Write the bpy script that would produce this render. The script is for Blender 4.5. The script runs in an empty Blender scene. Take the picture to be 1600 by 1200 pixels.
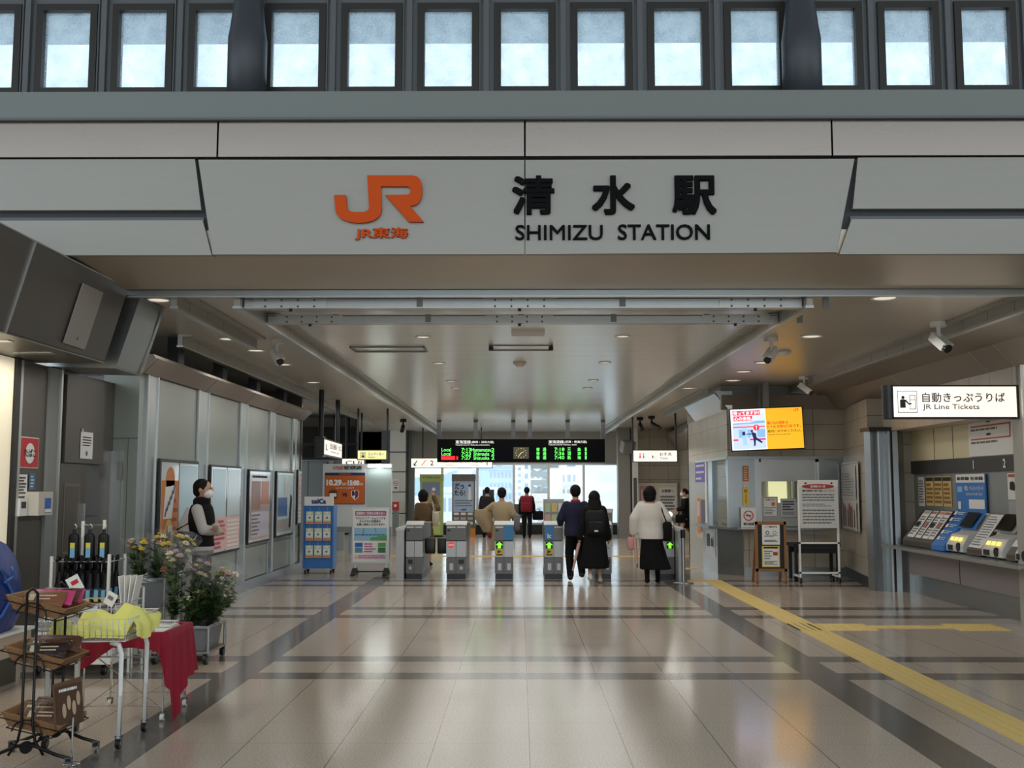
import bpy, math, random
from mathutils import Vector as V, Matrix, Euler
R = math.radians
SC = bpy.context.scene
COL = SC.collection
random.seed(7)

# ---------------------------------------------------------------- camera, sky, exposure
FPX, EYE = 1660.0, 1.63
PITCH = math.atan(160 / FPX)
YAW = math.atan(12 / FPX * math.cos(PITCH))
cd = bpy.data.cameras.new('camera'); cam = bpy.data.objects.new('camera', cd); COL.objects.link(cam)
cd.sensor_fit = 'HORIZONTAL'; cd.sensor_width = 36; cd.lens = 36 * FPX / 1600
cd.clip_start = .05; cd.clip_end = 3000
cam.location = (0, 0, EYE); cam.rotation_euler = (math.pi / 2 + PITCH, 0, YAW)
SC.camera = cam
SC.view_settings.view_transform = 'Standard'; SC.view_settings.look = 'None'
SC.view_settings.gamma = 1; SC.view_settings.use_curve_mapping = False
SC.view_settings.exposure = 0.45
w = bpy.data.worlds.new('overcast sky'); SC.world = w; w.use_nodes = True
bg = w.node_tree.nodes['Background']; bg.inputs[0].default_value = (.84, .93, 1.0, 1); bg.inputs[1].default_value = 1.45

def lamp(name, kind, loc, energy, size=.2, color=(1, .93, .82), rot=(0, 0, 0), sy=None, spread=None):
    l = bpy.data.lights.new(name, kind); l.energy = energy; l.color = color
    if kind == 'AREA':
        l.size = size
        if sy: l.shape = 'RECTANGLE'; l.size_y = sy
        else: l.shape = 'DISK'
        if spread: l.spread = spread
    else: l.shadow_soft_size = size
    o = bpy.data.objects.new(name, l); COL.objects.link(o); o.location = loc; o.rotation_euler = rot
    return o

# ---------------------------------------------------------------- helpers
def at(px, py, Y=None, X=None, Z=None):
    """point of the place seen at a photo position, at a known depth, side or height"""
    cp, sp, cy, sy = math.cos(PITCH), math.sin(PITCH), math.cos(YAW), math.sin(YAW)
    u, v = (px - 800) / FPX, (600 - py) / FPX
    x, y, z = u, cp - v * sp, sp + v * cp
    r = (x * cy - y * sy, x * sy + y * cy, z)
    t = Y / r[1] if Y is not None else X / r[0] if X is not None else (Z - EYE) / r[2]
    return V((r[0] * t, r[1] * t, EYE + r[2] * t))

def lin(c):
    return tuple(((a / 255) / 12.92 if a / 255 <= .04045 else ((a / 255 + .055) / 1.055) ** 2.4) for a in c)
MC = {}
def mat(name, c, rough=.5, metal=0., emis=0., alpha=1., spec=.5, bump=0., bscale=60., coat=0., trans=0.):
    if name in MC: return MC[name]
    m = bpy.data.materials.new(name); m.use_nodes = True; nt = m.node_tree
    b = nt.nodes['Principled BSDF']; col = lin(c) + (1,)
    b.inputs['Base Color'].default_value = col
    b.inputs['Roughness'].default_value = rough; b.inputs['Metallic'].default_value = metal
    b.inputs['Specular IOR Level'].default_value = spec; b.inputs['Alpha'].default_value = alpha
    b.inputs['Coat Weight'].default_value = coat; b.inputs['Transmission Weight'].default_value = trans
    if emis:
        b.inputs['Emission Color'].default_value = col; b.inputs['Emission Strength'].default_value = emis
    if bump:
        tc = nt.nodes.new('ShaderNodeTexCoord'); n = nt.nodes.new('ShaderNodeTexNoise'); bp = nt.nodes.new('ShaderNodeBump')
        n.inputs['Scale'].default_value = bscale; bp.inputs['Strength'].default_value = bump; bp.inputs['Distance'].default_value = .02
        nt.links.new(tc.outputs['Object'], n.inputs['Vector']); nt.links.new(n.outputs[0], bp.inputs['Height']); nt.links.new(bp.outputs[0], b.inputs['Normal'])
    m.diffuse_color = col; MC[name] = m
    return m

def frame(d, up=V((0, 0, 1))):
    d = d.normalized()
    if abs(d.dot(up)) > .98: up = V((0, 1, 0))
    a = d.cross(up).normalized(); return a, a.cross(d).normalized()

TEXTC = {}
def textmesh(s, bold, res=3):
    k = (s, bold, res)
    if k in TEXTC: return TEXTC[k]
    c = bpy.data.curves.new('t', 'FONT'); c.body = s; c.size = 1; c.offset = bold; c.resolution_u = res; c.fill_mode = 'FRONT'
    o = bpy.data.objects.new('t', c); COL.objects.link(o); bpy.context.view_layer.update()
    me = bpy.data.meshes.new_from_object(o.evaluated_get(bpy.context.evaluated_depsgraph_get()))
    vs = [v.co.copy() for v in me.vertices]; fs = [tuple(p.vertices) for p in me.polygons]
    bpy.data.objects.remove(o); bpy.data.curves.remove(c); bpy.data.meshes.remove(me)
    if not vs: vs = [V((0, 0, 0))]
    x0 = min(v.x for v in vs); x1 = max(v.x for v in vs); y0 = min(v.y for v in vs); y1 = max(v.y for v in vs)
    TEXTC[k] = (vs, fs, x0, y0, max(x1 - x0, 1e-4), max(y1 - y0, 1e-4)); return TEXTC[k]

class MB:
    """collects shapes and links them as ONE mesh object"""
    def __init__(s): s.v, s.f, s.mi, s.sm, s.mats = [], [], [], [], []
    def add(s, vs, fs, m, smooth=False):
        if m not in s.mats: s.mats.append(m)
        k = s.mats.index(m); b = len(s.v); s.v += [tuple(v) for v in vs]
        for f in fs: s.f.append(tuple(b + i for i in f)); s.mi.append(k); s.sm.append(smooth)
        return s
    def box(s, a, b, m, mx=None):
        x0, y0, z0 = a; x1, y1, z1 = b
        vs = [V(p) for p in ((x0,y0,z0),(x1,y0,z0),(x1,y1,z0),(x0,y1,z0),(x0,y0,z1),(x1,y0,z1),(x1,y1,z1),(x0,y1,z1))]
        if mx: vs = [mx @ v for v in vs]
        return s.add(vs, [(0,3,2,1),(4,5,6,7),(0,1,5,4),(1,2,6,5),(2,3,7,6),(3,0,4,7)], m)
    def cbox(s, c, d, m, rz=0, rx=0, ry=0, bev=0):
        mx = Matrix.Translation(c) @ Euler((rx, ry, rz)).to_matrix().to_4x4()
        hx, hy, hz = d[0]/2, d[1]/2, d[2]/2
        if not bev: return s.box((-hx,-hy,-hz), (hx,hy,hz), m, mx)
        b = min(bev, hx*.9, hy*.9); pts = []
        for sx, sy, a0 in ((1,1,0),(-1,1,90),(-1,-1,180),(1,-1,270)):
            for k in range(4): a = R(a0 + 30*k); pts.append((sx*(hx-b)+b*math.cos(a), sy*(hy-b)+b*math.sin(a)))
        rings = []
        bz = min(b, hz*.9)
        for z, i in ((-hz, bz*.9), (-hz+bz*.3, bz*.3), (-hz+bz, 0), (hz-bz, 0), (hz-bz*.3, bz*.3), (hz, bz*.9)):
            rings.append([mx @ V((x*(1-i/hx), y*(1-i/hy), z)) for x, y in pts])
        return s.loft(rings, m, smooth=True)
    def quad(s, a, b, c, d, m): return s.add([a, b, c, d], [(0,1,2,3)], m)
    def prism(s, pts, o, u, v, n, m, smooth=False):
        """2-D outline in the plane (o,u,v) pushed along vector n"""
        o, u, v, n = V(o), V(u), V(v), V(n); k = len(pts)
        A = [o + u*x + v*y for x, y in pts]; B = [p + n for p in A]
        s.add(A + B, [tuple(range(k-1, -1, -1)), tuple(range(k, 2*k))], m)
        return s.add(A + B, [(i, (i+1) % k, k+(i+1) % k, k+i) for i in range(k)], m, smooth)
    def loft(s, rings, m, smooth=True, caps=True, closed=True):
        n = len(rings[0]); vs = [p for r in rings for p in r]; fs = []
        for i in range(len(rings)-1):
            for j in range(n if closed else n-1):
                fs.append((i*n+j, i*n+(j+1) % n, (i+1)*n+(j+1) % n, (i+1)*n+j))
        if caps and closed: fs += [tuple(range(n-1, -1, -1)), tuple(range((len(rings)-1)*n, len(rings)*n))]
        return s.add(vs, fs, m, smooth)
    def cyl(s, a, b, r, m, r2=None, n=12, smooth=True, caps=True):
        a, b = V(a), V(b); r2 = r if r2 is None else r2; p, q = frame(b - a)
        ring = lambda c, rr: [c + p*rr*math.cos(2*math.pi*i/n) + q*rr*math.sin(2*math.pi*i/n) for i in range(n)]
        s.add(ring(a, r)+ring(b, r2), [(i, (i+1) % n, n+(i+1) % n, n+i) for i in range(n)], m, smooth)
        if caps:
            s.add(ring(a, r), [tuple(range(n-1, -1, -1))], m); s.add(ring(b, r2), [tuple(range(n))], m)
        return s
    def tube(s, path, r, m, n=6, closed=False):
        path = [V(p) for p in path]; k = len(path); rings = []; up = None
        for i, p in enumerate(path):
            if closed: d = path[(i+1) % k] - path[i-1]
            else: d = path[min(i+1, k-1)] - path[max(i-1, 0)]
            d = d.normalized()
            if up is None: a, b = frame(d)
            else:
                a = (up - d*up.dot(d)).normalized(); b = d.cross(a)
            up = a
            rr = r(i/(k-1)) if callable(r) else r
            rings.append([p + a*rr*math.cos(2*math.pi*j/n) + b*rr*math.sin(2*math.pi*j/n) for j in range(n)])
        if closed: rings.append(rings[0])
        return s.loft(rings, m, caps=not closed)
    def ell(s, c, r, m, n=14, k=9, mx=None):
        c = V(c); rings = []
        for i in range(k+1):
            t = math.pi * min(max(i/k, .004), .996)
            ring = [V((r[0]*math.sin(t)*math.cos(2*math.pi*j/n), r[1]*math.sin(t)*math.sin(2*math.pi*j/n), -r[2]*math.cos(t))) for j in range(n)]
            rings.append([c + (mx @ p if mx else p) for p in ring])
        return s.loft(rings, m)
    def cap(s, a, b, ra, rb, m=None, n=12):
        """tapered limb with rounded ends"""
        a, b = V(a), V(b); d = (b - a); L = d.length or 1e-4; d = d / L; p, q = frame(d); rings = []
        for t in (-85, -60, -30, 0): rings.append((a + d*ra*math.sin(R(t)), ra*math.cos(R(t))))
        for t in (0, 30, 60, 85): rings.append((b + d*rb*math.sin(R(t)), rb*math.cos(R(t))))
        return s.loft([[c + p*r*math.cos(2*math.pi*i/n) + q*r*math.sin(2*math.pi*i/n) for i in range(n)] for c, r in rings], m)
    def lathe(s, prof, m, c=(0, 0, 0), n=20, smooth=True):
        c = V(c)
        return s.loft([[c + V((r*math.cos(2*math.pi*i/n), r*math.sin(2*math.pi*i/n), z)) for i in range(n)] for r, z in prof], m, smooth)
    def text(s, t, o, u, v, box, m, bold=0., depth=0., keep=True, align='c', res=3):
        """lettering fitted into a box (w,h) whose lower left corner is o"""
        vs, fs, x0, y0, tw, th = textmesh(t, 0, res); W, H = box; o, u, v = V(o), V(u), V(v)
        if bold:
            b2 = bold; offs = [(-b2, -b2), (b2, -b2), (-b2, b2), (b2, b2)] + ([(0, b2), (0, -b2), (b2, 0), (-b2, 0)] if depth else [])
            n0 = len(vs); vs = [V((p.x+a, p.y+b, k*.006)) for k, (a, b) in enumerate(offs) for p in vs]; fs = [tuple(i+n0*k for i in f) for k in range(len(offs)) for f in fs]
            x0 -= b2; y0 -= b2; tw += 2*b2; th += 2*b2
        sx, sy = W/tw, H/th
        if keep:
            k = min(sx, sy); ox = {'c': (W-tw*k)/2, 'l': 0, 'r': W-tw*k}[align]; oy = (H-th*k)/2; sx = sy = k
        else: ox = oy = 0
        n = u.cross(v).normalized()
        P = [o + u*(ox+(p.x-x0)*sx) + v*(oy+(p.y-y0)*sy) + n*min(p.z*sy, p.z*.05) for p in vs]
        if not depth: return s.add(P, fs, m)
        k = len(P); s.add([p + n*depth for p in P], fs, m)
        ec = {}
        for f in fs:
            for i in range(len(f)):
                e = (f[i], f[(i+1) % len(f)])
                if (e[1], e[0]) in ec: del ec[(e[1], e[0])]
                else: ec[e] = 1
        return s.add(P + [p + n*depth for p in P], [(a, b, b+k, a+k) for a, b in ec], m)
    def build(s, name, parent=None, loc=None, label=None, cat=None, group=None, kind=None, remesh=0, smooth=0, sub=0):
        me = bpy.data.meshes.new(name)
        base = V((0, 0, 0))
        if parent is not None:
            q = parent
            while q is not None: base += q.location; q = q.parent
        elif loc is not None: base = V(loc)
        me.from_pydata([tuple(V(v) - base) for v in s.v], [], s.f)
        for m in s.mats: me.materials.append(m)
        me.polygons.foreach_set('material_index', s.mi); me.polygons.foreach_set('use_smooth', s.sm); me.update()
        o = bpy.data.objects.new(name, me); COL.objects.link(o)
        if parent is not None: o.parent = parent
        elif loc is not None: o.location = base
        if remesh:
            a = o.modifiers.new('r', 'REMESH'); a.mode = 'VOXEL'; a.voxel_size = remesh; a.use_smooth_shade = True
            if smooth: b = o.modifiers.new('s', 'SMOOTH'); b.factor = .5; b.iterations = smooth
            bpy.context.view_layer.update()
            nm = bpy.data.meshes.new_from_object(o.evaluated_get(bpy.context.evaluated_depsgraph_get()))
            o.modifiers.clear(); o.data = nm; nm.name = name
            nm.materials.clear(); nm.materials.append(s.mats[0])
            nm.polygons.foreach_set('use_smooth', [True]*len(nm.polygons)); nm.polygons.foreach_set('material_index', [0]*len(nm.polygons))
        tag(o, label, cat, group, kind)
        return o

def tag(o, label=None, cat=None, group=None, kind=None):
    if label: o['label'] = label
    if cat: o['category'] = cat
    if group: o['group'] = group
    if kind: o['kind'] = kind
    return o
def thing(name, label, cat, loc=(0, 0, 0), group=None, rz=0):
    o = bpy.data.objects.new(name, None); COL.objects.link(o); o.empty_display_size = .1
    o.location = loc; o.rotation_euler = (0, 0, rz)
    return tag(o, label, cat, group)
def kids(o): return [c for c in bpy.data.objects if c.parent == o]
def dup(o, loc=None, rz=None, label=None, parent=None, rot=None):
    c = o.copy(); COL.objects.link(c)
    if parent is not None: c.parent = parent
    for ch in kids(o): dup(ch, parent=c)
    if loc is not None: c.location = loc
    if rz is not None: c.rotation_euler = (0, 0, rz)
    if rot is not None: c.rotation_euler = rot
    if label: c['label'] = label
    return c
def struct(name, m, **k): return m.build(name, kind='structure', **k)

class Card:
    """flat printed things laid out in metres on a panel: o lower left corner, u right, v up; layers step off the panel"""
    def __init__(s, mb, o, u, v, w, h, e=.0015):
        s.m, s.o, s.u, s.v, s.w, s.h, s.e = mb, V(o), V(u).normalized(), V(v).normalized(), w, h, e
        s.n = s.u.cross(s.v)
    def P(s, x, y, l=1): return s.o + s.u*x*s.w + s.v*y*s.h + s.n*s.e*l
    def rect(s, x0, y0, x1, y1, m, l=1): s.m.quad(s.P(x0,y0,l), s.P(x1,y0,l), s.P(x1,y1,l), s.P(x0,y1,l), m); return s
    def poly(s, pts, m, l=1): s.m.add([s.P(x, y, l) for x, y in pts], [tuple(range(len(pts)))], m); return s
    def circ(s, x, y, r, m, l=1, n=20, r2=None):
        """r in units of the height; ring when r2 is given"""
        q = lambda a, rr: s.o + s.u*(x*s.w+rr*s.h*math.cos(a)) + s.v*(y*s.h+rr*s.h*math.sin(a)) + s.n*s.e*l
        A = [q(2*math.pi*i/n, r) for i in range(n)]
        if r2 is None: s.m.add(A, [tuple(range(n))], m)
        else: s.m.add(A+[q(2*math.pi*i/n, r2) for i in range(n)], [(i, (i+1) % n, n+(i+1) % n, n+i) for i in range(n)], m)
        return s
    def txt(s, t, x0, y0, x1, y1, m, l=2, bold=0., keep=True, align='c', res=2):
        s.m.text(t, s.P(x0, y0, l), s.u, s.v, ((x1-x0)*s.w, (y1-y0)*s.h), m, bold, 0, keep, align, res); return s
    def lines(s, x0, y0, x1, y1, n, m, l=2, fill=.5, seed=1):
        rg = random.Random(seed); dy = (y1-y0)/n
        for i in range(n):
            y = y1-dy*(i+.5); x = x0; e = x1-(x1-x0)*rg.choice((0, 0, .1, .3))
            while x < e-.01:
                q = min(e, x+(x1-x0)*rg.uniform(.06, .16)); s.rect(x, y-dy*fill/2, q-(x1-x0)*.015, y+dy*fill/2, m, l); x = q
        return s

# ---------------------------------------------------------------- lamps: added ceiling fill, eave slot, alcove tube
for i in range(11):
    for x in (-1.5, .03, 1.55): lamp('ceiling fill light', 'AREA', (x, 12.2+i*2.2, 3.44), 7.5, 1.9, (1, .975, .93))  # unseen wide lamps added as even fill, apart from the modelled downlights
for i in range(8):
    for x, e_ in ((-3.7, 4.5), (4.1, 7.5)):
        if i != 3: lamp('side fill light', 'AREA', (x, 12.0+i*2.6, 3.33), e_, .6, (1, .975, .93))  # side rows of added fill, not tied to the fixtures
lamp('eave slot light', 'AREA', (-4.28, 8.2, 2.77), 16, .15, (1, .93, .8), sy=3)
lamp('alcove tube light', 'AREA', (6.1, 15, 2.98), 16, .12, (1, .93, .72), sy=3.6)

# ---------------------------------------------------------------- procedural materials of the setting
class NT:
    def __init__(s, name):
        s.m = bpy.data.materials.new(name); s.m.use_nodes = True; s.t = s.m.node_tree; s.b = s.t.nodes['Principled BSDF']
        s.tc = s.t.nodes.new('ShaderNodeTexCoord'); MC[name] = s.m
    def n(s, k, **a):
        x = s.t.nodes.new(k)
        for q, v in a.items(): setattr(x, q, v)
        return x
    def L(s, a, b): s.t.links.new(a, b)
    def f(s, op, a, b=0, c=0):
        x = s.n('ShaderNodeMath', operation=op)
        for i, v in enumerate((a, b, c)):
            if isinstance(v, (int, float)): x.inputs[i].default_value = v
            else: s.L(v, x.inputs[i])
        return x.outputs[0]
    def xyz(s):
        x = s.n('ShaderNodeSeparateXYZ'); s.L(s.tc.outputs['Object'], x.inputs[0]); return x.outputs
    def between(s, v, a, b): return s.f('MULTIPLY', s.f('GREATER_THAN', v, a), s.f('LESS_THAN', v, b))
    def noise(s, scale, detail=2, vec=None, st=None):
        x = s.n('ShaderNodeTexNoise'); x.inputs['Scale'].default_value = scale; x.inputs['Detail'].default_value = detail
        src = s.tc.outputs['Object'] if vec is None else vec
        if st:
            mp = s.n('ShaderNodeMapping'); mp.inputs['Scale'].default_value = st; s.L(src, mp.inputs[0]); src = mp.outputs[0]
        s.L(src, x.inputs['Vector']); return x.outputs[0]
    def mix(s, fac, a, b):
        x = s.n('ShaderNodeMix', data_type='RGBA')
        if isinstance(fac, (int, float)): x.inputs[0].default_value = fac
        else: s.L(fac, x.inputs[0])
        for i, v in ((6, a), (7, b)):
            if isinstance(v, tuple): x.inputs[i].default_value = lin(v) + (1,)
            else: s.L(v, x.inputs[i])
        return x.outputs[2]
    def bump(s, h, k=.3, d=.01):
        x = s.n('ShaderNodeBump'); x.inputs['Strength'].default_value = k; x.inputs['Distance'].default_value = d
        s.L(h, x.inputs['Height']); s.L(x.outputs[0], s.b.inputs['Normal'])

def mod(q, v, off, per): return q.f('FLOORED_MODULO', q.f('SUBTRACT', v, off), per)

q = NT('polished granite floor'); X, Y, Z = q.xyz()
sp = q.noise(95, 4); big = q.noise(1.1, 2)
base = q.mix(q.f('MULTIPLY_ADD', sp, 2.4, -.7), (158, 142, 126), (222, 207, 190))
tile = q.noise(.9, 0, st=(1, 1, 1))
base = q.mix(q.f('MULTIPLY', big, .22), base, (178, 166, 152))
dark = q.mix(q.f('MULTIPLY_ADD', sp, 2.4, -.7), (84, 78, 74), (122, 115, 108))
ym = mod(q, Y, 9.21, 4.2)
st = q.f('MAXIMUM', q.between(ym, 0, .32), q.between(ym, .91, 1.23))
st = q.f('MULTIPLY', st, q.f('LESS_THAN', Y, 19.5))
lg = q.f('MULTIPLY', q.f('MAXIMUM', q.between(X, -2.62, -2.3), q.between(X, 2.46, 2.78)), q.f('LESS_THAN', Y, 19.5))
st = q.f('MAXIMUM', st, lg)
c = q.mix(st, base, dark)
jx = q.f('LESS_THAN', q.f('ABSOLUTE', q.f('SUBTRACT', mod(q, X, -.24, .6), .3)), .0035)
jy = q.f('LESS_THAN', q.f('ABSOLUTE', q.f('SUBTRACT', mod(q, Y, .05, .6), .3)), .002)
j = q.f('MAXIMUM', q.f('MULTIPLY', jx, .8), q.f('MULTIPLY', jy, .4))
c = q.mix(q.f('MULTIPLY', j, q.f('SUBTRACT', 1, lg)), c, (58, 52, 47))
q.L(c, q.b.inputs['Base Color']); q.b.inputs['Roughness'].default_value = .11; q.b.inputs['Specular IOR Level'].default_value = .62
q.L(q.f('MULTIPLY_ADD', big, .10, .10), q.b.inputs['Roughness'])
FLOOR = q.m

def metalsheet(name, c, rough=.3, metal=.85, joint=None, brush=(2, 60, 60), amt=.12, var=.0):
    q = NT(name); X, Y, Z = q.xyz()
    n = q.noise(3, 2, st=brush)
    a = tuple(min(255, v*1.03) for v in c); b = tuple(v*.97 for v in c)
    col = q.mix(n, b, a)
    if joint:
        ax, per, wd, dk = joint
        jj = q.f('LESS_THAN', q.f('ABSOLUTE', q.f('SUBTRACT', mod(q, {'x': X, 'y': Y, 'z': Z}[ax], -per/2, per), per/2)), wd)
        col = q.mix(q.f('MULTIPLY', jj, dk), col, (40, 40, 38))
    q.L(col, q.b.inputs['Base Color']); q.b.inputs['Metallic'].default_value = metal
    q.L(q.f('MULTIPLY_ADD', n, amt, rough-amt/2), q.b.inputs['Roughness'])
    return q.m
CEIL = metalsheet('ceiling spandrel metal', (228, 228, 223), .24, .4, ('y', .15, .006, .3), (.3, 9, 9), .06)
CEILS = metalsheet('side ceiling metal', (196, 190, 178), .34, .35, ('y', 1.2, .004, .5), (.3, 9, 9), .1)
ALU = metalsheet('brushed aluminium', (196, 198, 196), .34, .9, None, (1, 80, 80), .12)
STEEL = metalsheet('hairline stainless steel', (170, 175, 176), .3, .9, None, (1, 1, 3), .06)
BAND = metalsheet('fascia metal band', (136, 128, 121), .26, .85, None, (.6, 3, 3), .14)
FASC = metalsheet('fascia painted metal', (146, 144, 137), .45, .25, None, (1, 6, 6), .12)
DKMET = metalsheet('dark grey coated metal', (92, 88, 82), .38, .4, None, (1, 1, 1), .1)
GREENM = metalsheet('sage enamel panel', (146, 152, 144), .3, .15, None, (1, 1, 1), .08)
CORN = metalsheet('cornice coated metal', (150, 140, 129), .4, .35, None, (1, 1, 1), .1)
RAILM = metalsheet('rail metal', (176, 174, 168), .4, .7, ('y', .62, .006, .8), (1, 1, 1), .1)
GREY = mat('grey paint', (132, 136, 134), .5); GREYD = mat('dark grey paint', (88, 92, 94), .5)
BLACK = mat('black plastic', (18, 18, 19), .4); BLK2 = mat('soft black', (30, 30, 32), .6); WHITE = mat('white paint', (236, 236, 232), .45)
PAPER = mat('white paper', (238, 238, 234), .7); INK = mat('print black', (40, 40, 42), .7); INKG = mat('print grey', (120, 120, 122), .7)
RED = mat('print red', (200, 40, 46), .6); BLUE = mat('print blue', (40, 104, 186), .5); YEL = mat('print yellow', (240, 200, 60), .6)
ORANGE = mat('logo orange', (196, 74, 8), .6, spec=.2); SIGNBK = mat('sign letter black', (16, 16, 17), .8, spec=.1)
SOOT = mat('dark window frame', (38, 35, 32), .5)

def tiles(name, c, w, h, joint=(60, 56, 50), axis='x', var=.25):
    q = NT(name); X, Y, Z = q.xyz(); A = X if axis == 'x' else Y
    n = q.noise(2.5, 4)
    col = q.mix(q.f('MULTIPLY_ADD', n, 1.4, -.2), tuple(v*.9 for v in c), tuple(min(255, v*1.08) for v in c))
    jj = q.f('MAXIMUM', q.f('LESS_THAN', mod(q, A, 0, w), .008), q.f('LESS_THAN', mod(q, Z, 0, h), .008))
    q.L(q.mix(jj, col, joint), q.b.inputs['Base Color']); q.b.inputs['Roughness'].default_value = .32
    return q.m
TILX = tiles('beige tile wall', (172, 163, 146), .6, .46); TILY = tiles('beige tile side wall', (172, 163, 146), .6, .46, axis='y')

def glass(name, c, a, rough=.03, fr=.12):
    """thin pane: mostly see-through, a little mirror, a little dust"""
    q = NT(name); o = q.t.nodes['Material Output']
    tr = q.n('ShaderNodeBsdfTransparent'); tr.inputs[0].default_value = lin(c) + (1,)
    gl = q.n('ShaderNodeBsdfGlossy'); gl.inputs['Roughness'].default_value = rough
    m = q.n('ShaderNodeMixShader'); m.inputs[0].default_value = fr
    q.L(tr.outputs[0], m.inputs[1]); q.L(gl.outputs[0], m.inputs[2])
    df = q.n('ShaderNodeBsdfTranslucent'); df.inputs[0].default_value = lin((225, 235, 240)) + (1,)
    m2 = q.n('ShaderNodeMixShader')
    if a > .2:
        X, Y, Z = q.xyz(); n = q.noise(7, 5); n2 = q.noise(60, 3)
        q.L(q.f('ADD', a, q.f('MULTIPLY', q.f('SUBTRACT', q.f('ADD', n, q.f('MULTIPLY', n2, .5)), .75), .7)), m2.inputs[0])
    else: m2.inputs[0].default_value = a
    q.L(m.outputs[0], m2.inputs[1]); q.L(df.outputs[0], m2.inputs[2]); q.L(m2.outputs[0], o.inputs[0]); return q.m
GCLR = glass('clear glass', (250, 253, 254), .05, .03, .06); GDIRT = glass('frosted dusty glass', (238, 246, 250), .3, .1, .05)
GDARK = glass('dark glass', (70, 78, 84), .02, .02, .25)

# ---------------------------------------------------------------- the setting
YF = 8.7                                   # plane of the big fascia over the entrance
def P2(px, py, Y=YF): return at(px, py, Y)
m = MB(); m.box((-12, -8, -.3), (12, 36.9, 0), FLOOR); struct('floor', m)
# ceilings behind the fascia
m = MB(); m.box((-2.70, 10.15, 3.5), (2.76, 36.6, 3.8), CEIL); struct('ceiling', m)
m = MB(); m.box((-9, 10.15, 3.5), (-2.70, 36.6, 3.8), CEILS); struct('ceiling', m)
m = MB(); m.box((2.76, 10.15, 3.5), (9, 36.6, 3.8), CEILS); struct('ceiling', m)
# rails hanging under the ceiling
TN = [0]
def trim(m): TN[0] += 1; return struct('trim_%d' % TN[0], m)
for x, y0, y1, sd in ((-2.74, 10.15, 35.5, 1), (2.80, 10.15, 35.5, -1), (-3.35, 10.15, 13.3, 1), (-4.2, 13.0, 30, 1), (4.98, 10.0, 18.2, -1), (3.62, 20.5, 26.5, -1), (4.9, 24.2, 33, -1)):
    m = MB(); m.box((x-.03, y0, 3.37), (x+.03, y1, 3.5), RAILM); m.box((x-.04, y0, 3.345), (x+.04, y1, 3.37), ALU)
    m.box((x+sd*.03, y0, 3.475), (x+sd*.14, y1, 3.499), RAILM)
    trim(m)
for y, z0, z1, x0, x1 in ((10.28, 3.365, 3.475, -2.70, 2.76), (11.25, 3.365, 3.465, -2.70, 2.76)):
    m = MB(); m.box((x0, y, z0), (x1, y+.1, z1), ALU); m.box((x0, y-.02, z0), (x1, y, z0+.012), ALU); m.box((x0, y-.012, z1-.02), (x1, y, z1-.012), GREYD)
    for k in range(5): m.box((x0, y-.008, z0+.02+k*.017), (x1, y, z0+.026+k*.017), ALU)
    for k in range(6):
        x = x0 + .25 + k*(x1-x0-.5)/5; m.box((x+.45, y-.014, z0), (x+.51, y, z1), GREY)
    for cx in (x0+.45, .0, x1-.45):
        m.box((cx-.36, y-.016, z0+.01), (cx+.36, y-.004, z1-.015), ALU)
        for i in range(4):
            for zz in (z0+.018, z1-.03): m.cyl((cx-.24+i*.16, y-.024, zz), (cx-.24+i*.16, y-.014, zz), .011, GREYD, n=8)
        m.cyl((cx, y+.03, z0-.025), (cx, y+.03, z0), .016, BLACK, n=8)
    trim(m)
# shutter track and soffit of the entrance beam
sb = P2(800, 397).z
m = MB(); m.box((-9, 10.02, 3.455), (9, 10.15, 3.52), STEEL); m.box((-9, 9.99, 3.50), (9, 10.02, 3.56), SOOT); m.box((-9, 10.06, 3.44), (9, 10.1, 3.455), ALU); trim(m)
m = MB(); m.prism([(YF-.02, sb), (10.02, 3.5), (10.02, 3.75), (YF-.02, sb+.2)], (-9, 0, 0), (0, 1, 0), (0, 0, 1), (18, 0, 0), metalsheet('beam soffit metal', (176, 164, 146), .35, .4, None, (.6, 3, 3), .1)); trim(m)
# fascia: sill beam, metal band with open joints, side strips and dark recess
z150, z190, z249 = P2(800, 150).z, P2(800, 191).z, P2(800, 249).z
m = MB(); m.box((-9, YF-.12, z190), (9, 9.3, z150), mat('sill beam paint', (112, 118, 115), .5)); m.box((-9, YF-.14, z190-.02), (9, YF-.1, z190), GREYD); trim(m)
xs = [-9] + [P2(v, 220).x for v in (-130, 345, 820, 1295, 1770)] + [9]
for a, b in zip(xs, xs[1:]):
    m = MB(); m.box((a+.008, YF-.09, z249), (b-.008, YF, z190-.02), BAND); trim(m)
m = MB(); m.box((-9, YF, z249-.8), (9, YF+.3, z190), mat('dark recess', (46, 47, 48), .6)); trim(m)
zu, zl0, zl1 = P2(300, 331).z, P2(300, 347).z, P2(300, 401).z
for s in (-1, 1):
    xt, xb = (P2(308, 250).x, P2(320, 345).x) if s < 0 else (P2(1337, 248).x, P2(1327, 340).x); xc = P2(334, 400).x if s < 0 else P2(1308, 396).x
    pts = [(s*9, z249-.01), (xt, z249-.01), (xt-s*.0+(xb-xt)*.82, zu), (s*9, zu)]
    m = MB(); m.prism(pts if s > 0 else pts[::-1], (0, YF-.06, 0), (1, 0, 0), (0, 0, 1), (0, .06, 0), FASC); trim(m)
    pts = [(s*9, zl0), (xb, zl0), (xc, zl1), (s*9, zl1)]
    m = MB(); m.prism(pts if s > 0 else pts[::-1], (0, YF-.06, 0), (1, 0, 0), (0, 0, 1), (0, .06, 0), FASC); m.box((min(s*9, xb), YF-.02, zl0+.0), (max(s*9, xb), YF+.0, zl0+.035), GREYD); trim(m)
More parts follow.
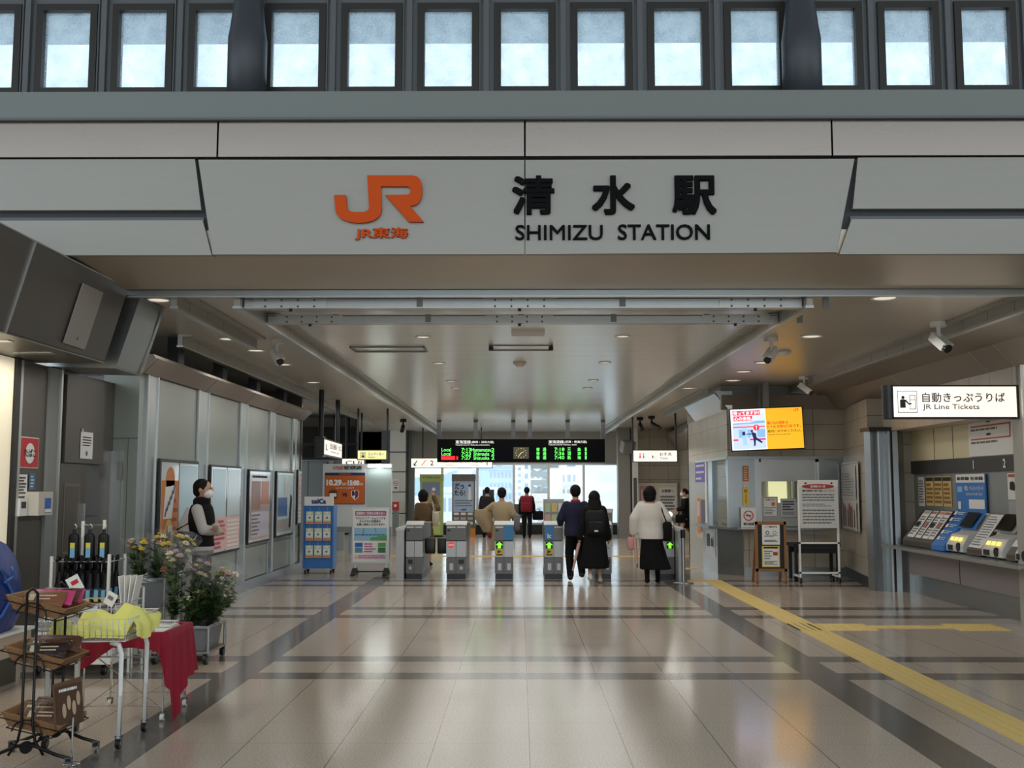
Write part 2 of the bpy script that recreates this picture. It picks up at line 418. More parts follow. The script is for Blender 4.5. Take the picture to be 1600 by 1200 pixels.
# clerestory wall with its row of windows
YW = 9.2
wz0, wz1 = at(800, 145, YW).z, at(800, 6, YW).z
cx0 = at(104.5, 80, YW).x; pit = at(104.5+118.9, 80, YW).x - cx0; hw = pit*.40
m = MB(); m.box((-9, YW, z150-.02), (9, YW+.12, wz0), mat('clerestory paint', (98, 104, 106), .5)); m.box((-9, YW, wz1), (9, YW+.12, wz1+1.6), GREYD)
for i in range(-9, 22):
    c = cx0 + pit*(i-.5); w_ = pit*.5-hw
    m.box((c-w_, YW, wz0), (c+w_, YW+.12, wz1), mat('clerestory paint', (98, 104, 106), .5)); m.box((c-w_*.35, YW-.05, wz0), (c+w_*.35, YW, wz1+1.6), GREYD); m.box((c-w_*.95, YW-.02, wz0), (c-w_*.75, YW, wz1+1.6), GREYD)
struct('wall_clerestory', m)
for i in range(-4, 19):
    c = cx0 + pit*i; n_ = i + 105
    m = MB(); e = .062
    for a, b in (((c-hw, YW-.03, wz0), (c-hw+e, YW+.08, wz1)), ((c+hw-e, YW-.03, wz0), (c+hw, YW+.08, wz1)), ((c-hw+e, YW-.03, wz0), (c+hw-e, YW+.08, wz0+.05)), ((c-hw+e, YW-.03, wz1-.06), (c+hw-e, YW+.08, wz1))): m.box(a, b, SOOT)
    fr = struct('window_%d' % n_, m)
    g = MB(); g.box((c-hw+e, YW+.03, wz0+.05), (c+hw-e, YW+.036, wz1-.06), GDIRT); g.build('pane', fr)
# eave outside the clerestory and unseen pale roof put in to bounce light onto it
m = MB(); ez = at(800, 68, 11.4).z; m.box((-12, 9.9, ez), (12, 11.4, ez+.15), mat('outside eave paint', (176, 190, 200), .7)); trim(m)
m = MB(); m.box((-12, 9.4, 3.81), (12, 37, 4.0), mat('bounce roof sheet', (215, 217, 218), .6)); struct('trim_roof', m)
# dark round columns tapering upward, standing before the clerestory
DKCOL = mat('dark blue grey column paint', (52, 58, 64), .45)
for px in (385, 1254):
    a = at(px, 148, 8.95); zt = at(px, 42, 8.95).z; m = MB()
    m.lathe([(.168, z150-.02), (.168, zt-.12), (.15, zt), (.1, zt+.42), (.085, zt+1.2)], DKCOL, (a.x, 8.95, 0), 24)
    m.lathe([(.18, z150-.02), (.18, z150+.03), (.168, z150+.05)], DKCOL, (a.x, 8.95, 0), 24); trim(m)

m = MB(); m.box((-14, 1.2, 7.4), (14, 8.9, 7.6), mat('light block paint', (150, 152, 150), .7)); struct('ceiling_light_block', m)  # unseen roof slab added to hold sky light off the fascia
# left side: shop wall, eave, glass panel wall
KX = -4.62
m = MB(); m.box((KX-.3, -4, 0), (KX, 12.05, 2.8), DKMET); struct('wall_left', m)
m = MB(); EV = [(KX, 2.8), (-3.97, 2.8), (-3.95, 2.82), (-3.75, 3.52), (KX, 3.52)]
m.prism(EV, (0, -4, 0), (1, 0, 0), (0, 0, 1), (0, 14.02, 0), DKMET)
for y in (1.6, 5.0, 8.05): m.prism([(-3.966, 2.8), (-3.944, 2.8), (-3.738, 3.52), (-3.76, 3.52)], (0, y, 0), (1, 0, 0), (0, 0, 1), (0, .015, 0), ALU)
m.tube([(-3.958, -4, 2.803), (-3.958, 10.02, 2.803)], .008, ALU); m.tube([(-3.748, -4, 3.52), (-3.748, 10.02, 3.52)], .008, ALU)
for y in (7.6, 8.4, 9.2): m.box((-4.45, y, 2.794), (-4.1, y+.12, 2.8), ALU)
trim(m)
m = MB(); m.prism([(KX, 2.8), (-3.96, 2.78), (-3.945, 2.8), (-3.73, 3.49), (KX, 3.49)], (0, 10.3, 0), (1, 0, 0), (0, 0, 1), (0, .72, 0), STEEL)
m.tube([(-3.952, 10.92, 2.79), (-3.735, 10.92, 3.49)], .02, ALU); trim(m)
m = MB(); m.box((KX, 10.02, 2.85), (-4.05, 10.3, 3.49), SOOT); trim(m)
# pale jamb panel facing the hall and the sage panel wall beyond
m = MB(); m.box((-4.75, 12.05, 0), (-4.34, 12.2, 2.95), GREENM); m.box((-4.75, 12.045, 2.17), (-4.34, 12.05, 2.18), GREYD); m.box((-4.45, 12.045, 0), (-4.443, 12.05, 2.17), GREYD); struct('wall_left_return', m)
LX = -4.3
m = MB(); m.box((LX-.2, 12.2, .16), (LX-.05, 20.9, 2.92), GREENM); struct('wall_left_hall', m)
yy = [12.2, 12.55, 14.15, 14.62, 16.3, 16.72, 18.25, 18.62, 20.1, 20.42, 20.9]
for a, b in zip(yy[0::2], yy[1::2]):
    m = MB(); m.box((LX-.05, a, .16), (LX+.0, b, 2.92), STEEL); m.box((LX, a-.01, .16), (LX+.015, a+.02, 2.92), ALU); m.box((LX, b-.02, .16), (LX+.015, b+.01, 2.92), ALU); trim(m)
for a, b in zip(yy[1::2], yy[2::2]):
    m = MB(); m.box((LX-.05, a+.01, 1.9), (LX-.02, b-.01, 2.91), GREENM); m.box((LX-.05, a+.01, .17), (LX-.02, b-.01, .66), GREENM); m.box((LX-.05, a+.01, .67), (LX-.03, b-.01, 1.89), GREENM); trim(m)
m = MB(); m.box((LX-.2, 12.2, 0), (LX+.04, 20.95, .16), STEEL); struct('baseboard_left', m)
m = MB(); m.prism([(LX-.1, 2.92), (LX+.02, 2.92), (LX+.18, 3.08), (LX+.16, 3.12), (LX-.1, 3.12)], (0, 11.9, 0), (1, 0, 0), (0, 0, 1), (0, 9.1, 0), CORN)
for y in (12.0, 14.4, 16.5, 18.45, 20.3): m.prism([(LX+.022, 2.92), (LX+.182, 3.08), (LX+.178, 3.08), (LX+.016, 2.92)], (0, y, 0), (1, 0, 0), (0, 0, 1), (0, .012, 0), SOOT)
trim(m)
m = MB()
for y in (13.2, 15.2, 17.2, 19.2): m.box((LX-.12, y, 3.12), (LX+.02, y+.24, 3.5), BLK2)
trim(m)
m = MB(); m.box((LX-1.2, 11, 3.12), (LX-1.1, 21, 3.5), mat('light strip pale', (210, 214, 214), .5)); m.tube([(LX-.5, 12, 3.22), (LX-.5, 21, 3.22)], .1, ALU, 12); trim(m)
m = MB(); m.box((LX-1.2, 12.2, 2.9), (LX-.1, 20.9, 3.0), GREYD); trim(m)

# far left: lift hall behind
m = MB(); m.box((-9, 27.4, 0), (-4.5, 27.5, 3.5), mat('lift hall wall', (150, 156, 156), .4)); m.box((-4.9, 27.3, 0), (-4.78, 27.4, 2.3), ALU); m.box((-6.5, 27.36, 2.28), (-4.3, 27.4, 2.34), ALU); struct('wall_lift_hall', m)
m = MB(); m.box((-6.3, 27.25, 2.36), (-4.15, 27.3, 3.42), GDARK); fr = struct('window_20', m)
m = MB()
for x in (-6.3, -5.6, -4.75, -4.17): m.box((x-.03, 27.2, 2.34), (x+.03, 27.25, 3.44), BLACK)
for z in (2.34, 2.7, 3.42): m.box((-6.3, 27.2, z-.03), (-4.15, 27.25, z+.03), BLACK)
m.build('frame', fr)
m = MB(); m.box((-5.9, 27.3, 0), (-4.95, 27.36, 2.26), mat('lift door steel', (150, 158, 160), .3, .7)); m.box((-5.43, 27.29, 0), (-5.42, 27.3, 2.26), SOOT); struct('door_1', m)
m = MB(); m.box((-8, 20.9, 0), (-4.3, 21.0, 3.5), DKMET); struct('wall_left_end', m)
# pillar with dark joints at the far left, back wall with windows
m = MB(); px0, px1 = at(611, 760, 36).x, at(635, 760, 36).x
m.box((px0, 35.6, 0), (px1, 36.1, 3.5), mat('pillar pale enamel', (214, 214, 208), .35))
for z in (.72, 1.43, 2.1, 2.76): m.box((px0-.01, 35.59, z), (px1+.01, 36.1, z+.03), SOOT)
m.box((px1, 35.9, 0), (px1+.28, 36.1, 3.5), GREY); m.cyl((px1+.1, 35.8, 0), (px1+.1, 35.8, 3.5), .05, GREYD); m.box((px0-.3, 35.7, 0), (px0, 35.9, 3.5), GREYD); trim(m)
bx0, bx1 = at(637, 760, 36.6).x, at(967, 760, 36.6).x
ztop = at(800, 724, 36.6).z
m = MB(); m.box((-9, 36.6, ztop), (9, 36.8, 3.8), mat('warm grey wall', (150, 146, 138), .5)); m.box((-9, 36.6, 0), (9, 36.8, .05), BLK2); m.box((bx1, 36.6, 0), (9, 36.8, 3.5), GREY); m.box((-9, 36.6, 0), (bx0, 36.8, 3.5), GREY); struct('wall_back', m)
m = MB(); m.box((bx0, 36.45, 0), (bx1+1, 36.62, .33), BLK2); struct('baseboard_back', m)
wx = [bx0] + [at(p, 760, 36.6).x for p in (691, 746, 803, 857, 912)] + [bx1]
for i, (a, b) in enumerate(zip(wx, wx[1:])):
    m = MB()
    m.box((a-.04, 36.5, .33), (a+.04, 36.7, ztop), WHITE); m.box((b-.04, 36.5, .33), (b+.04, 36.7, ztop), WHITE) if i == len(wx)-2 else 0
    m.box((a+.04, 36.55, .33), (b-.04, 36.7, .4), ALU); m.box((a+.04, 36.55, ztop-.06), (b-.04, 36.7, ztop), ALU)
    fr = struct('window_%d' % (21+i), m); g = MB(); g.box((a+.04, 36.62, .4), (b-.04, 36.63, ztop-.06), GCLR); g.build('pane', fr)
m = MB(); a, b = at(966, 760, 34).x, at(985, 760, 34).x; m.box((a, 34, 0), (b, 34.5, 3.5), FASC); m.box((b, 34.05, 0), (b+.06, 34.4, 3.5), SOOT); m.box((b+.06, 34, 0), (b+.25, 34.3, 3.5), WHITE); m.box((b+.1, 33.98, .5), (b+.2, 34, 1.9), GREYD); trim(m)
# right side beyond the office: tiled recess
m = MB(); m.box((3.75, 34.5, 0), (6, 34.6, 3.5), TILX); struct('wall_right_recess', m)
m = MB(); m.box((5.15, 24, 0), (5.3, 34.5, 3.5), TILY); m.box((5.12, 30, 0), (5.15, 30.05, 3.2), SOOT); struct('wall_right_corridor', m)
m = MB(); m.prism([(5.15, 2.75), (4.75, 3.2), (4.75, 3.35), (5.15, 3.35)], (0, 24, 0), (1, 0, 0), (0, 0, 1), (0, 10.4, 0), CORN); trim(m)
# station office block
OY, OX = 19.6, 3.82
m = MB(); m.box((OX, OY, 2.17), (5.95, OY+.15, 3.04), TILX); m.box((OX, OY+.15, 2.17), (OX+.15, 24.2, 3.04), TILY)
m.box((OX+.3, OY+.1, 0), (5.95, OY+.2, .9), TILX); m.box((OX, 21.9, 0), (OX+.15, 24.2, 2.17), mat('office side panel', (168, 164, 152), .4)); m.box((OX, 24.1, 0), (5.2, 24.2, 3.5), TILX); m.box((OX+.3, OY+.2, 0), (OX+.4, 21.9, .9), TILY)
struct('wall_office', m)
m = MB(); m.box((OX+.28, OY+.06, 0), (5.95, OY+.12, .16), STEEL); struct('baseboard_office', m)
m = MB(); pr_ = [(OX, 3.04), (5.95, 3.04), (5.95, 3.3), (OX+.1, 3.3)]
m.prism([(OY-.0, 3.04), (OY-.16, 3.3), (OY+.1, 3.3), (OY+.1, 3.04)], (OX-.1, 0, 0), (0, 1, 0), (0, 0, 1), (2.15, 0, 0), CORN); trim(m)
m = MB(); m.prism([(OX, 3.04), (OX-.22, 3.34), (OX-.2, 3.38), (OX+.1, 3.38), (OX+.1, 3.04)], (0, OY-.05, 0), (1, 0, 0), (0, 0, 1), (0, 3.6, 0), STEEL); m.tube([(OX-.22, OY-.05, 3.34), (OX, OY-.05, 3.04)], .02, ALU); trim(m)
m = MB(); m.box((OX-.05, OY+.2, 3.3), (6.2, OY+.3, 3.5), FASC); m.box((OX+.55, OY-.17, 3.04), (OX+.6, OY-.1, 3.5), FASC); trim(m)
m = MB(); m.box((OX-.03, OY-.03, 2.13), (5.95, OY+.1, 2.18), STEEL); m.box((OX-.03, OY+.1, 2.13), (OX+.1, 23, 2.18), STEEL); trim(m)
# office windows
OFW = mat('office white wall', (200, 198, 186), .5)
m = MB(); m.box((OX+.5, OY+.55, 0), (5.9, OY+.6, 2.2), OFW); struct('wall_office_inside', m)
m = MB(); x0, x1 = OX+.58, 5.5
for a, b in (((x0, OY+.08, .9), (x0+.05, OY+.16, 2.13)), ((x1-.05, OY+.08, .9), (x1, OY+.16, 2.13)), ((x0, OY+.08, 2.08), (x1, OY+.16, 2.13))): m.box(a, b, ALU)
m.box((x0+.05, OY+.1, 1.72), (x1-.05, OY+.14, 2.08), ALU); m.box((x0+.05, OY+.1, .88), (x1-.05, OY+.14, 1.33), mat('frosted lower panel', (176, 178, 174), .5)); m.box((x1, OY+.02, 0.9), (5.95, OY+.16, 2.13), STEEL); m.box((x0+.62, OY+.1, 1.33), (x0+.66, OY+.14, 1.72), ALU)
fr = struct('window_30', m); g = MB(); g.box((x0+.05, OY+.115, 1.33), (x1-.05, OY+.12, 1.72), GCLR); g.build('pane', fr)
m = MB(); m.box((x0+.28, OY+.5, 1.3), (x0+.62, OY+.53, 1.76), mat('lit blind', (240, 232, 176), .6, emis=.75)); m.box((x0+.72, OY+.5, 1.3), (x0+1.2, OY+.53, 1.76), mat('olive blind', (120, 116, 84), .6)); trim(m)
m = MB(); m.box((OX, OY-.0, .88), (OX+.12, OY+.14, 2.13), STEEL); m.box((OX+.5, OY+.0, .88), (OX+.58, OY+.14, 2.13), ALU); m.box((OX+.12, OY+.02, .88), (OX+.5, OY+.12, 2.13), STEEL)
m.box((OX-.02, 21.75, .88), (OX+.1, 21.9, 2.13), WHITE); m.box((OX, 21.2, .88), (OX+.1, 21.75, 2.13), STEEL)
fr = struct('window_31', m); g = MB(); g.box((OX+.04, OY+.14, .95), (OX+.045, 21.2, 2.13), GCLR); g.build('pane', fr)
m = MB(); m.prism([(OX-.26, 20.2), (OX-.26, 22.0), (OX+.1, 22.0), (OX+.1, OY+.2), (5.5, OY+.2), (5.5, OY-.06), (OX+.15, OY-.06)][::-1], (0, 0, .84), (1, 0, 0), (0, 1, 0), (0, 0, .05), STEEL); trim(m)
m = MB(); m.prism([(OX-.12, 20.1), (OX-.12, 21.7), (OX+.3, 21.7), (OX+.3, OY+.1), (OX+.28, OY+.1)][::-1], (0, 0, 0.0), (1, 0, 0), (0, 1, 0), (0, 0, .84), STEEL); trim(m)
# right tiled wall and ticket alcove
RX = 5.85
m = MB(); m.prism([(5.98, 19.85), (5.6, 17.15), (6.9, 17.15), (6.9, 19.85)][::-1], (0, 0, 0), (1, 0, 0), (0, 1, 0), (0, 0, 3.04), TILY); struct('wall_right_tiled', m)
m = MB(); m.prism([(5.965, 19.84), (5.585, 17.15), (5.6, 17.15), (5.98, 19.84)][::-1], (0, 0, 0), (1, 0, 0), (0, 1, 0), (0, 0, .17), SOOT); struct('baseboard_right', m)
m = MB(); m.box((RX, 12.5, 2.5), (6.9, 17.15, 3.04), TILY); struct('wall_right_upper', m)
m = MB(); m.prism([(RX, 3.04), (5.6, 3.3), (5.3, 3.34), (5.02, 3.36), (5.02, 3.5), (6.9, 3.5), (6.9, 3.04)][::-1], (0, 10.2, 0), (1, 0, 0), (0, 0, 1), (0, 9.5, 0), CORN)
for y in (12.5, 13.2, 16.0): m.prism([(RX, 3.036), (5.598, 3.296), (5.602, 3.3), (RX+.004, 3.04)], (0, y, 0), (1, 0, 0), (0, 0, 1), (0, .012, 0), ALU)
trim(m)
m = MB()
m.prism([(5.5, 17.02), (5.56, 16.9), (5.62, 16.95), (5.67, 16.82), (5.74, 16.88), (5.8, 16.8), (5.95, 16.78), (6.32, 17.4), (6.8, 17.4), (6.8, 18.2), (5.6, 17.15)], (0, 0, 0), (1, 0, 0), (0, 1, 0), (0, 0, 2.52), STEEL); m.box((5.5, 16.75, 2.5), (6.0, 17.2, 2.56), SOOT); m.box((5.83, 16.76, 0), (5.86, 16.79, 2.5), BLACK); trim(m)
m = MB(); m.box((6.32, 12.7, 0), (6.7, 17.4, 3.0), mat('alcove wall steel', (150, 152, 148), .4, .5)); m.box((6.30, 12.7, 2.03), (6.32, 17.4, 3.0), mat('alcove cream panel', (226, 214, 176), .5)); m.box((6.295, 16.2, 2.03), (6.3, 16.21, 3.0), SOOT); m.box((6.295, 15.5, 2.03), (6.3, 15.51, 3.0), SOOT); m.box((6.28, 12.7, 1.83), (6.32, 17.4, 2.03), mat('alcove dark strip', (58, 56, 52), .5)); struct('wall_right_alcove', m)
m = MB(); m.box((6.08, 12.6, 0), (6.3, 16.6, .3), STEEL); m.box((6.0, 12.6, .3), (6.32, 16.6, .7), mat('mauve counter panel', (150, 142, 142), .45)); m.box((5.995, 14.7, .3), (6.0, 14.71, .7), SOOT); m.prism([(5.95, 16.78), (6.0, 16.6), (6.32, 16.6), (6.32, 17.3)][::-1], (0, 0, 0), (1, 0, 0), (0, 1, 0), (0, 0, .7), STEEL); struct('wall_right_counter', m)
m = MB(); m.box((5.66, 12.2, .7), (6.32, 16.76, .73), STEEL); m.box((5.645, 12.2, .69), (5.66, 16.78, .735), ALU); trim(m)
m = MB(); a = at(1592, 760, 12.6).x; m.box((a, 12.3, 0), (a+.9, 12.7, 3.04), mat('column grey tile', (166, 164, 154), .4)); m.cyl((a, 12.35, 0), (a, 12.35, 3.04), .04, ALU); m.box((a-.005, 12.29, 1.35), (a+.9, 12.3, 1.36), SOOT); m.box((a-.005, 12.29, 2.0), (a+.9, 12.3, 2.01), SOOT); trim(m)
m = MB(); m.box((6.9, -4, 0), (7.1, 19.9, 3.9), TILY); struct('wall_right', m)
# yellow guiding strips: ribbed path and dotted plates
TACT = mat('tactile yellow', (228, 200, 124), .5)
m = MB()
def ribs(x0, y0, x1, y1, along):
    m.box((x0, y0, 0), (x1, y1, .003), TACT)
    for k in range(4):
        if along == 'y': c = x0+(x1-x0)*(k+.5)/4; m.box((c-.024, y0, .003), (c+.024, y1, .008), TACT)
        else: c = y0+(y1-y0)*(k+.5)/4; m.box((x0, c-.017, .003), (x1, c+.017, .008), TACT)
def dots(x0, y0, x1, y1):
    m.box((x0, y0, 0), (x1, y1, .003), TACT); n = int((x1-x0)/.06); k = int((y1-y0)/.06)
    for i in range(n):
        for j in range(k): m.cyl((x0+(i+.5)*.06, y0+(j+.5)*.06, .003), (x0+(i+.5)*.06, y0+(j+.5)*.06, .009), .014, TACT, .009, 8)
YX0, YX1 = 3.18, 3.5
ribs(YX0, 3, YX1, 18.5, 'y'); dots(YX0, 12.3, YX0+.9, 12.9); ribs(YX0+.9, 12.5, 5.0, 12.72, 'x'); dots(5.0, 12.3, 5.6, 12.9)
ribs(2.9, 18.5, 3.5, 18.8, 'x'); ribs(2.6, 25, 5.0, 25.3, 'x'); ribs(-3, 25, 2.6, 25.3, 'x'); dots(2.9, 21.3, 3.5, 21.6)
struct('trim_guiding_strip', m)

# ================================================================ THINGS
XU, ZU = V((1, 0, 0)), V((0, 0, 1))
def fcard(mb, x0, y0, x1, y1, Y, e=.002):
    a, b = at(x0, y1, Y), at(x1, y0, Y)
    return Card(mb, a, XU, ZU, b.x-a.x, b.z-a.z, e)
def glow(name, c, k=1.): return mat(name, c, .5, 0, k)

# ---------------------------------------------------------------- town outside the far windows
def building(name, label, x0, x1, y0, y1, z1, c, floors, bays, win=(160, 178, 195), balc=False, group=None):
    t = thing(name, label, 'building', ((x0+x1)/2, y0, -6), group)
    wm = mat('facade %s' % str(c), c, .8); gm = mat('town window %s' % str(win), win, .3)
    m = MB(); m.box((x0, y0, -6), (x1, y1, z1), wm); m.build('wall', t)
    m = MB(); m.box((x0-.2, y0-.2, z1), (x1+.2, y1+.2, z1+.5), wm); m.box((x0+(x1-x0)*.3, y0+1, z1+.5), (x0+(x1-x0)*.55, y0+4, z1+2.5), wm); m.build('roof', t)
    fh = (z1+6)/floors; bw = (x1-x0)/bays
    m = MB(); r = MB()
    for f in range(floors):
        for b in range(bays):
            x = x0+bw*(b+.22); z = -6+fh*(f+.3); m.box((x, y0-.05, z), (x+bw*.56, y0, z+fh*.5), gm)
        if balc: r.box((x0+.3, y0-1.2, -6+fh*f+.1), (x1-.3, y0-.05, -6+fh*f+fh*.32), mat('balcony %s' % str(c), tuple(v*.86 for v in c), .8))
    m.build('windows', t)
    if balc: r.build('balcony', t)
    return t
def bx(px, Y): return at(px, 760, Y).x
def bz(py, Y): return at(812, py, Y).z
building('apartment_tower', 'tall cream apartment block seen through the far windows above the clock', bx(772, 150), bx(816, 150), 150, 165, bz(690, 150), (252, 240, 224), 16, 5)
building('office_building', 'blue grey office block seen left of the tall cream apartments', bx(764, 120), bx(800, 120), 120, 134, bz(735, 120), (186, 208, 230), 8, 6)
building('apartment_block', 'white block with an outside stair tower seen between window mullions', bx(818, 130), bx(846, 130), 130, 142, bz(722, 130), (254, 254, 254), 9, 3)
building('apartment_block', 'white apartment block with rows of balconies below the wooded hill', bx(866, 110), bx(903, 110), 110, 122, bz(737, 110), (254, 252, 248), 6, 4, balc=True)
building('warehouse', 'pale grey flat-roofed building low behind the far windows', bx(690, 95), bx(770, 95), 95, 106, bz(770, 95), (226, 234, 240), 3, 9)
building('shop_building', 'low pale brown building below the white balconies block', bx(838, 80), bx(915, 80), 80, 90, bz(783, 80), (226, 218, 208), 3, 7)
building('glass_building', 'pale glass-fronted building filling the rightmost far window', bx(914, 60), bx(975, 60), 60, 70, bz(700, 60), (238, 246, 250), 9, 6, (226, 236, 242))
t = thing('stair_tower', 'white steel zigzag stair tower in front of the white block', 'stair', (bx(851, 100), 100, -6)); m = MB(); sx = bx(851, 100)
for dx in (-1.4, 1.4): m.box((sx+dx-.1, 99.9, -6), (sx+dx+.1, 100.1, bz(724, 100)), WHITE)
m.build('posts', t); m = MB()
for k in range(5): z = bz(724+k*13, 100); m.box((sx-1.3, 99.8, z-.5), (sx+1.3, 100.3, z), GREY); m.cbox((sx, 100, z-.5), (2.9, .3, .25), GREY, ry=.5 if k % 2 else -.5)
m.build('flights', t)
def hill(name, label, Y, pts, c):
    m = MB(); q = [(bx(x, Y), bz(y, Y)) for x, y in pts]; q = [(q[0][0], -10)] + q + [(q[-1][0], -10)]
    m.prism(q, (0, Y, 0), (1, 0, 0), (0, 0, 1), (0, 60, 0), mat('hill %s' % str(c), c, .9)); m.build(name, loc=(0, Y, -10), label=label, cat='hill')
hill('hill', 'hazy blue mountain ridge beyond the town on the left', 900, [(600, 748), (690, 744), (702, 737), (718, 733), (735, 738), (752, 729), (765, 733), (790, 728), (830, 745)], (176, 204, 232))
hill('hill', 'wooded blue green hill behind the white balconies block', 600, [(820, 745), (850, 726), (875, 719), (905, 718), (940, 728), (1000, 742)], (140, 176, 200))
m = MB(); m.box((-400, 37.5, -6.4), (400, 900, -6), mat('town ground', (214, 216, 216), .8)); struct('trim_town_ground', m)

# ---------------------------------------------------------------- station sign on the fascia
SY = YF-.085
S = lambda x, y: at(x, y, SY)
t = thing('station_sign', 'wide light grey fascia sign with orange emblem and black station name over the entrance', 'sign', S(820, 397))
m = MB(); pts = [(310, 249.5), (819.2, 250), (819.2, 397), (332, 397.5)]; pr2 = [(821, 250), (1335, 248), (1307, 394), (821, 397)]
for q in (pts, pr2): m.prism([(S(*p).x, S(*p).z) for p in q][::-1], (0, SY, 0), (1, 0, 0), (0, 0, 1), (0, .075, 0), FASC)
m.build('panel', t)
m = MB()
for q in (((308, 249), (311, 249), (333, 398), (330.5, 398)), ((1334, 248), (1337, 248), (1309, 394), (1306.5, 394))): m.prism([(S(*p).x, S(*p).z) for p in q][::-1], (0, SY+.03, 0), (1, 0, 0), (0, 0, 1), (0, .05, 0), GREYD)
m.build('edge_seam', t)
JR = [(185,450),(330,450),(345,600),(352,622),(372,645),(405,658),(440,662),(560,660),(600,643),(620,615),(598,205),(1170,205),(1228,225),(1263,270),(1280,340),(1280,430),(1265,500),(1230,552),(1190,578),(1130,585),(1300,785),(1115,785),(820,450),(1110,445),(1130,425),(1138,395),(1132,362),(1105,343),(765,343),(775,640),(762,690),(728,735),(668,770),(590,790),(500,798),(400,790),(310,765),(252,732),(212,682),(200,640)]
m = MB(); m.prism([(S(500+x/8, 250+y/8).x, S(500+x/8, 250+y/8).z) for x, y in JR], (0, SY-.035, 0), (1, 0, 0), (0, 0, 1), (0, .03, 0), ORANGE); m.build('emblem', t)
def letters(mb, s, x0, y0, x1, y1, Y, mt, bold=0, depth=.02, keep=False, res=3):
    a, b = at(x0, y1, Y), at(x1, y0, Y); mb.text(s, a, XU, ZU, (b.x-a.x, b.z-a.z), mt, bold, depth, keep, 'c', res)
m = MB(); letters(m, 'JR東海', 555, 356, 638, 375.5, SY-.004, ORANGE, .025); m.build('operator_lettering', t)
for c, x0, x1 in (('清', 800.5, 866), ('水', 925, 991), ('駅', 1050.5, 1118)): m = MB(); letters(m, c, x0, 275.5, x1, 336, SY-.004, SIGNBK, .024, .03); m.build('station_lettering', t)
for c, q_ in (('SHIMIZU', (805.3, 352, 941.5, 375.5)), ('STATION', (965.5, 351, 1108.5, 375.3))): m = MB(); letters(m, c, *q_, SY-.004, SIGNBK, .006); m.build('english_lettering', t)

# ---------------------------------------------------------------- ceiling fixtures
def downlight(p, z, r, label, group=None):
    t = thing('ceiling_light', label, 'ceiling light', (p.x, p.y, z), group)
    m = MB(); m.lathe([(r*.8, -.004), (r, -.014), (r*1.06, -.012), (r*1.06, 0)], WHITE, (p.x, p.y, z), 24); m.build('trim_ring', t)
    m = MB(); m.lathe([(.001, -.006), (r*.82, -.006), (r*.82, -.002)], glow('downlight lens', (255, 244, 226), .45), (p.x, p.y, z), 20); m.build('lens', t)
RL = [(1382, 465), (1268, 525), (1192, 566), (1162, 580), (1145, 594), (1076, 606)]
RLL = ['large round downlight in the right ceiling nearest the entrance beam', 'round downlight in the right ceiling beside the upper white camera', 'round downlight in the right ceiling above the advert screen', 'faint round downlight just past the one above the advert screen', 'small bright downlight in front of the office bulkhead', 'small downlight between the middle rail and the office bulkhead']
for (x, y), l in zip(RL, RLL): downlight(at(x, y, Z=3.5), 3.5, .13, l)
LL = [(248, 468, 'bright downlight over the metal eave end at the left'), (357, 529, 'downlight between the two short left rails'), (400, 547, 'downlight with a cord at the end of the short left rail'), (443, 569, 'downlight below the left white camera'), (489, 597, 'small downlight far along the left ceiling')]
for x, y, l in LL: downlight(at(x, y, Z=3.5), 3.5, .12, l)
CLL = ['centre-left', 'centre-right']
for (x, y), l in zip([(661, 526), (973, 525), (686, 567), (945, 566), (705, 595), (927, 594), (712, 606), (918, 606)], ['nearest downlight left of centre in the main ceiling', 'nearest downlight right of centre in the main ceiling', 'second downlight left of centre in the main ceiling', 'second downlight right of centre in the main ceiling', 'third downlight left of centre in the main ceiling', 'third downlight right of centre in the main ceiling', 'farthest downlight left of centre in the main ceiling', 'farthest downlight right of centre in the main ceiling']):
    downlight(at(x, y, Z=3.5), 3.5, .09, l)
WPL = mat('camera white plastic', (226, 226, 222), .4)
def cctv(px, py, label, rz, s=1., z=3.5):
    p = at(px, py, Z=z); t = thing('security_camera', label, 'security camera', (p.x, p.y, z)); o = V((p.x, p.y, z))
    m = MB(); m.cyl(o+V((0, 0, -.05*s)), o, .085*s, WPL, n=20); m.build('base', t)
    m = MB(); m.cyl(o+V((0, 0, -.15*s)), o+V((0, 0, -.05*s)), .022*s, WPL); m.ell(o+V((0, 0, -.16*s)), (.035*s,)*3, WPL, 12, 8); m.build('arm', t)
    mx = Matrix.Translation(o+V((0, 0, -.2*s))) @ Euler((R(38), 0, R(rz))).to_matrix().to_4x4()
    m = MB(); m.box((-.05*s, -.13*s, -.045*s), (.05*s, .1*s, .045*s), WPL, mx); m.box((-.056*s, -.15*s, .03*s), (.056*s, .08*s, .052*s), WPL, mx); b = m.build('housing', t)
    m = MB(); m.cyl(mx @ V((0, -.165*s, 0)), mx @ V((0, -.125*s, 0)), .046*s, BLACK, n=16); m.build('lens', b)
cctv(433, 531, 'white security camera hanging from the left ceiling between the rails', 35)
cctv(1205, 528, 'white security camera beside the middle right rail above the advert screen', -40)
cctv(1466, 503, 'white security camera at the right, hanging above the ticket sign', 20, 1.1)
cctv(1256, 588, 'white security camera against the right rail above the office', 60)
def darkcam(px, py, label, rz):
    p = at(px, py, Z=3.5); o = V((p.x, p.y, 3.5)); t = thing('spotlight_camera', label, 'camera', o)
    m = MB(); m.cyl(o+V((0, 0, -.08)), o, .09, BLK2); m.cyl(o+V((0, 0, -.2)), o+V((0, 0, -.08)), .025, BLK2); m.build('mount', t)
    m = MB(); d = Euler((0, 0, R(rz))).to_matrix() @ V((.0, -.28, -.1)); m.cyl(o+V((0, 0, -.2)), o+V((0, 0, -.24))+d, .06, BLACK); m.build('housing', t)
darkcam(1000, 652, 'black camera under the right ceiling, left of a pair beyond the toilets sign', 5)
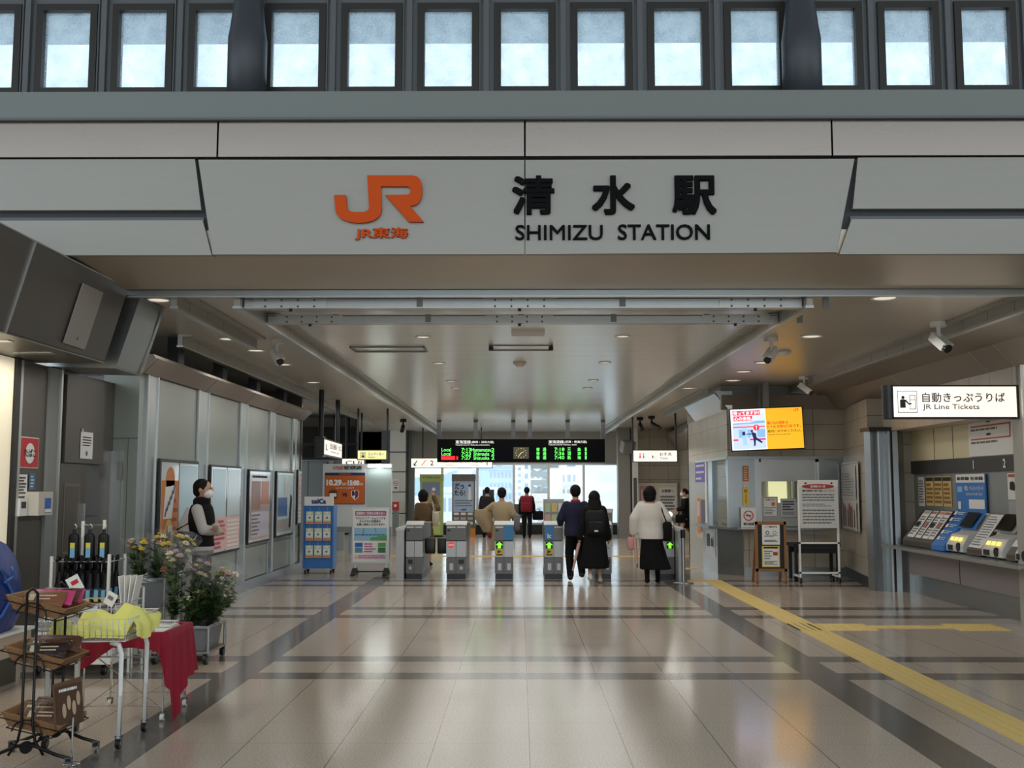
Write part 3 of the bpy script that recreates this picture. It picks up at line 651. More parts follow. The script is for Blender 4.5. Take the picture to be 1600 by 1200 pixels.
darkcam(1018, 650, 'black camera under the right ceiling, right of a pair beyond the toilets sign', 45)
darkcam(630, 655, 'black camera under the left ceiling by the jointed pillar', 0)
p = at(812, 566, Z=3.5); m = MB(); m.lathe([(.02, -.075), (.06, -.06), (.07, -.035), (.095, -.03), (.1, 0)], mat('detector cream', (206, 198, 180), .5), p, 20); m.build('smoke_detector', loc=p, label='round cream smoke detector in the middle of the main ceiling', cat='smoke detector')
p = at(1225, 549, Z=3.5); m = MB(); m.lathe([(.02, -.06), (.06, -.05), (.09, -.03), (.1, 0)], WPL, p, 20); m.build('smoke_detector', loc=p, label='white smoke detector in the right ceiling beside the upper white camera', cat='smoke detector')
a = at(812, 507, Y=12.9); m = MB(); p = at(825, 518, Z=3.5); m.box((p.x-.2, p.y-.18, 3.47), (p.x+.2, p.y+.2, 3.5), mat('cover plate cream', (204, 204, 196), .5)); m.build('cover_plate', loc=(p.x, p.y, 3.47), label='pale square cover plate on the main ceiling behind the second beam', cat='cover plate')
p = at(814, 543, Z=3.5); t = thing('air_vent', 'slim rectangular ceiling vent frame in front of the smoke detector', 'vent', (p.x, p.y, 3.5)); m = MB()
for a, b in (((-.42, -.25), (.42, -.23)), ((-.42, .23), (.42, .25)), ((-.42, -.25), (-.39, .25)), ((.39, -.25), (.42, .25))): m.box((p.x+a[0], p.y+a[1], 3.485), (p.x+b[0], p.y+b[1], 3.5), GREY)
m.build('frame', t); m = MB()
for s in (-.4, .4): m.box((p.x+s-.03, p.y-.2, 3.44), (p.x+s+.03, p.y-.12, 3.49), BLK2)
m.build('clip', t)
p = at(608, 545, Z=3.5); m = MB()
for a, b in (((-.5, -.25), (.5, -.235)), ((-.5, .235), (.5, .25)), ((-.5, -.25), (-.485, .25)), ((.485, -.25), (.5, .25))): m.box((p.x+a[0], p.y+a[1], 3.48), (p.x+b[0], p.y+b[1], 3.499), GREY)
m.build('access_hatch', loc=(p.x, p.y, 3.49), label='outline of an access hatch in the main ceiling left of centre', cat='hatch')

# ---------------------------------------------------------------- departure board
BY = 30.0
a, b = at(683, 722, BY), at(945, 686, BY)
t = thing('departure_board', 'long black electronic departure board with green rows hanging before the far windows', 'departure board', ((a.x+b.x)/2, BY, b.z))
m = MB(); m.box((a.x, BY, a.z), (b.x, BY+.25, b.z), SIGNBK); m.build('casing', t)
for px in (685.5, 743, 802, 828, 887.5, 943): x = at(px, 700, BY).x; m = MB(); m.box((x-.06, BY+.06, b.z), (x+.06, BY+.2, 3.5), GREYD); m.build('pole', t)
cw = lambda x: (x-298)/1235; ch = lambda y: 1-(y-122)/165
LEDG = glow('led green', (110, 255, 110), .8); LEDR = glow('led red', (255, 40, 50), .8); TXW = glow('board white text', (210, 210, 206), .8)
def bt(c, s, x0, y0, x1, y1, mt, bold=.008): c.txt(s, cw(x0), ch(y1), cw(x1), ch(y0), mt, 2, bold, False)
m = MB(); c = Card(m, (a.x, BY, a.z), XU, ZU, b.x-a.x, b.z-a.z, .004); bt(c, '東海道線', 433, 131, 545, 156, TXW); bt(c, '(静岡・浜松方面)', 550, 135, 715, 155, TXW); bt(c, 'Tokaido Line for Shizuoka, Hamamatsu', 433, 159, 685, 170, TXW)
bt(c, '東海道線', 1118, 131, 1230, 154, TXW); bt(c, '(沼津・熱海方面)', 1236, 133, 1400, 154, TXW); bt(c, 'Tokaido Line for Numazu, Atami', 1118, 157, 1325, 169, TXW); m.build('heading_lettering', t)
m = MB(); c = Card(m, (a.x, BY, a.z), XU, ZU, b.x-a.x, b.z-a.z, .003)
scr = mat('board display', (12, 14, 22), .8, spec=.1); c.rect(cw(320), ch(276), cw(840), ch(178), scr); c.rect(cw(990), ch(276), cw(1515), ch(178), scr); m.build('display', t)
m = MB(); c = Card(m, (a.x, BY, a.z), XU, ZU, b.x-a.x, b.z-a.z, .004)
for k, (ty, tm, ds) in enumerate((('Local', '7:13', 'Hamamatsu'), ('Local', '7:23', 'Shimada'), (None, '7:27', 'Shizuoka'))):
    y = 186+k*29
    if ty: bt(c, ty, 330, y, 400, y+25, LEDG)
    else: c.rect(cw(328), ch(y+27), cw(430), ch(y), LEDR, 2); bt(c, '1', 440, y+2, 452, y+26, LEDR)
    bt(c, tm, 477, y, 547, y+25, LEDG); w_ = (550, 694) if k == 0 else (565, 682); bt(c, ds, w_[0], y+1, w_[1], y+26, LEDG); bt(c, '2', 697, y, 719, y+25, LEDG)
for k, (tm, d1, d2) in enumerate((('7:18', '三', '島'), ('7:36', '沼', '津'), ('7:40', '熱', '海'))):
    y = 184+k*29
    for s, x in (('普', 1028), ('通', 1076), (d1, 1257), (d2, 1331)): bt(c, s, x, y, x+25, y+26, LEDG, .01)
    bt(c, tm, 1162, y, 1235, y+25, LEDG); bt(c, '1', 1386, y, 1398, y+25, LEDG)
m.build('train_rows', t)
m = MB(); c = Card(m, (a.x, BY, a.z), XU, ZU, b.x-a.x, b.z-a.z, .006); CK = mat('clock face', (96, 92, 74), .5); c.rect(cw(860), ch(264), cw(973), ch(180), CK, 1); ck = m.build('clock', t)
m = MB(); c = Card(m, (a.x, BY, a.z), XU, ZU, b.x-a.x, b.z-a.z, .006); CKT = glow('clock marks', (226, 214, 150), .6); ccx, ccy = cw(916), ch(222)
for k in range(12): an = k*math.pi/6; c.circ(ccx+.031*math.sin(an), ccy+.20*math.cos(an), .018, CKT, 2, 8)
for an, ln, wd in ((R(214), .19, .012), (R(60), .13, .016)):
    e = (ccx+.031*ln/.2*math.sin(an), ccy+ln*math.cos(an)); px_, py_ = .0025*math.cos(an), -.012*math.sin(an)
    c.poly([(ccx-px_, ccy-py_), (ccx+px_, ccy+py_), (e[0]+px_*.5, e[1]+py_*.5), (e[0]-px_*.5, e[1]-py_*.5)], CKT, 3)
m.build('clock_hands', ck)

# ---------------------------------------------------------------- hanging signs
SGW = glow('lit sign white', (255, 245, 230), .62); SGY = glow('lit sign pale yellow', (240, 236, 168), .5); TXB = mat('sign text', (74, 66, 72), .6)
def hangsign(name, label, x0, y0, x1, y1, Y, face, poles=(), dep=.12, endcap=0, thin=.02):
    a, b = at(x0, y1, Y), at(x1, y0, Y); t = thing(name, label, 'sign', ((a.x+b.x)/2, Y, b.z))
    m = MB(); m.box((a.x-thin-endcap, Y+.005, a.z-thin), (b.x+thin+endcap, Y+dep, b.z+thin), BLACK)
    if endcap:
        for s, x in ((-1, a.x), (1, b.x)): m.cyl((x+s*endcap*.5, Y+dep/2, a.z-thin), (x+s*endcap*.5, Y+dep/2, b.z+thin), dep*.55, BLACK, n=20)
    m.build('casing', t); m = MB(); m.box((a.x, Y-.006, a.z), (b.x, Y+.005, b.z), face); m.build('face', t)
    for p in poles: x = at(p, y0, Y).x; m = MB(); m.cyl((x, Y+.06, b.z), (x, Y+.06, 3.5), .025, BLACK); m.build('pole', t)
    m = MB(); c = Card(m, (a.x, Y-.006, a.z), XU, ZU, b.x-a.x, b.z-a.z, .002); return t, m, c
t, m, c = hangsign('ticket_sign', 'lit white sign reading JR Line Tickets hanging over the ticket machines', 1397, 604, 1587, 651.5, 12.5, SGW, (), .14, .06)
c.txt('自動きっぷうりば', .232, .48, .906, .80, TXB, 2, .012, False); c.txt('JR Line Tickets', .232, .20, .694, .42, mat('sign text grey', (130, 122, 120), .6), 2, .01, False); m.build('lettering', t)
m = MB(); c = Card(m, c.o, XU, ZU, c.w, c.h, .002)
for x0, y0, x1, y1 in ((.03, .14, .035, .86), (.185, .14, .19, .86), (.03, .14, .19, .165), (.03, .84, .19, .86), (.128, .25, .133, .72), (.172, .25, .177, .72), (.128, .25, .177, .272), (.128, .7, .177, .72), (.128, .55, .177, .57)): c.rect(x0, y0, x1, y1, INKG, 2)
c.circ(.075, .64, .055, BLACK, 2); c.poly([(.05, .3), (.095, .3), (.095, .56), (.085, .58), (.06, .58), (.05, .55)], BLACK, 2); c.poly([(.09, .53), (.12, .40), (.145, .42), (.145, .46), (.122, .45), (.098, .58)], BLACK, 2); m.build('pictogram', t)
t, m, c = hangsign('toilet_sign', 'lit cream toilets sign hanging on two black rods at the right', 990, 704, 1057.5, 721, 26.5, SGW, (989, 1056.5))
c.txt('お手洗', .60, .5, .88, .82, TXB, 2, .01, False); c.txt('Toilets', .61, .2, .79, .4, INKG, 2, .01, False); m.build('lettering', t)
m = MB(); c = Card(m, c.o, XU, ZU, c.w, c.h, .002); RD = glow('pictogram red', (206, 60, 60), .7); BL = glow('pictogram blue', (60, 130, 170), .7)
for x, k in ((.15, RD), (.23, BL)): c.circ(x, .68, .07, k, 2, 12); c.poly([(x-.022, .3), (x+.022, .3), (x+.012, .58), (x-.012, .58)], k, 2)
for x0, x1 in ((.1, .28), (.33, .55)):
    for q_ in ((x0, .2, x1, .215), (x0, .8, x1, .815), (x0, .2, x0+.004, .81), (x1-.004, .2, x1, .81)): c.rect(*q_, INKG, 2)
c.circ(.44, .5, .06, BLACK, 2, 12); c.rect(.43, .3, .455, .48, BLACK, 2); c.circ(.5, .4, .1, INKG, 2, 14, .08); m.build('pictogram', t)
t, m, c = hangsign('lift_sign', 'pale yellow lit lift sign hanging on two black rods at the left', 559, 704, 603.5, 717.5, 25.5, SGY, (558.5, 604.5))
c.txt('エレベーター', .36, .42, .92, .8, TXB, 2, .01, False); c.txt('Elevator', .36, .16, .62, .34, INKG, 2, .01, False); m.build('lettering', t)
m = MB(); c = Card(m, c.o, XU, ZU, c.w, c.h, .002)
for q_ in ((.1, .16, .27, .2), (.1, .8, .27, .84), (.1, .16, .115, .84), (.255, .16, .27, .84)): c.rect(*q_, TXB, 2)
c.rect(.135, .22, .235, .46, TXB, 2); c.circ(.16, .62, .08, TXB, 2, 10); c.circ(.21, .62, .08, TXB, 2, 10); m.build('pictogram', t)
t, m, c = hangsign('platform_sign', 'lit white platform 1 and 2 direction sign behind the departure board', 642.5, 716.5, 769, 730.5, 34, SGW, (660, 752))
c.txt('2', .236, .22, .275, .8, INK, 2, .01); c.txt('1', .925, .25, .95, .85, INK, 2, .01); c.txt('沼津・熱海方面', .40, .5, .63, .95, INK, 2, .0, False); c.txt('静岡・浜松方面', .66, .5, .88, .95, INK, 2, 0, False); c.txt('for Numazu', .43, .2, .53, .36, INKG, 2, 0, False); c.txt('for Hamamatsu', .74, .2, .84, .36, INKG, 2, 0, False); m.build('lettering', t)
m = MB(); c = Card(m, c.o, XU, ZU, c.w, c.h, .002); c.poly([(.03, .2), (.065, .2), (.065, .3), (.047, .3), (.078, .76), (.07, .82), (.038, .38), (.038, .5), (.03, .5)], INK, 2); c.poly([(.125, .25), (.14, .25), (.175, .72), (.19, .72), (.19, .8), (.17, .8), (.135, .33), (.125, .33)], RD, 2); m.build('pictogram', t)
# tilted lit sign at the far left, seen at an angle
o1, o2 = at(506, 690, 20.5), at(534.5, 690, 23.3); zt, zb = at(506, 685.5, 20.5).z, at(506, 710, 20.5).z
u = V((o2.x-o1.x, 2.8, 0)); L_ = u.length; u.normalize(); n_ = u.cross(ZU)
t = thing('exit_sign', 'lit cream direction sign hung at an angle past the glass panel wall', 'sign', o1); m = MB()
P_ = [o1-n_*.14, o1+u*L_-n_*.14, o1+u*L_, o1]; m.prism([(p.x, p.y) for p in P_], (0, 0, zb-.02), XU, (0, 1, 0), (0, 0, zt-zb+.04), BLACK); m.box((o1.x-.18, o1.y, zb-.05), (o1.x-.02, o1.y+.3, zt+.05), BLACK); m.build('casing', t)
m = MB(); c = Card(m, V((o1.x, o1.y, zb)), u, ZU, L_, zt-zb, .004); c.rect(.02, .03, .98, .97, SGW, 1); m.build('face', t)
m = MB(); c = Card(m, V((o1.x, o1.y, zb)), u, ZU, L_, zt-zb, .004); c.txt('自由通路・出口', .3, .45, .93, .85, TXB, 3, .01, False); c.txt('North Exit', .35, .2, .8, .36, INKG, 3, .01, False); c.poly([(.08, .3), (.16, .3), (.16, .36), (.115, .36), (.115, .7), (.08, .7)], INK, 3); m.build('lettering', t)
for k in (.03, .9): p = o1+u*L_*k-n_*.07; m = MB(); m.cyl((p.x, p.y, zt), (p.x, p.y, 3.5), .05, BLACK); m.build('pole', t)
t, m, c = hangsign('guide_sign', 'lit cream sign half hidden behind the top of the match notice wall', 534.5, 717, 569, 727, 27, SGW, (540, 564)); c.txt('CUi', .15, .1, .9, .7, TXB, 2, .01, False); m.build('lettering', t)

# ---------------------------------------------------------------- ticket gates
GF = 18.95
GD = mat('gate dark grey', (104, 104, 102), .4, .3); GLT = mat('gate pale grey', (176, 178, 178), .35, .3); GBK = mat('gate kick black', (26, 28, 34), .4)
GTOP = mat('gate top', (204, 206, 204), .35); AR = glow('arrow green', (120, 255, 40), 1.1); GYE = mat('gate yellow mark', (212, 176, 52), .5)
NOENT = glow('no entry red', (214, 60, 66), .5); RDR = mat('card reader blue', (44, 122, 176), .4)
def flap(t, x0, x1, y0): m = MB(); m.cbox(((x0+x1)/2, y0+.45, .56), (abs(x1-x0), .05, .28), BLACK, bev=.02); m.build('flap', t)
def gate(pl, pr_, label, arrow=None, noentry=False, reader=None, left_disp=False, right_disp=False, guard=False, slots=(), mark=True):
    xa, xb = at(pl, 903, GF).x, at(pr_, 903, GF).x; xc = (xa+xb)/2
    t = thing('ticket_gate', label, 'ticket gate', (xc, GF+.85, 0), 'ticket gates across the hall'); L = 1.75
    m = MB(); m.box((xa+.02, GF+.02, .09), (xb-.02, GF+L, .66), GD); m.box((xa, GF, .39), (xc-.004, GF+.3, .665), GLT); m.box((xc+.004, GF, .39), (xb, GF+.3, .665), GLT)
    m.box((xa, GF, .1), (xc-.004, GF+.3, .375), GD); m.box((xc+.004, GF, .1), (xb, GF+.3, .375), GD); m.box((xa+.03, GF+.3, .3), (xb-.03, GF+L, .62), mat('gate side steel', (168, 170, 170), .25, .8)); m.build('body', t)
    m = MB(); m.box((xa+.01, GF+.01, 0), (xb-.01, GF+L, .09), GBK); m.build('kick', t)
    m = MB()
    m.prism([(GF, .68), (GF+L, .68), (GF+L, .93), (GF+.5, .97), (GF+.22, .99), (GF+.03, .93), (GF, .90)], (xa, 0, 0), (0, 1, 0), (0, 0, 1), (xb-xa, 0, 0), GD); m.build('head', t)
    m = MB(); m.prism([(GF+.03, .935), (GF+.22, .995), (GF+.5, .975), (GF+L, .935), (GF+L, .955), (GF+.5, .995), (GF+.22, 1.015), (GF+.02, .955)], (xa-.01, 0, 0), (0, 1, 0), (0, 0, 1), (xb-xa+.02, 0, 0), GTOP); m.build('top', t)
    c = lambda mb: Card(mb, (xa, GF, 0), XU, ZU, xb-xa, 1.0, .003)
    m = MB(); c(m).rect(.04, .9, .46, .925, GTOP).rect(.54, .9, .96, .925, GTOP).rect(.05, .84, .2, .87, BLK2); m.build('trim_strip', t)
    if arrow is not None:
        o = .0 if arrow == 'l' else .5
        m = MB(); c(m).rect(o+.05, .535, o+.45, .66, BLACK); p = m.build('indicator', t)
        m = MB(); k = c(m); k.poly([(o+.25, .652), (o+.06, .598), (o+.17, .598), (o+.17, .545), (o+.33, .545), (o+.33, .598), (o+.44, .598)], AR, 2); m.build('arrow', p)
        if mark: m = MB(); k = c(m); k.rect(o+.05, .41, o+.45, .53, GYE); k.poly([(o+.15, .45), (o+.36, .485), (o+.15, .515)], BLACK, 2); k.rect(o+.08, .42, o+.42, .44, BLACK, 2); m.build('ticket_mark', t)
    if noentry: m = MB(); k = c(m); k.circ(.25, .6, .055, NOENT); k.rect(.12, .588, .38, .612, WHITE, 2); m.build('no_entry_sign', t)
    if reader:
        o = 0 if reader[0] == 'l' else .5
        m = MB(); m.box((xa+(xb-xa)*o+.005, GF-.006, .69), (xa+(xb-xa)*(o+.5)-.005, GF+.25, .945), RDR); p = m.build('card_reader', t)
        if reader == 'lI': m = MB(); k = c(m); k.txt('Ic', .1, .72, .42, .8, WHITE, 4, .03); m.build('lettering', p)
    if slots:
        m = MB(); k = c(m)
        for s in slots: k.rect(s+.17, .16, s+.36, .28, GLT)
        m.build('slot', t)
    for d, o in ((left_disp, 0), (right_disp, .5)):
        if d: m = MB(); k = c(m); k.rect(o+.12, .27, o+.4, .345, BLACK); m.build('screen', t); m = MB(); k = c(m); k.rect(o+.18, .17, o+.34, .225, GLT); m.build('slot', t)
    return t, xa, xb
t, xa, xb = gate(634, 660, 'leftmost ticket gate with a separate grey guard plate beside it', right_disp=False, left_disp=True); flap(t, xb, xb+.19, GF)
m = MB(); x0, x1 = at(619, 903, 18.9).x, at(631, 903, 18.9).x; m.box((x0, 18.85, 0), (x1, 20.4, .86), GLT); m.box((x0-.01, 18.84, .86), (x1+.01, 20.4, .90), GTOP); m.build('guard_panel', loc=(x0, 19.5, 0), label='grey guard plate left of the leftmost ticket gate', cat='barrier panel')
t, xa, xb = gate(697, 728, 'second ticket gate from the left with a red no entry sign', noentry=True, right_disp=True, slots=(0,)); flap(t, xa-.19, xa, GF)
gate(773, 802, 'third ticket gate from the left with green arrow and blue reader on the right', 'l', reader='r', slots=(0, .5))
gate(851, 880, 'fourth ticket gate from the left with a blue reader marked Ic', 'l', reader='lI', slots=(0, .5))
t, xa, xb = gate(929, 956, 'fifth ticket gate from the left, partly behind the woman in the long black coat', right_disp=True); m = MB(); k = Card(m, (xa, GF, 0), XU, ZU, xb-xa, 1, .003); k.poly([(.6, .53), (.9, .53), (.75, .59)], INKG, 1); k.poly([(.65, .54), (.85, .54), (.75, .58)], GLT, 2); m.build('hazard_mark', t)
t, xa, xb = gate(1028, 1054, 'rightmost ticket gate with a green arrow beside the belt post', 'r', mark=False)
m = MB(); m.cyl((xb-.04, GF+.2, .95), (xb-.04, GF+.2, 1.1), .035, GYE); m.ell((xb-.04, GF+.2, 1.13), (.05, .05, .05), glow('gate lamp', (255, 252, 240), .9), 12, 8); m.build('signal_lamp', t)
m = MB(); x0, x1 = at(1059, 903, 18.7).x, at(1066.5, 903, 18.7).x; m.box((x0, 18.6, 0), (x1, 20.2, .86), GLT); m.box((x0-.01, 18.59, .86), (x1+.01, 20.2, .92), GTOP); m.build('guard_panel', loc=(x0, 19.3, 0), label='grey guard plate right of the rightmost ticket gate', cat='barrier panel')
p = at(1068, 910, 18.2); t = thing('belt_post', 'steel belt post on a round base right of the rightmost gate', 'belt post', (p.x, 18.2, 0))
m = MB(); m.lathe([(.001, 0), (.17, 0), (.17, .012), (.05, .03), (.001, .03)], STEEL, (p.x, 18.2, 0), 24); m.build('base', t)
m = MB(); m.cyl((p.x, 18.2, .02), (p.x, 18.2, .84), .032, STEEL, n=16); m.build('pole', t); m = MB(); m.cyl((p.x, 18.2, .76), (p.x, 18.2, .9), .04, BLACK, n=16); hd = m.build('head', t)
m = MB(); m.prism([(p.x, 18.2), (x1, 18.58), (x1, 18.585), (p.x, 18.206)], (0, 0, .8), XU, (0, 1, 0), (0, 0, .05), mat('belt navy', (30, 44, 92), .7)); m.build('belt', t)

# ---------------------------------------------------------------- right side: screen, boards, notices
GLB = glow('screen light blue', (196, 216, 250), .64); GOR = glow('screen orange', (250, 184, 40), .64); GRD = glow('screen red', (230, 60, 80), .64); GWH = glow('screen white', (250, 248, 255), .64); GBL2 = glow('screen mid blue', (140, 186, 232), .64); GNV = glow('screen navy', (28, 32, 80), .64); GDR = glow('screen dark orange', (232, 90, 20), .64); GBR = glow('screen brown text', (70, 52, 10), .64)
TY = 18.9; a = at(1144.5, 704, TY); b = at(1256.5, 699.5, TY); c_ = at(1138, 640.5, TY)
u = (b-a); W_ = u.length; u.normalize(); vv = V((0, 0, 1)) - u*u.z; vv.normalize(); vv = (vv + u*-.05).normalized(); H_ = (c_-a).length; vv = (vv-u*vv.dot(u)).normalized(); nn = u.cross(vv)
t = thing('advert_screen', 'lit advertising screen, half picture half orange text, above the station office', 'screen', a+u*W_/2+vv*H_)
m = MB(); q_ = [(-.02, -.02), (W_+.02, -.02), (W_+.02, H_+.02), (-.02, H_+.02)]; m.prism(q_, a-nn*.09, u, vv, nn*.085, BLACK); m.build('casing', t)
m = MB(); px_ = at(1199, 620, TY).x; m.box((px_-.05, TY+.1, a.z+H_*.5), (px_+.05, TY+.18, 3.5), GREY); m.build('pole', t)
m = MB(); c = Card(m, a, u, vv, W_, H_, .002)
c.rect(0, 0, .49, 1, GWH, 1); c.rect(.02, .02, .475, .62, GLB, 2); c.rect(.02, .62, .475, .9, glow('screen sky', (222, 234, 252), .64), 2); c.poly([(.02, .62), (.02, .66), (.26, .67), (.36, .71), (.475, .71), (.475, .64)], GBL2, 3); c.rect(.02, .55, .475, .575, GRD, 3); c.rect(.02, .23, .09, .27, GRD, 3); c.rect(.25, .23, .475, .27, GRD, 3)
for x in (.1, .22): c.rect(x, .3, x+.05, .5, GBL2, 3)
c.rect(.36, .3, .475, .5, GBL2, 3); c.rect(.15, .12, .21, .54, glow('screen pale blue', (166, 206, 240), .64), 3); c.rect(.15, .36, .19, .45, GNV, 4)
c.rect(.03, .85, .41, .96, GRD, 4); c.rect(.04, .71, .3, .83, GRD, 4); c.txt('持ってますか?', .04, .86, .4, .95, GWH, 5, .03, False); c.txt('心の余裕。', .05, .72, .3, .82, GWH, 5, .03, False)
c.circ(.35, .54, .075, GRD, 5); c.rect(.343, .53, .357, .59, GWH, 6); c.circ(.35, .505, .011, GWH, 6)
c.circ(.285, .46, .03, GBR, 5); c.poly([(.275, .44), (.34, .40), (.345, .3), (.30, .27), (.285, .36)], GNV, 5); c.poly([(.2, .39), (.285, .40), (.285, .375), (.2, .375)], GNV, 5); c.poly([(.30, .27), (.345, .30), (.43, .18), (.41, .155), (.335, .24), (.325, .1), (.30, .08), (.305, .14)], GNV, 5)
c.rect(.49, 0, 1, 1, GOR, 2); m.build('picture', t)
m = MB(); c = Card(m, a, u, vv, W_, H_, .002); c.txt('駆け込み乗車', .505, .60, .75, .68, GDR, 4, .025, False); c.txt('は', .76, .61, .80, .67, GBR, 4, .01); c.txt('とても', .505, .51, .62, .58, GBR, 4, .01, False); c.txt('危険な行為', .635, .51, .85, .585, GDR, 4, .025, False); c.txt('です。', .86, .51, .97, .58, GBR, 4, .01, False); c.txt('絶対におやめください。', .505, .40, .975, .47, GBR, 4, .01, False); c.lines(.515, .335, .97, .365, 1, GBR, 4, .4, 99)
c.poly([(.885+ (x-185)/1115*.07, .97-(y-205)/593*.065) for x, y in JR], GDR, 4); m.build('lettering', t)

def sheet(name, label, cat, x0, y0, x1, y1, Y, face=PAPER, th=.006):
    a, b = at(x0, y1, Y), at(x1, y0, Y); m = MB(); m.box((a.x, Y-th, a.z), (b.x, Y, b.z), face)
    c = Card(m, (a.x, Y-th, a.z), XU, ZU, b.x-a.x, b.z-a.z, .0015)
    return c, lambda: m.build(name, loc=((a.x+b.x)/2, Y, a.z), label=label, cat=cat)
def nosmoke(c, x, y, r, l=1): c.circ(x, y, r, RED, l, 20, r*.8); k = r*.7; kk = c.h/c.w; c.poly([(x-k*kk*.75, y+k*.6), (x-k*kk*.6, y+k*.75), (x+k*kk*.75, y-k*.6), (x+k*kk*.6, y-k*.75)], RED, l+1); c.rect(x-k*kk*.75, y-.02, x+k*kk*.75, y+.025, INK, l)
c, done = sheet('no_smoking_notice', 'white no smoking sign on the office corner behind the wooden board', 'notice', 1158, 793, 1181, 826.5, OY-.08)
nosmoke(c, .5, .62, .24); c.rect(.08, .33, .92, .335, INK); c.txt('構内禁煙', .15, .17, .85, .29, INK, 1, .03, False); c.rect(.05, .05, .95, .07, INKG); done()
c, done = sheet('door_sticker', 'orange vertical sticker on the office corner post', 'sticker', 1161, 728, 1169.5, 752, OY-.005, mat('sticker orange', (196, 120, 66), .5)); c.lines(.2, .05, .8, .95, 6, mat('sticker pale', (230, 206, 170), .6), 1); done()
c, done = sheet('door_sticker', 'yellow vertical sticker below the orange one on the office corner post', 'sticker', 1161, 762, 1169.5, 789, OY-.005, YEL); c.txt('駆', .2, .7, .8, .9, INK, 1); c.rect(.45, .1, .55, .65, INK); done()
c, done = sheet('door_sticker', 'small round no smoking sticker between the orange and yellow stickers', 'sticker', 1161.5, 753.5, 1169, 761, OY-.005, PAPER); nosmoke(c, .5, .5, .42); done()
c, done = sheet('window_notice', 'red bordered notice taped on the office window, left of the grey one', 'notice', 1191.5, 776, 1215, 808, OY+.09, PAPER)
for q_ in ((.03, .03, .97, .06), (.03, .94, .97, .97), (.03, .03, .07, .97), (.93, .03, .97, .97)): c.rect(*q_, mat('notice maroon', (130, 60, 62), .6))
c.txt('お知らせ', .2, .8, .8, .9, INK, 1, .02, False); c.lines(.12, .12, .88, .5, 5, INKG); c.circ(.7, .64, .1, mat('notice orange', (222, 130, 70), .6), 1); done()
c, done = sheet('window_notice', 'grey text notice taped on the office window behind the white easel', 'notice', 1220, 779, 1244, 808, OY+.09, mat('notice grey paper', (190, 192, 192), .6)); c.lines(.12, .35, .88, .9, 4, INK, seed=3); c.lines(.1, .12, .9, .3, 3, INKG, seed=4); done()

# wooden A-board
AY = 18.15; a, b = at(1182, 910, AY), at(1228, 815, AY); WD = mat('oak wood', (150, 100, 52), .5)
t = thing('notice_stand', 'wooden standing notice board with two papers before the station office', 'notice stand', ((a.x+b.x)/2, AY, 0))
m = MB(); m.box((a.x+.03, AY+.01, .23), (b.x-.03, AY+.025, b.z-.03), BLK2); m.build('board', t)
for x in (a.x, b.x-.04): m = MB(); m.box((x, AY, .0), (x+.04, AY+.04, b.z), WD); m.build('leg', t); m = MB(); m.cyl((x+.02, AY+.02, 0), (x+.02, AY+.02, .04), .022, BLACK); m.build('foot', t)
for x in (a.x+.01, b.x-.05): m = MB(); m.prism([(AY+.05, b.z-.1), (AY+.08, b.z-.1), (AY+.42, 0), (AY+.39, 0)], (x, 0, 0), (0, 1, 0), (0, 0, 1), (.04, 0, 0), WD); m.build('back_leg', t)
m = MB(); m.box((a.x, AY, b.z-.05), (b.x, AY+.04, b.z), WD); m.box((a.x, AY, .2), (b.x, AY+.04, .25), WD); m.build('rail', t)
c, done = sheet('notice_paper', 'white paper with drawings pinned as the upper sheet on the wooden stand', 'paper', 1191, 820, 1218, 851, AY+.0); c.txt('ご案内', .15, .85, .85, .95, mat('print rust', (170, 70, 50), .6), 1, .02, False); c.circ(.3, .6, .1, INK, 1, 12, .06); c.circ(.7, .6, .1, INKG, 1, 12, .07); c.lines(.12, .38, .9, .5, 2, INKG); c.lines(.12, .12, .88, .25, 2, INK, seed=5); done()
c, done = sheet('notice_paper', 'yellow edged paper pinned as the lower sheet on the wooden stand', 'paper', 1191, 853, 1218, 886, AY+.0); c.rect(0, 0, 1, 1, mat('paper yellow', (226, 204, 110), .7), 1); c.rect(.07, .05, .93, .86, PAPER, 2); c.rect(.1, .88, .9, .96, INK, 2); c.rect(.62, .55, .88, .72, mat('print rust', (170, 70, 50), .6), 3); c.lines(.12, .35, .6, .8, 4, INKG, 3); c.lines(.12, .1, .88, .3, 3, INK, 3, seed=6); done()
# white easel notice on castors
EY = 18.2; a, b = at(1250, 912, EY), at(1309, 750, EY)
t = thing('easel_notice', 'white framed notice easel on castors with film over a long text', 'notice stand', ((a.x+b.x)/2, EY, 0))
for x in (a.x, b.x-.03): m = MB(); m.box((x, EY, .09), (x+.03, EY+.03, b.z), WHITE); m.build('leg', t)
m = MB(); m.box((a.x, EY, .16), (b.x, EY+.03, .19), WHITE); m.box((a.x, EY, .66), (b.x, EY+.03, .69), WHITE); m.box((a.x, EY+.05, .58), (b.x, EY+.1, .6), BLK2); m.build('rail', t)
zb_ = at(1280, 825, EY).z; m = MB(); m.box((a.x+.02, EY-.01, zb_), (b.x-.02, EY, b.z-.02), PAPER); m.box((a.x, EY-.015, b.z-.05), (b.x, EY+.03, b.z), WHITE); pn = m.build('panel', t)
m = MB(); c = Card(m, (a.x+.02, EY-.01, zb_), XU, ZU, b.x-a.x-.04, b.z-.04-zb_, .002)
k = b.x-a.x; c.poly([(.5+.43*math.cos(i*math.pi/12), .91+.055*math.sin(i*math.pi/12)) for i in range(24)], mat('notice brick red', (190, 60, 48), .6), 1); c.txt('お知らせ', .3, .88, .7, .94, PAPER, 2, .03, False); c.txt('遺失物等の取り扱いについて', .08, .79, .93, .84, INK, 1, .02, False)
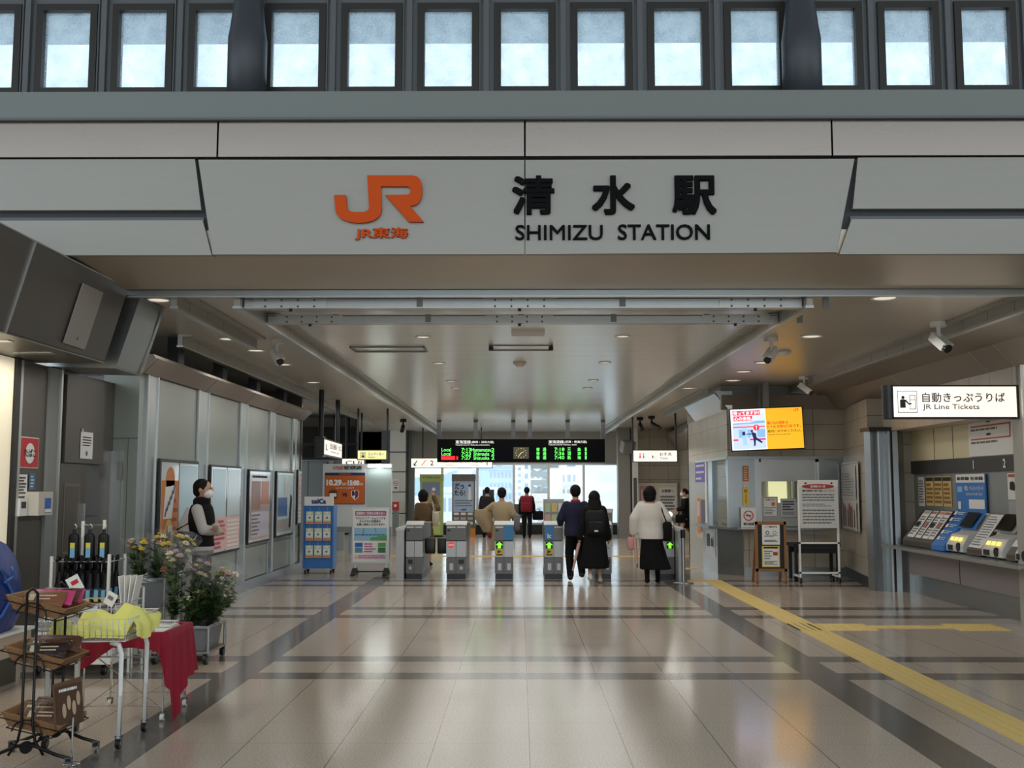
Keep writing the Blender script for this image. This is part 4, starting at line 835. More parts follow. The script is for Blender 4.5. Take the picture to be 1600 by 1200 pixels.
c.lines(.08, .58, .93, .76, 3, INKG, 1, .45, 8); c.lines(.08, .46, .93, .54, 2, INKG, 1, .4, 9); c.lines(.08, .08, .93, .42, 5, INKG, 1, .45, 10)
for x in (.15, .83): c.rect(x, .965, x+.05, 1.0, BLACK, 3)
m.build('print', pn)
FILM = glass('clear film', (252, 252, 252), .03, .1, .04)
m = MB(); m.box((a.x+.02, EY-.022, zb_-.1), (b.x-.02, EY-.02, b.z-.12), FILM); m.build('clear_film', t)
def caster(t, x, y, r=.035, w_=.03, name='caster', mt=BLACK, top=None):
    m = MB(); m.cyl((x-w_/2, y, r), (x+w_/2, y, r), r, mt, n=16); m.cyl((x-w_/2-.004, y, r), (x+w_/2+.004, y, r), r*.45, GREY, n=10); h = top or r*2.4
    m.box((x-w_/2-.008, y-r*.3, r*.8), (x-w_/2-.003, y+r*.3, h), GREYD); m.box((x+w_/2+.003, y-r*.3, r*.8), (x+w_/2+.008, y+r*.3, h), GREYD); m.box((x-w_/2-.008, y-r*.4, h-.006), (x+w_/2+.008, y+r*.4, h), GREYD)
    return m.build(name, t)
for x in (a.x+.015, b.x-.015): caster(t, x, EY+.0, .04, top=.1); caster(t, x, EY+.38, .04, top=.1)
m = MB()
for x in (a.x, b.x-.03): m.box((x, EY+.03, .1), (x+.03, EY+.4, .13), WHITE)
m.build('base_bar', t)
# black side table behind the easel
t = thing('side_table', 'black wooden table against the office wall behind the white easel', 'table', (5.0, 18.95, 0)); x0, x1 = at(1238, 850, 18.8).x, at(1318, 850, 18.8).x
x1 -= .08
m = MB(); m.box((x0, 18.7, .58), (x1, 19.2, .64), BLK2); m.build('tabletop', t)
for y in (18.73, 19.15): m = MB(); m.box((x0+.03, y, .47), (x1-.03, y+.02, .58), BLK2); m.build('apron', t)
for x in (x0+.02, x1-.07):
    for y in (18.72, 19.12): m = MB(); m.box((x, y, 0), (x+.05, y+.05, .58), BLK2); m.build('leg', t)
# map posters on the tiled wall
wd = V((5.585-5.965, 17.15-19.84, 0)); wl = wd.length; u = wd.normalized()
def wallcard(mb, s0, s1, z0, z1, e=.003): return Card(mb, V((5.965, 19.84, z0))+u*s0+u.cross(ZU)*.004, u, ZU, s1-s0, z1-z0, e)
t = thing('framed_poster', 'slim steel poster frame on the tiled wall with a street map above a chart', 'poster', V((5.9, 19.3, .9)))
m = MB(); c = wallcard(m, .3, 2.0, .86, 2.05, .02); 
for q_ in ((0, 0, 1, .02), (0, .98, 1, 1), (0, 0, .03, 1), (.97, 0, 1, 1)): c.rect(*q_, ALU, 2)
c.rect(0, 0, 1, 1, PAPER, 1); m.build('frame', t)
m = MB(); c = wallcard(m, .3, 2.0, .86, 2.05, .021); c.rect(.06, .46, .9, .96, mat('map grey', (196, 198, 196), .6), 2); c.lines(.1, .5, .85, .85, 9, INKG, 3, .25, 12); c.circ(.5, .7, .1, INKG, 3, 16, .09); c.rect(.06, .03, .9, .44, mat('chart cream', (206, 196, 186), .6), 2)
for i in range(6): c.rect(.1+i*.13, .06, .17+i*.13, .4-.04*(i % 3), mat('chart c%d' % (i % 3), ((170, 110, 100), (120, 130, 150), (190, 170, 150))[i % 3], .6), 3)
m.build('print', t)
# office side: plastic curtain, purple sign, posters
m = MB(); rings = []
for i in range(9):
    z = 1.0+i*.14; rings.append([V((OX+.3+.03*math.sin(j*1.9+i*.7)+.015*i*math.sin(j*.9), 19.95+j*.07, z)) for j in range(16)])
m.loft(rings, glass('curtain film', (236, 238, 236), .35, .1, .18), closed=False); m.build('plastic_curtain', loc=(OX+.3, 20.4, 1), label='clear plastic curtain hanging in the office side window', cat='curtain')
SX_ = OX-.004
def sidecard(mb, y0, y1, z0, z1, X=SX_, e=.003): return Card(mb, V((X, y1, z0)), V((0, -1, 0)), ZU, y1-y0, z1-z0, e)
PUR = mat('purple sign', (104, 84, 190), .5); m = MB(); c = sidecard(m, 21.95, 23.2, 1.72, 2.14); c.rect(0, 0, 1, 1, PUR, 1); 
for k in range(3): c.lines(.1, .08+.32*k, .9, .28+.32*k, 1, PAPER, 2, .5, k)
m.build('purple_sign', loc=(SX_, 22.5, 1.7), label='purple sign with white lines on the side of the office past the counter', cat='sign')
t = thing('poster_board', 'board of colourful posters on the office side below the purple sign', 'poster', (SX_, 22.5, .6)); m = MB(); c = sidecard(m, 21.95, 23.1, .55, 1.45); c.rect(0, 0, 1, 1, mat('board cream', (196, 184, 166), .6), 1); m.build('board', t)
m = MB(); c = sidecard(m, 21.95, 23.1, .55, 1.45); c.rect(.1, .1, .45, .92, mat('poster orange', (210, 130, 70), .6), 2); c.rect(.5, .15, .92, .9, mat('poster slate', (90, 98, 120), .6), 2); c.rect(.15, .5, .4, .85, mat('poster pink', (226, 190, 190), .6), 3); m.build('print', t)
# poster board in the far recess
t = thing('poster_board', 'wide cream poster board on the tiled wall below the toilets sign', 'poster', (at(1022, 800, 34.4).x, 34.4, .5)); a, b = at(998, 822, 34.4), at(1058, 755, 34.4)
m = MB(); m.box((a.x, 34.38, a.z), (b.x, 34.46, b.z), mat('board cream light', (222, 212, 190), .6)); m.build('board', t)
m = MB(); c = Card(m, (a.x, 34.38, a.z), XU, ZU, b.x-a.x, b.z-a.z, .004); c.rect(.04, .3, .42, .94, mat('poster rose', (206, 150, 150), .6), 1); c.rect(.07, .34, .39, .85, mat('poster pale rose', (232, 210, 206), .6), 2); c.rect(.52, .3, .97, .9, PAPER, 1); c.txt('お客様へ', .6, .78, .9, .86, INK, 2, .02, False); c.lines(.56, .36, .93, .72, 5, INKG, 2, .6, 22); c.rect(.1, .05, .95, .2, GREY, 1); m.build('print', t)
# speaker on the far right column
a = at(981, 698, 33.6); t = thing('wall_speaker', 'grey box speaker tilted on the far grey column beside the board', 'speaker', a); m = MB(); m.cbox(a, (.42, .3, .38), GREY, rx=.35, rz=.3, bev=.03); m.build('cabinet', t); m = MB(); m.cyl(a, (a.x, 34.05, a.z+.2), .03, BLK2); m.build('bracket', t)
# intercom on the steel counter front
a = at(1126, 856, 20.3); m = MB(); t = thing('counter_panel', 'steel hatch with dark slots on the office counter front below the side window', 'panel', (OX-.13, 20.9, .4)); m = MB(); c = sidecard(m, 20.3, 21.3, .3, .78, OX-.12, .006); c.rect(0, 0, 1, 1, ALU, 1); m.build('plate', t); m = MB(); c = sidecard(m, 20.3, 21.3, .3, .78, OX-.12, .006); c.rect(.12, .35, .42, .85, BLK2, 2); c.rect(.55, .35, .85, .8, GLT, 2); c.rect(.6, .4, .8, .7, BLK2, 3); m.build('slot', t)

# ---------------------------------------------------------------- ticket machines
DX0, DX1, DZ0, DZ1 = 5.9, 6.24, .75, 1.27
DU = V((0, -1, 0)); DV = V((DX1-DX0, 0, DZ1-DZ0)); DL = DV.length; DVN = DV.normalized()
BRZ = mat('desk bronze', (92, 82, 72), .35, .4)
def desk(m, y0, y1, mt, x0=DX0, z0=.74, dz=0):
    m.prism([(x0, z0), (6.27, z0), (6.27, DZ1+dz), (DX1, DZ1+dz), (x0, DZ0+.06+dz)], (0, y1, 0), XU, ZU, (0, y0-y1, 0), mt)
def dcard(mb, y0, y1, t0=0., t1=1., e=.004, dz=.0):
    b0 = V((DX0, y1, DZ0+.06+dz)); vv = V((DX1-DX0, 0, DZ1-DZ0-.06)); n = vv.length; return Card(mb, b0+vv*t0, DU, vv, y1-y0, n*(t1-t0), e)
t = thing('leaflet_desk', 'bronze sloped desk at the far end of the ticket counter', 'desk', (6.1, 15.9, .74)); m = MB(); desk(m, 15.42, 16.58, BRZ); m.build('desk_body', t)
for i, (y0, y1, tc) in enumerate(((16.2, 16.48, (180, 176, 160)), (15.93, 16.15, (200, 120, 110)), (15.66, 15.88, (206, 150, 110)), (15.44, 15.64, (190, 110, 100)))):
    m = MB(); c = dcard(m, y0, y1, .12, .98, .006); c.rect(0, 0, 1, 1, PAPER, 1); c.rect(.08, .88, .92, .97, mat('leaflet tint %d' % i, tc, .6), 2); c.lines(.12, .08, .88, .8, 8, INKG, 2, .5, 30+i); c.rect(.15, .4, .7, .55, mat('leaflet tint %d' % i, tc, .6) if i % 2 else INK, 3)
    m.build('instruction_plate', loc=(6.05, (y0+y1)/2, 1.0), label=['leftmost white instruction plate on the bronze desk', 'second white instruction plate from the left with a pink foot', 'third white instruction plate with an orange bar', 'broad instruction plate beside the blue ticket machine'][i], cat='notice')
MBL = mat('machine blue', (52, 124, 200), .4); MWH = mat('machine white', (214, 214, 208), .4); SCRN = mat('dark touch screen', (22, 24, 28), .15)
def machine(label, y0, y1, strip, body, t=None):
    ym = y1-(y1-y0)*.42
    t = thing('ticket_machine', label, 'ticket machine', (6.1, (y0+y1)/2, .74), 'ticket machines at the counter')
    if strip:
        m = MB(); desk(m, ym, y1, strip, DX0-.05); s = m.build('guide_strip', t)
        m = MB(); c = dcard(m, ym, y1, 0, 1, .006); c.o = c.o+V((-.02, 0, .02))
        for k in range(5): c.rect(.12, .1+k*.19, .3, .2+k*.19, PAPER, 2); c.lines(.36, .1+k*.19, .9, .2+k*.19, 2, PAPER, 2, .4, k)
        m.build('instructions', s)
    else: ym = y1
    m = MB(); desk(m, y0, ym, body, DX0+.06); m.build('body', t)
    m = MB(); c = dcard(m, y0, ym, .5, .97, .03); c.rect(.05, .0, .95, 1, strip or GLT, 1); c.rect(.16, .06, .8, .95, SCRN, 2); m.build('touch_screen', t)
    m = MB(); yc = (y0+ym)/2; hw = (ym-y0)/2
    m.prism([(DX0-.02, .76), (DX0+.22, .76), (DX0+.22, 1.03), (DX0+.06, .98), (DX0-.02, .84)], (0, yc-hw*.9, 0), XU, ZU, (0, hw*1.8, 0), MWH); b = m.build('coin_tray', t)
    m = MB(); m.cyl((DX0-.03, yc-hw*.4, .82), (DX0-.01, yc-hw*.4, .82), .06, BLACK, n=16); m.box((DX0-.03, yc+hw*.2, .77), (DX0-.015, yc+hw*.7, .84), BLACK); m.build('slot', b)
    m = MB(); c = Card(m, (DX0-.02, yc+hw*.8, .86), DU, V((.08, 0, .14)), hw*1.6, .14, .006)
    for k in range(3): c.rect(.1+k*.28, .3, .32+k*.28, .7, glow('machine button', (244, 226, 120), .7), 1)
    m.build('button', b)
    return t
t1 = machine('blue ticket machine numbered 1 with a blue guide strip', 14.25, 15.3, MBL, MWH)
m = MB(); m.box((6.28, 14.45, 1.27), (6.3, 15.4, 1.80), MBL); m.build('back_panel', t1)
m = MB(); c = sidecard(m, 14.45, 15.4, 1.27, 1.80, 6.28); c.rect(0, .78, 1, 1, PAPER, 1); c.txt('新幹線 在来線', .05, .84, .95, .94, INK, 2, .02, False); c.txt('現金・クレジットカード', .3, .57, .95, .7, PAPER, 1, .02, False); c.txt('Cash and Credit Card', .35, .45, .9, .52, PAPER, 1, .01, False); c.rect(.05, .53, .22, .68, mat('machine pale blue', (150, 196, 230), .5), 1); c.rect(.45, .1, .98, .34, PAPER, 2); c.rect(.06, .08, .16, .28, PAPER, 2); m.build('print', t1)
m = MB(); desk(m, 13.78, 14.2, BRZ); c = dcard(m, 13.8, 14.18, .05, .98, .008); c.rect(0, 0, 1, 1, PAPER, 1); c.lines(.1, .05, .9, .95, 12, INKG, 2, .35, 40); m.build('instruction_desk', loc=(6.1, 14.0, .74), label='white instruction slope between the blue and the white ticket machine', cat='desk')
machine('white ticket machine numbered 2 with yellow lit buttons', 13.1, 13.74, None, MWH)
m = MB(); desk(m, 12.82, 13.06, BRZ); c = dcard(m, 12.83, 13.05, .2, .98, .008); c.rect(0, 0, 1, 1, PAPER, 1); c.rect(.1, .62, .9, .85, mat('leaflet red', (196, 70, 76), .6), 2); c.rect(.1, .2, .9, .5, mat('leaflet teal', (130, 180, 180), .6), 2); m.build('instruction_desk', loc=(6.1, 12.9, .74), label='instruction slope with red and teal card right of machine 2', cat='desk')
machine('partly cut off white ticket machine at the right column', 12.45, 12.8, None, MWH)
m = MB()
for s, yy_ in (('1', 14.78), ('2', 13.84)): m.text(s, V((6.275, yy_+.05, 1.87)), DU, ZU, (.1, .12), PAPER, .03)
m.build('machine_numbers', loc=(6.27, 14, 1.87), label='white numbers 1 and 2 on the dark strip over the machines', cat='number sign')
t = thing('fare_map', 'white fare map board with red route lines above the ticket machines', 'fare map', (6.27, 14.2, 2.18)); m = MB(); m.box((6.275, 13.3, 2.04), (6.295, 14.9, 2.62), PAPER); m.build('board', t)
m = MB(); c = sidecard(m, 13.3, 14.9, 2.04, 2.62, 6.275); RR = mat('route red', (196, 92, 80), .6)
for y in (.38, .68): c.rect(.05, y, .8, y+.035, RR, 1); c.lines(.05, y-.1, .8, y-.02, 1, INKG, 1, .6, 50); c.rect(.36, y+.09, .44, y+.14, INK, 1)
c.rect(.78, .4, .8, .7, RR, 1); m.build('route_lines', t)
t = thing('leaflet_board', 'row of yellow and white notices on the alcove back wall', 'notice', (6.3, 16.3, 1.35)); m = MB(); c = sidecard(m, 15.65, 16.95, 1.32, 1.78, 6.315); c.rect(0, 0, .2, 1, PAPER, 1)
for i in range(3): c.rect(.24+i*.26, .03, .48+i*.26, 1, mat('notice mustard', (206, 178, 110), .6), 1); c.rect(.25+i*.26, .85, .47+i*.26, .97, INK, 2)
m.build('paper', t); m = MB(); c = sidecard(m, 15.65, 16.95, 1.32, 1.78, 6.315); c.lines(.02, .1, .18, .9, 9, INKG, 2, .5, 60)
for i in range(3): c.lines(.26+i*.26, .1, .46+i*.26, .8, 5, mat('notice brown', (150, 110, 60), .6), 2, .6, 61+i)
m.build('print', t)
t = thing('machine_notice', 'white notice with a phone picture above ticket machine 2', 'notice', (6.3, 13.6, 1.3)); m = MB(); c = sidecard(m, 13.3, 13.85, 1.28, 1.80, 6.315); c.rect(0, .35, 1, 1, PAPER, 1); c.rect(0, .0, 1, .32, GLT, 1); m.build('paper', t)
m = MB(); c = sidecard(m, 13.3, 13.85, 1.28, 1.80, 6.315); c.rect(.05, .9, .95, .97, RR, 2); c.poly([(.1, .6), (.35, .56), (.42, .7), (.3, .8), (.12, .78)], INK, 2); c.lines(.5, .5, .95, .85, 5, INKG, 2, .5, 70); c.circ(.5, .22, .035, glow('green lamp', (60, 230, 110), 1), 2); m.build('print', t)

# ================================================================ LEFT SIDE
KN = KX+.002
def kcard(mb, y0, y1, z0, z1, X=KN, e=.003): return Card(mb, V((X, y0, z0)), V((0, 1, 0)), ZU, y1-y0, z1-z0, e)
m = MB(); m.box((KX, 6, 0), (KX+.02, 9.58, 2.79), mat('lit shop window', (236, 226, 200), .5, emis=.25)); struct('window_40', m)
m = MB(); m.box((KX, 9.58, 0), (KX+.05, 9.66, 2.79), BLACK); m.box((KX, 9.66, 0), (KX+.04, 9.73, 2.79), ALU); m.box((KX, 10.3, 0), (KX+.04, 10.5, 2.79), GREY); m.box((KX, 10.5, 0), (KX+.06, 10.54, 2.79), ALU); m.box((KX, 10.56, 0), (KX+.03, 10.6, 2.79), BLACK); trim(m)
m = MB(); m.box((KX, 9.74, 1.33), (KX+.015, 10.28, 2.76), DKMET); m.box((KX, 9.74, 0), (KX+.015, 10.28, 1.31), DKMET); trim(m)
m = MB(); m.box((KX, 10.66, 1.87), (KX+.05, 11.65, 2.76), DKMET); trim(m)
m = MB(); m.box((KX, 10.62, 0), (KX+.03, 11.25, 1.86), DKMET); m.box((KX+.03, 10.72, .95), (KX+.036, 11.1, 1.66), mat('door panel grey', (104, 98, 92), .4)); m.box((KX+.036, 10.75, .98), (KX+.039, 11.07, 1.63), DKMET); d = struct('door_2', m)
m = MB(); m.box((KX+.03, 11.14, 1.2), (KX+.07, 11.17, 1.45), ALU); m.build('door_handle', d)
m = MB(); m.box((KX, 11.25, 0), (KX+.01, 11.65, 1.3), GREYD); m.box((KX, 11.25, 1.32), (KX+.01, 11.65, 1.86), GREYD); trim(m)
a = at(164, 705, 12.03); b = at(190, 705, 12.03); m = MB(); m.box((a.x, 12.0, .05), (b.x, 12.04, a.z), ALU); d = struct('door_3', m); m = MB(); m.box((b.x-.02, 11.96, a.z-.32), (b.x+.02, 12.0, a.z-.12), GREY); m.build('door_handle', d)
t = thing('tobacco_sign', 'red square tobacco sign with white disc on the grey shop wall', 'sign', (KX+.02, 9.95, 1.8)); X_ = KX+.018
m = MB(); c = kcard(m, 9.76, 10.14, 1.80, 2.09, X_); c.rect(0, 0, 1, 1, PAPER, 1); c.rect(.03, .03, .97, .97, mat('tobacco red', (196, 36, 46), .5), 2); c.circ(.5, .48, .33, PAPER, 3, 28); m.build('plate', t)
m = MB(); c = kcard(m, 9.76, 10.14, 1.80, 2.09, X_); c.txt('たばこ', .2, .36, .8, .62, BLACK, 4, .022, False); m.build('lettering', t)
m = MB(); c = kcard(m, 9.73, 9.93, 1.54, 1.74, X_); c.rect(0, 0, 1, 1, PAPER, 1); c.lines(.1, .08, .9, .92, 6, INK, 2, .5, 80); m.build('price_notice', loc=(X_, 9.8, 1.55), label='white printed notice under the red tobacco sign', cat='notice')
m = MB(); c = kcard(m, 9.97, 10.09, 1.6, 1.75, X_); c.rect(0, 0, 1, 1, mat('sticker blue', (70, 120, 160), .5), 1); c.lines(.2, .1, .8, .9, 4, PAPER, 2, .4, 81); m.build('wall_sticker', loc=(X_, 10, 1.6), label='small blue sticker right of the white printed notice', cat='sticker')
t = thing('dispenser', 'cream wall dispenser box with a blue label under the stickers', 'dispenser', (KX+.1, 10.0, 1.36)); m = MB(); m.box((KX+.016, 9.9, 1.36), (KX+.15, 10.2, 1.58), mat('dispenser cream', (206, 198, 184), .5)); m.build('body', t)
m = MB(); c = Card(m, V((KX+.15, 9.99, 1.38)), V((0, 1, 0)), ZU, .19, .14, .002); c.rect(.2, 0, .9, 1, BLUE, 1); c.rect(.2, .05, .9, .28, PAPER, 2); m.build('label_plate', t)
t = thing('intercom', 'small white intercom with dark screen beside the dispenser box', 'intercom', (KX+.05, 9.8, 1.36)); m = MB(); m.box((KX+.016, 9.72, 1.36), (KX+.06, 9.87, 1.52), WHITE); m.build('body', t); m = MB(); m.box((KX+.06, 9.75, 1.43), (KX+.063, 9.84, 1.49), BLACK); m.build('screen', t)
m = MB(); c = kcard(m, 11.02, 11.34, 1.92, 2.2, KX+.052); c.rect(0, 0, 1, 1, PAPER, 1); c.lines(.15, .45, .85, .85, 4, INK, 2, .4, 82); c.circ(.5, .2, .1, INKG, 2, 10); c.rect(.05, .98, .2, 1.1, mat('tape', (200, 200, 196), .4), 2); m.build('taped_notice', loc=(KX+.05, 11.2, 1.92), label='white paper taped on the dark box above the shop door', cat='notice')
m = MB(); m.box((KX+.06, 10.8, .35), (KX+.09, 11.05, .85), BLUE); m.box((KX+.09, 10.84, .6), (KX+.092, 11.0, .8), mat('pale blue', (150, 190, 220), .5)); m.build('blue_placard', loc=(KX+.08, 10.9, .35), label='blue placard leaning on the shop door behind the umbrellas', cat='placard')
a = at(132, 495, X=-3.84); q_ = Matrix.Translation((-3.855, 8.98, 3.14))
t = thing('hatch_cover', 'pale rectangular hatch cover on the sloped dark eave', 'hatch', (-3.85, 8.98, 2.9))
sl = V((.2, 0, .70)).normalized(); m = MB(); m.prism([(-.22, -.27), (.22, -.27), (.22, .27), (-.22, .27)], V((-3.853, 9.25, 3.12)), V((0, 1, 0)), sl, V((.012, 0, -.003)), mat('hatch pale', (150, 146, 138), .45)); m.build('plate', t)
m = MB(); m.cyl(V((-3.853, 9.25, 3.12))+sl*-.2+V((.01, 0, 0)), V((-3.853, 9.25, 3.12))+sl*-.2+V((.018, 0, 0)), .014, GREYD, n=10); m.build('lock', t)

# poster frames on the sage panel wall
PG = mat('poster paper gloss', (222, 226, 226), .08, coat=.6); 
def pframe(label, y0, y1, z0, z1, mid, art, edge=.03):
    t = thing('framed_poster', label, 'poster', (LX, (y0+y1)/2, z0)); X = LX+.016
    m = MB(); m.box((X, y0, z0), (X+.03, y1, z1), BLACK); m.build('frame', t)
    m = MB(); c = kcard(m, y0+edge, y1-edge, z0+edge, z1-edge, X+.03); c.rect(0, 0, mid-.012, 1, PG, 1)
    if mid < 1: c.rect(mid+.012, 0, 1, 1, PG, 1)
    m.build('sheet', t); m = MB(); c = kcard(m, y0+edge, y1-edge, z0+edge, z1-edge, X+.03); art(c); m.build('print', t); return t
PO = mat('poster orange', (210, 92, 40), .12, coat=.5); PY = mat('poster yellow oval', (226, 186, 60), .2); PNV = mat('poster navy', (40, 50, 110), .3); PPK = mat('poster pink', (222, 150, 160), .3); PCY = mat('poster cyan', (190, 220, 232), .2); PBR = mat('poster brown', (150, 100, 72), .3)
def art1(c):
    c.rect(.01, .0, .45, .84, PO, 2); c.circ(.23, .84, .12, PO, 2); c.poly([(.06, .5), (.28, .5), (.36, .8), (.1, .78)], PAPER, 3)
    c.poly([(.2+.13*math.cos(i*.3927), .28+.22*math.sin(i*.3927)) for i in range(16)], PY, 4); c.rect(.15, .12, .24, .4, PBR, 5); c.rect(.17, .36, .28, .44, PAPER, 6); c.rect(.18, .33, .25, .38, BLACK, 7)
    for k in range(5): c.poly([(.08+k*.05, .52+k*.05), (.11+k*.05, .52+k*.05), (.15+k*.05, .6+k*.05), (.12+k*.05, .6+k*.05)], PNV, 5)
    c.lines(.32, .2, .42, .7, 6, mat('poster rust', (160, 60, 30), .4), 4, .4, 83); c.rect(.49, .02, .98, .98, PCY, 2); c.poly([(.49, 0), (.98, 0), (.98, .5), (.7, .6), (.49, .45)], mat('poster stone', (176, 170, 164), .15), 3)
def art2(c): c.rect(.02, .02, .98, .4, PPK, 2); c.lines(.04, .03, .46, .38, 7, mat('poster rose red', (190, 90, 104), .4), 3, .6, 84); c.lines(.54, .03, .96, .38, 7, PAPER, 3, .6, 85); c.rect(.04, .42, .46, .98, PCY, 2); c.rect(.54, .42, .96, .98, mat('poster ice', (206, 222, 228), .15), 2)
def art3(c): c.rect(.03, .03, .97, .96, mat('poster warm grey', (190, 176, 168), .15), 2); c.lines(.1, .9, .9, .95, 1, INK, 3, .6, 98); c.rect(.08, .45, .5, .86, PBR, 3); c.rect(.55, .52, .92, .86, mat('poster terracotta', (196, 116, 80), .3), 3); c.rect(.08, .06, .92, .42, mat('poster lilac', (200, 196, 212), .2), 3); c.lines(.1, .08, .5, .4, 6, INKG, 4, .4, 86)
def art4(c): c.rect(.03, .03, .97, .97, PCY, 2); c.circ(.55, .78, .18, PG, 3); c.rect(.05, .3, .6, .6, mat('poster blue', (70, 110, 170), .3), 3); c.poly([(.7, .1), (.82, .1), (.9, .6), (.8, .66)], INK, 4); c.rect(.05, .05, .9, .25, mat('poster stone', (176, 170, 164), .15), 3)
def art5(c): c.lines(.2, .05, .8, .95, 12, PPK, 2, .5, 87)
pframe('large black framed poster pair with orange advert at the near end of the sage wall', 12.58, 14.1, .52, 1.96, .46, art1, .04)
pframe('black framed double notice with pink lower half behind the masked man', 14.66, 16.26, .68, 1.93, .5, art2)
pframe('framed warm brown poster third along the sage wall', 16.76, 18.2, .72, 1.9, 1.0, art3)
pframe('framed pale blue poster fourth along the sage wall', 18.66, 20.06, .74, 1.9, 1.0, art4)
pframe('narrow white poster strip at the far end of the sage wall', 20.45, 20.8, .9, 1.95, 1.0, art5)

# card stand, A1 board, match notice wall
TY = 20.1; a, b = at(474, 897, TY), at(521, 776, TY); ZB = mat('stand blue', (58, 118, 190), .4)
t = thing('card_stand', 'tall blue card display stand on castors with white header', 'display stand', ((a.x+b.x)/2, TY, 0))
m = MB(); m.box((a.x, TY, .1), (b.x, TY+.35, b.z-.17), ZB); m.box((a.x-.015, TY-.03, .1), (a.x+.02, TY+.35, b.z-.17), ZB); m.box((b.x-.02, TY-.03, .1), (b.x+.015, TY+.35, b.z-.17), ZB); m.build('cabinet', t)
m = MB(); m.box((a.x, TY-.03, b.z-.17), (b.x, TY+.05, b.z), PAPER); hd = m.build('header', t); m = MB(); c = Card(m, (a.x, TY-.03, b.z-.17), XU, ZU, b.x-a.x, .17, .003); c.txt('toICa', .24, .2, .76, .78, mat('card navy', (30, 70, 130), .5), 1, .06, False); m.build('lettering', hd)
for x in (a.x+.03, b.x-.03):
    for y in (TY+.02, TY+.3): caster(t, x, y, .035, top=.1)
cols = [a.x+(b.x-a.x)*k for k in (.2, .5, .8)]
m = MB()
for x in cols: m.box((x-.01, TY-.01, .3), (x+.01, TY, b.z-.2), mat('stand rail blue', (84, 150, 216), .4))
m.build('rail', t)
CG = mat('card green', (206, 220, 190), .4); CO = mat('card orange', (222, 130, 90), .4); pk = None
rows = [('top', .93), ('middle', .62), ('bottom', .3)]; cn = ('left', 'middle', 'right')
for rn, z in rows:
    for j, x in enumerate(cols):
        l = '%s card packet of the %s row on the blue stand' % (cn[j], rn)
        if pk is None:
            pk = thing('card_packet', l, 'card packet', (x, TY-.04, z), 'card packets on the blue stand'); m = MB(); m.box((x-.07, TY-.04, z), (x+.07, TY-.025, z+.23), CG); m.build('packet', pk)
            m = MB(); c = Card(m, (x-.07, TY-.04, z), XU, ZU, .14, .23, .002); c.rect(.08, .3, .92, .72, PAPER, 1); c.circ(.5, .5, .1, mat('card teal', (90, 150, 140), .5), 2, 12); c.rect(.05, .02, .95, .2, CO, 1); c.rect(.3, .8, .7, .95, PAPER, 1); m.build('print', pk)
        else: dup(pk, (x, TY-.04, z), label=l)
BY2 = 19.8; a, b = at(549, 880, BY2), at(608.5, 793, BY2)
t = thing('board_stand', 'white framed notice board on black footed stand left of the gates', 'notice stand', ((a.x+b.x)/2, BY2, 0))
m = MB(); m.box((a.x, BY2, a.z), (b.x, BY2+.04, b.z), ALU); m.build('frame', t)
m = MB(); c = Card(m, (a.x+.025, BY2, a.z+.025), XU, ZU, b.x-a.x-.05, b.z-a.z-.05, .002); c.rect(0, 0, 1, 1, PAPER, 1); MG = mat('print magenta', (186, 70, 140), .6); GRN = mat('print green', (96, 170, 96), .6); LB = mat('print light blue', (150, 196, 222), .6)
c.rect(.05, .87, .95, .96, MG, 2); c.txt('定期券をご利用のお客さまへ', .08, .885, .92, .945, PAPER, 3, .03, False); c.txt('TOICAエリア・Suicaエリアを', .06, .80, .93, .845, INK, 2, .01, False); c.txt('またがるIC定期券も', .18, .74, .8, .79, INK, 2, .02, False); c.txt('お買い求めいただけます!!', .1, .68, .9, .73, INK, 2, .03, False)
c.rect(.03, .4, .97, .64, LB, 2); c.poly([(.5, .4), (.97, .4), (.97, .5), (.5, .46)], GRN, 3); c.lines(.05, .49, .95, .53, 1, mat('print steel blue', (60, 120, 160), .6), 4, .5, 3); c.poly([(.28, .5), (.3, .5), (.33, .64), (.31, .64)], INKG, 4); c.poly([(.66, .55), (.68, .55), (.63, .64), (.61, .64)], INKG, 4)
c.rect(.06, .28, .28, .36, BLUE, 2); c.rect(.06, .17, .28, .27, mat('print teal', (90, 150, 160), .6), 2); c.rect(.72, .28, .94, .36, GRN, 2); c.rect(.72, .17, .94, .27, mat('print dark green', (60, 130, 80), .6), 2); c.lines(.33, .17, .67, .36, 4, MG, 2, .55, 88); c.rect(.04, .05, .96, .14, mat('print pale pink', (236, 214, 222), .6), 2); c.lines(.16, .06, .94, .13, 2, MG, 3, .5, 89); c.poly([(.06, .065), (.13, .065), (.095, .125)], YEL, 3); m.build('print', t)
for x in (a.x+.04, b.x-.07): m = MB(); m.box((x, BY2+.05, .06), (x+.03, BY2+.08, b.z-.3), ALU); m.build('leg', t); m = MB(); m.prism([(BY2-.25, 0), (BY2+.35, 0), (BY2+.35, .03), (BY2+.12, .13), (BY2, .13), (BY2-.25, .03)], (x-.02, 0, 0), (0, 1, 0), (0, 0, 1), (.07, 0, 0), BLK2); m.build('foot', t)
m = MB(); m.box((a.x, BY2+.05, .05), (b.x, BY2+.09, .075), BLK2); m.build('crossbar', t)
NY = 24.2; a, b = at(503, 823, NY), at(612, 725, NY); mx_ = at(574, 760, NY).x
t = thing('match_notice_wall', 'white partition wall carrying an orange football match poster', 'partition', ((a.x+b.x)/2, NY, 0))
m = MB(); m.box((a.x, NY, a.z), (b.x, NY+.12, b.z), mat('partition white', (208, 214, 214), .4)); m.box((mx_, NY-.01, a.z+.3), (b.x, NY, b.z), mat('partition sage', (176, 192, 188), .3)); pn = m.build('panel', t)
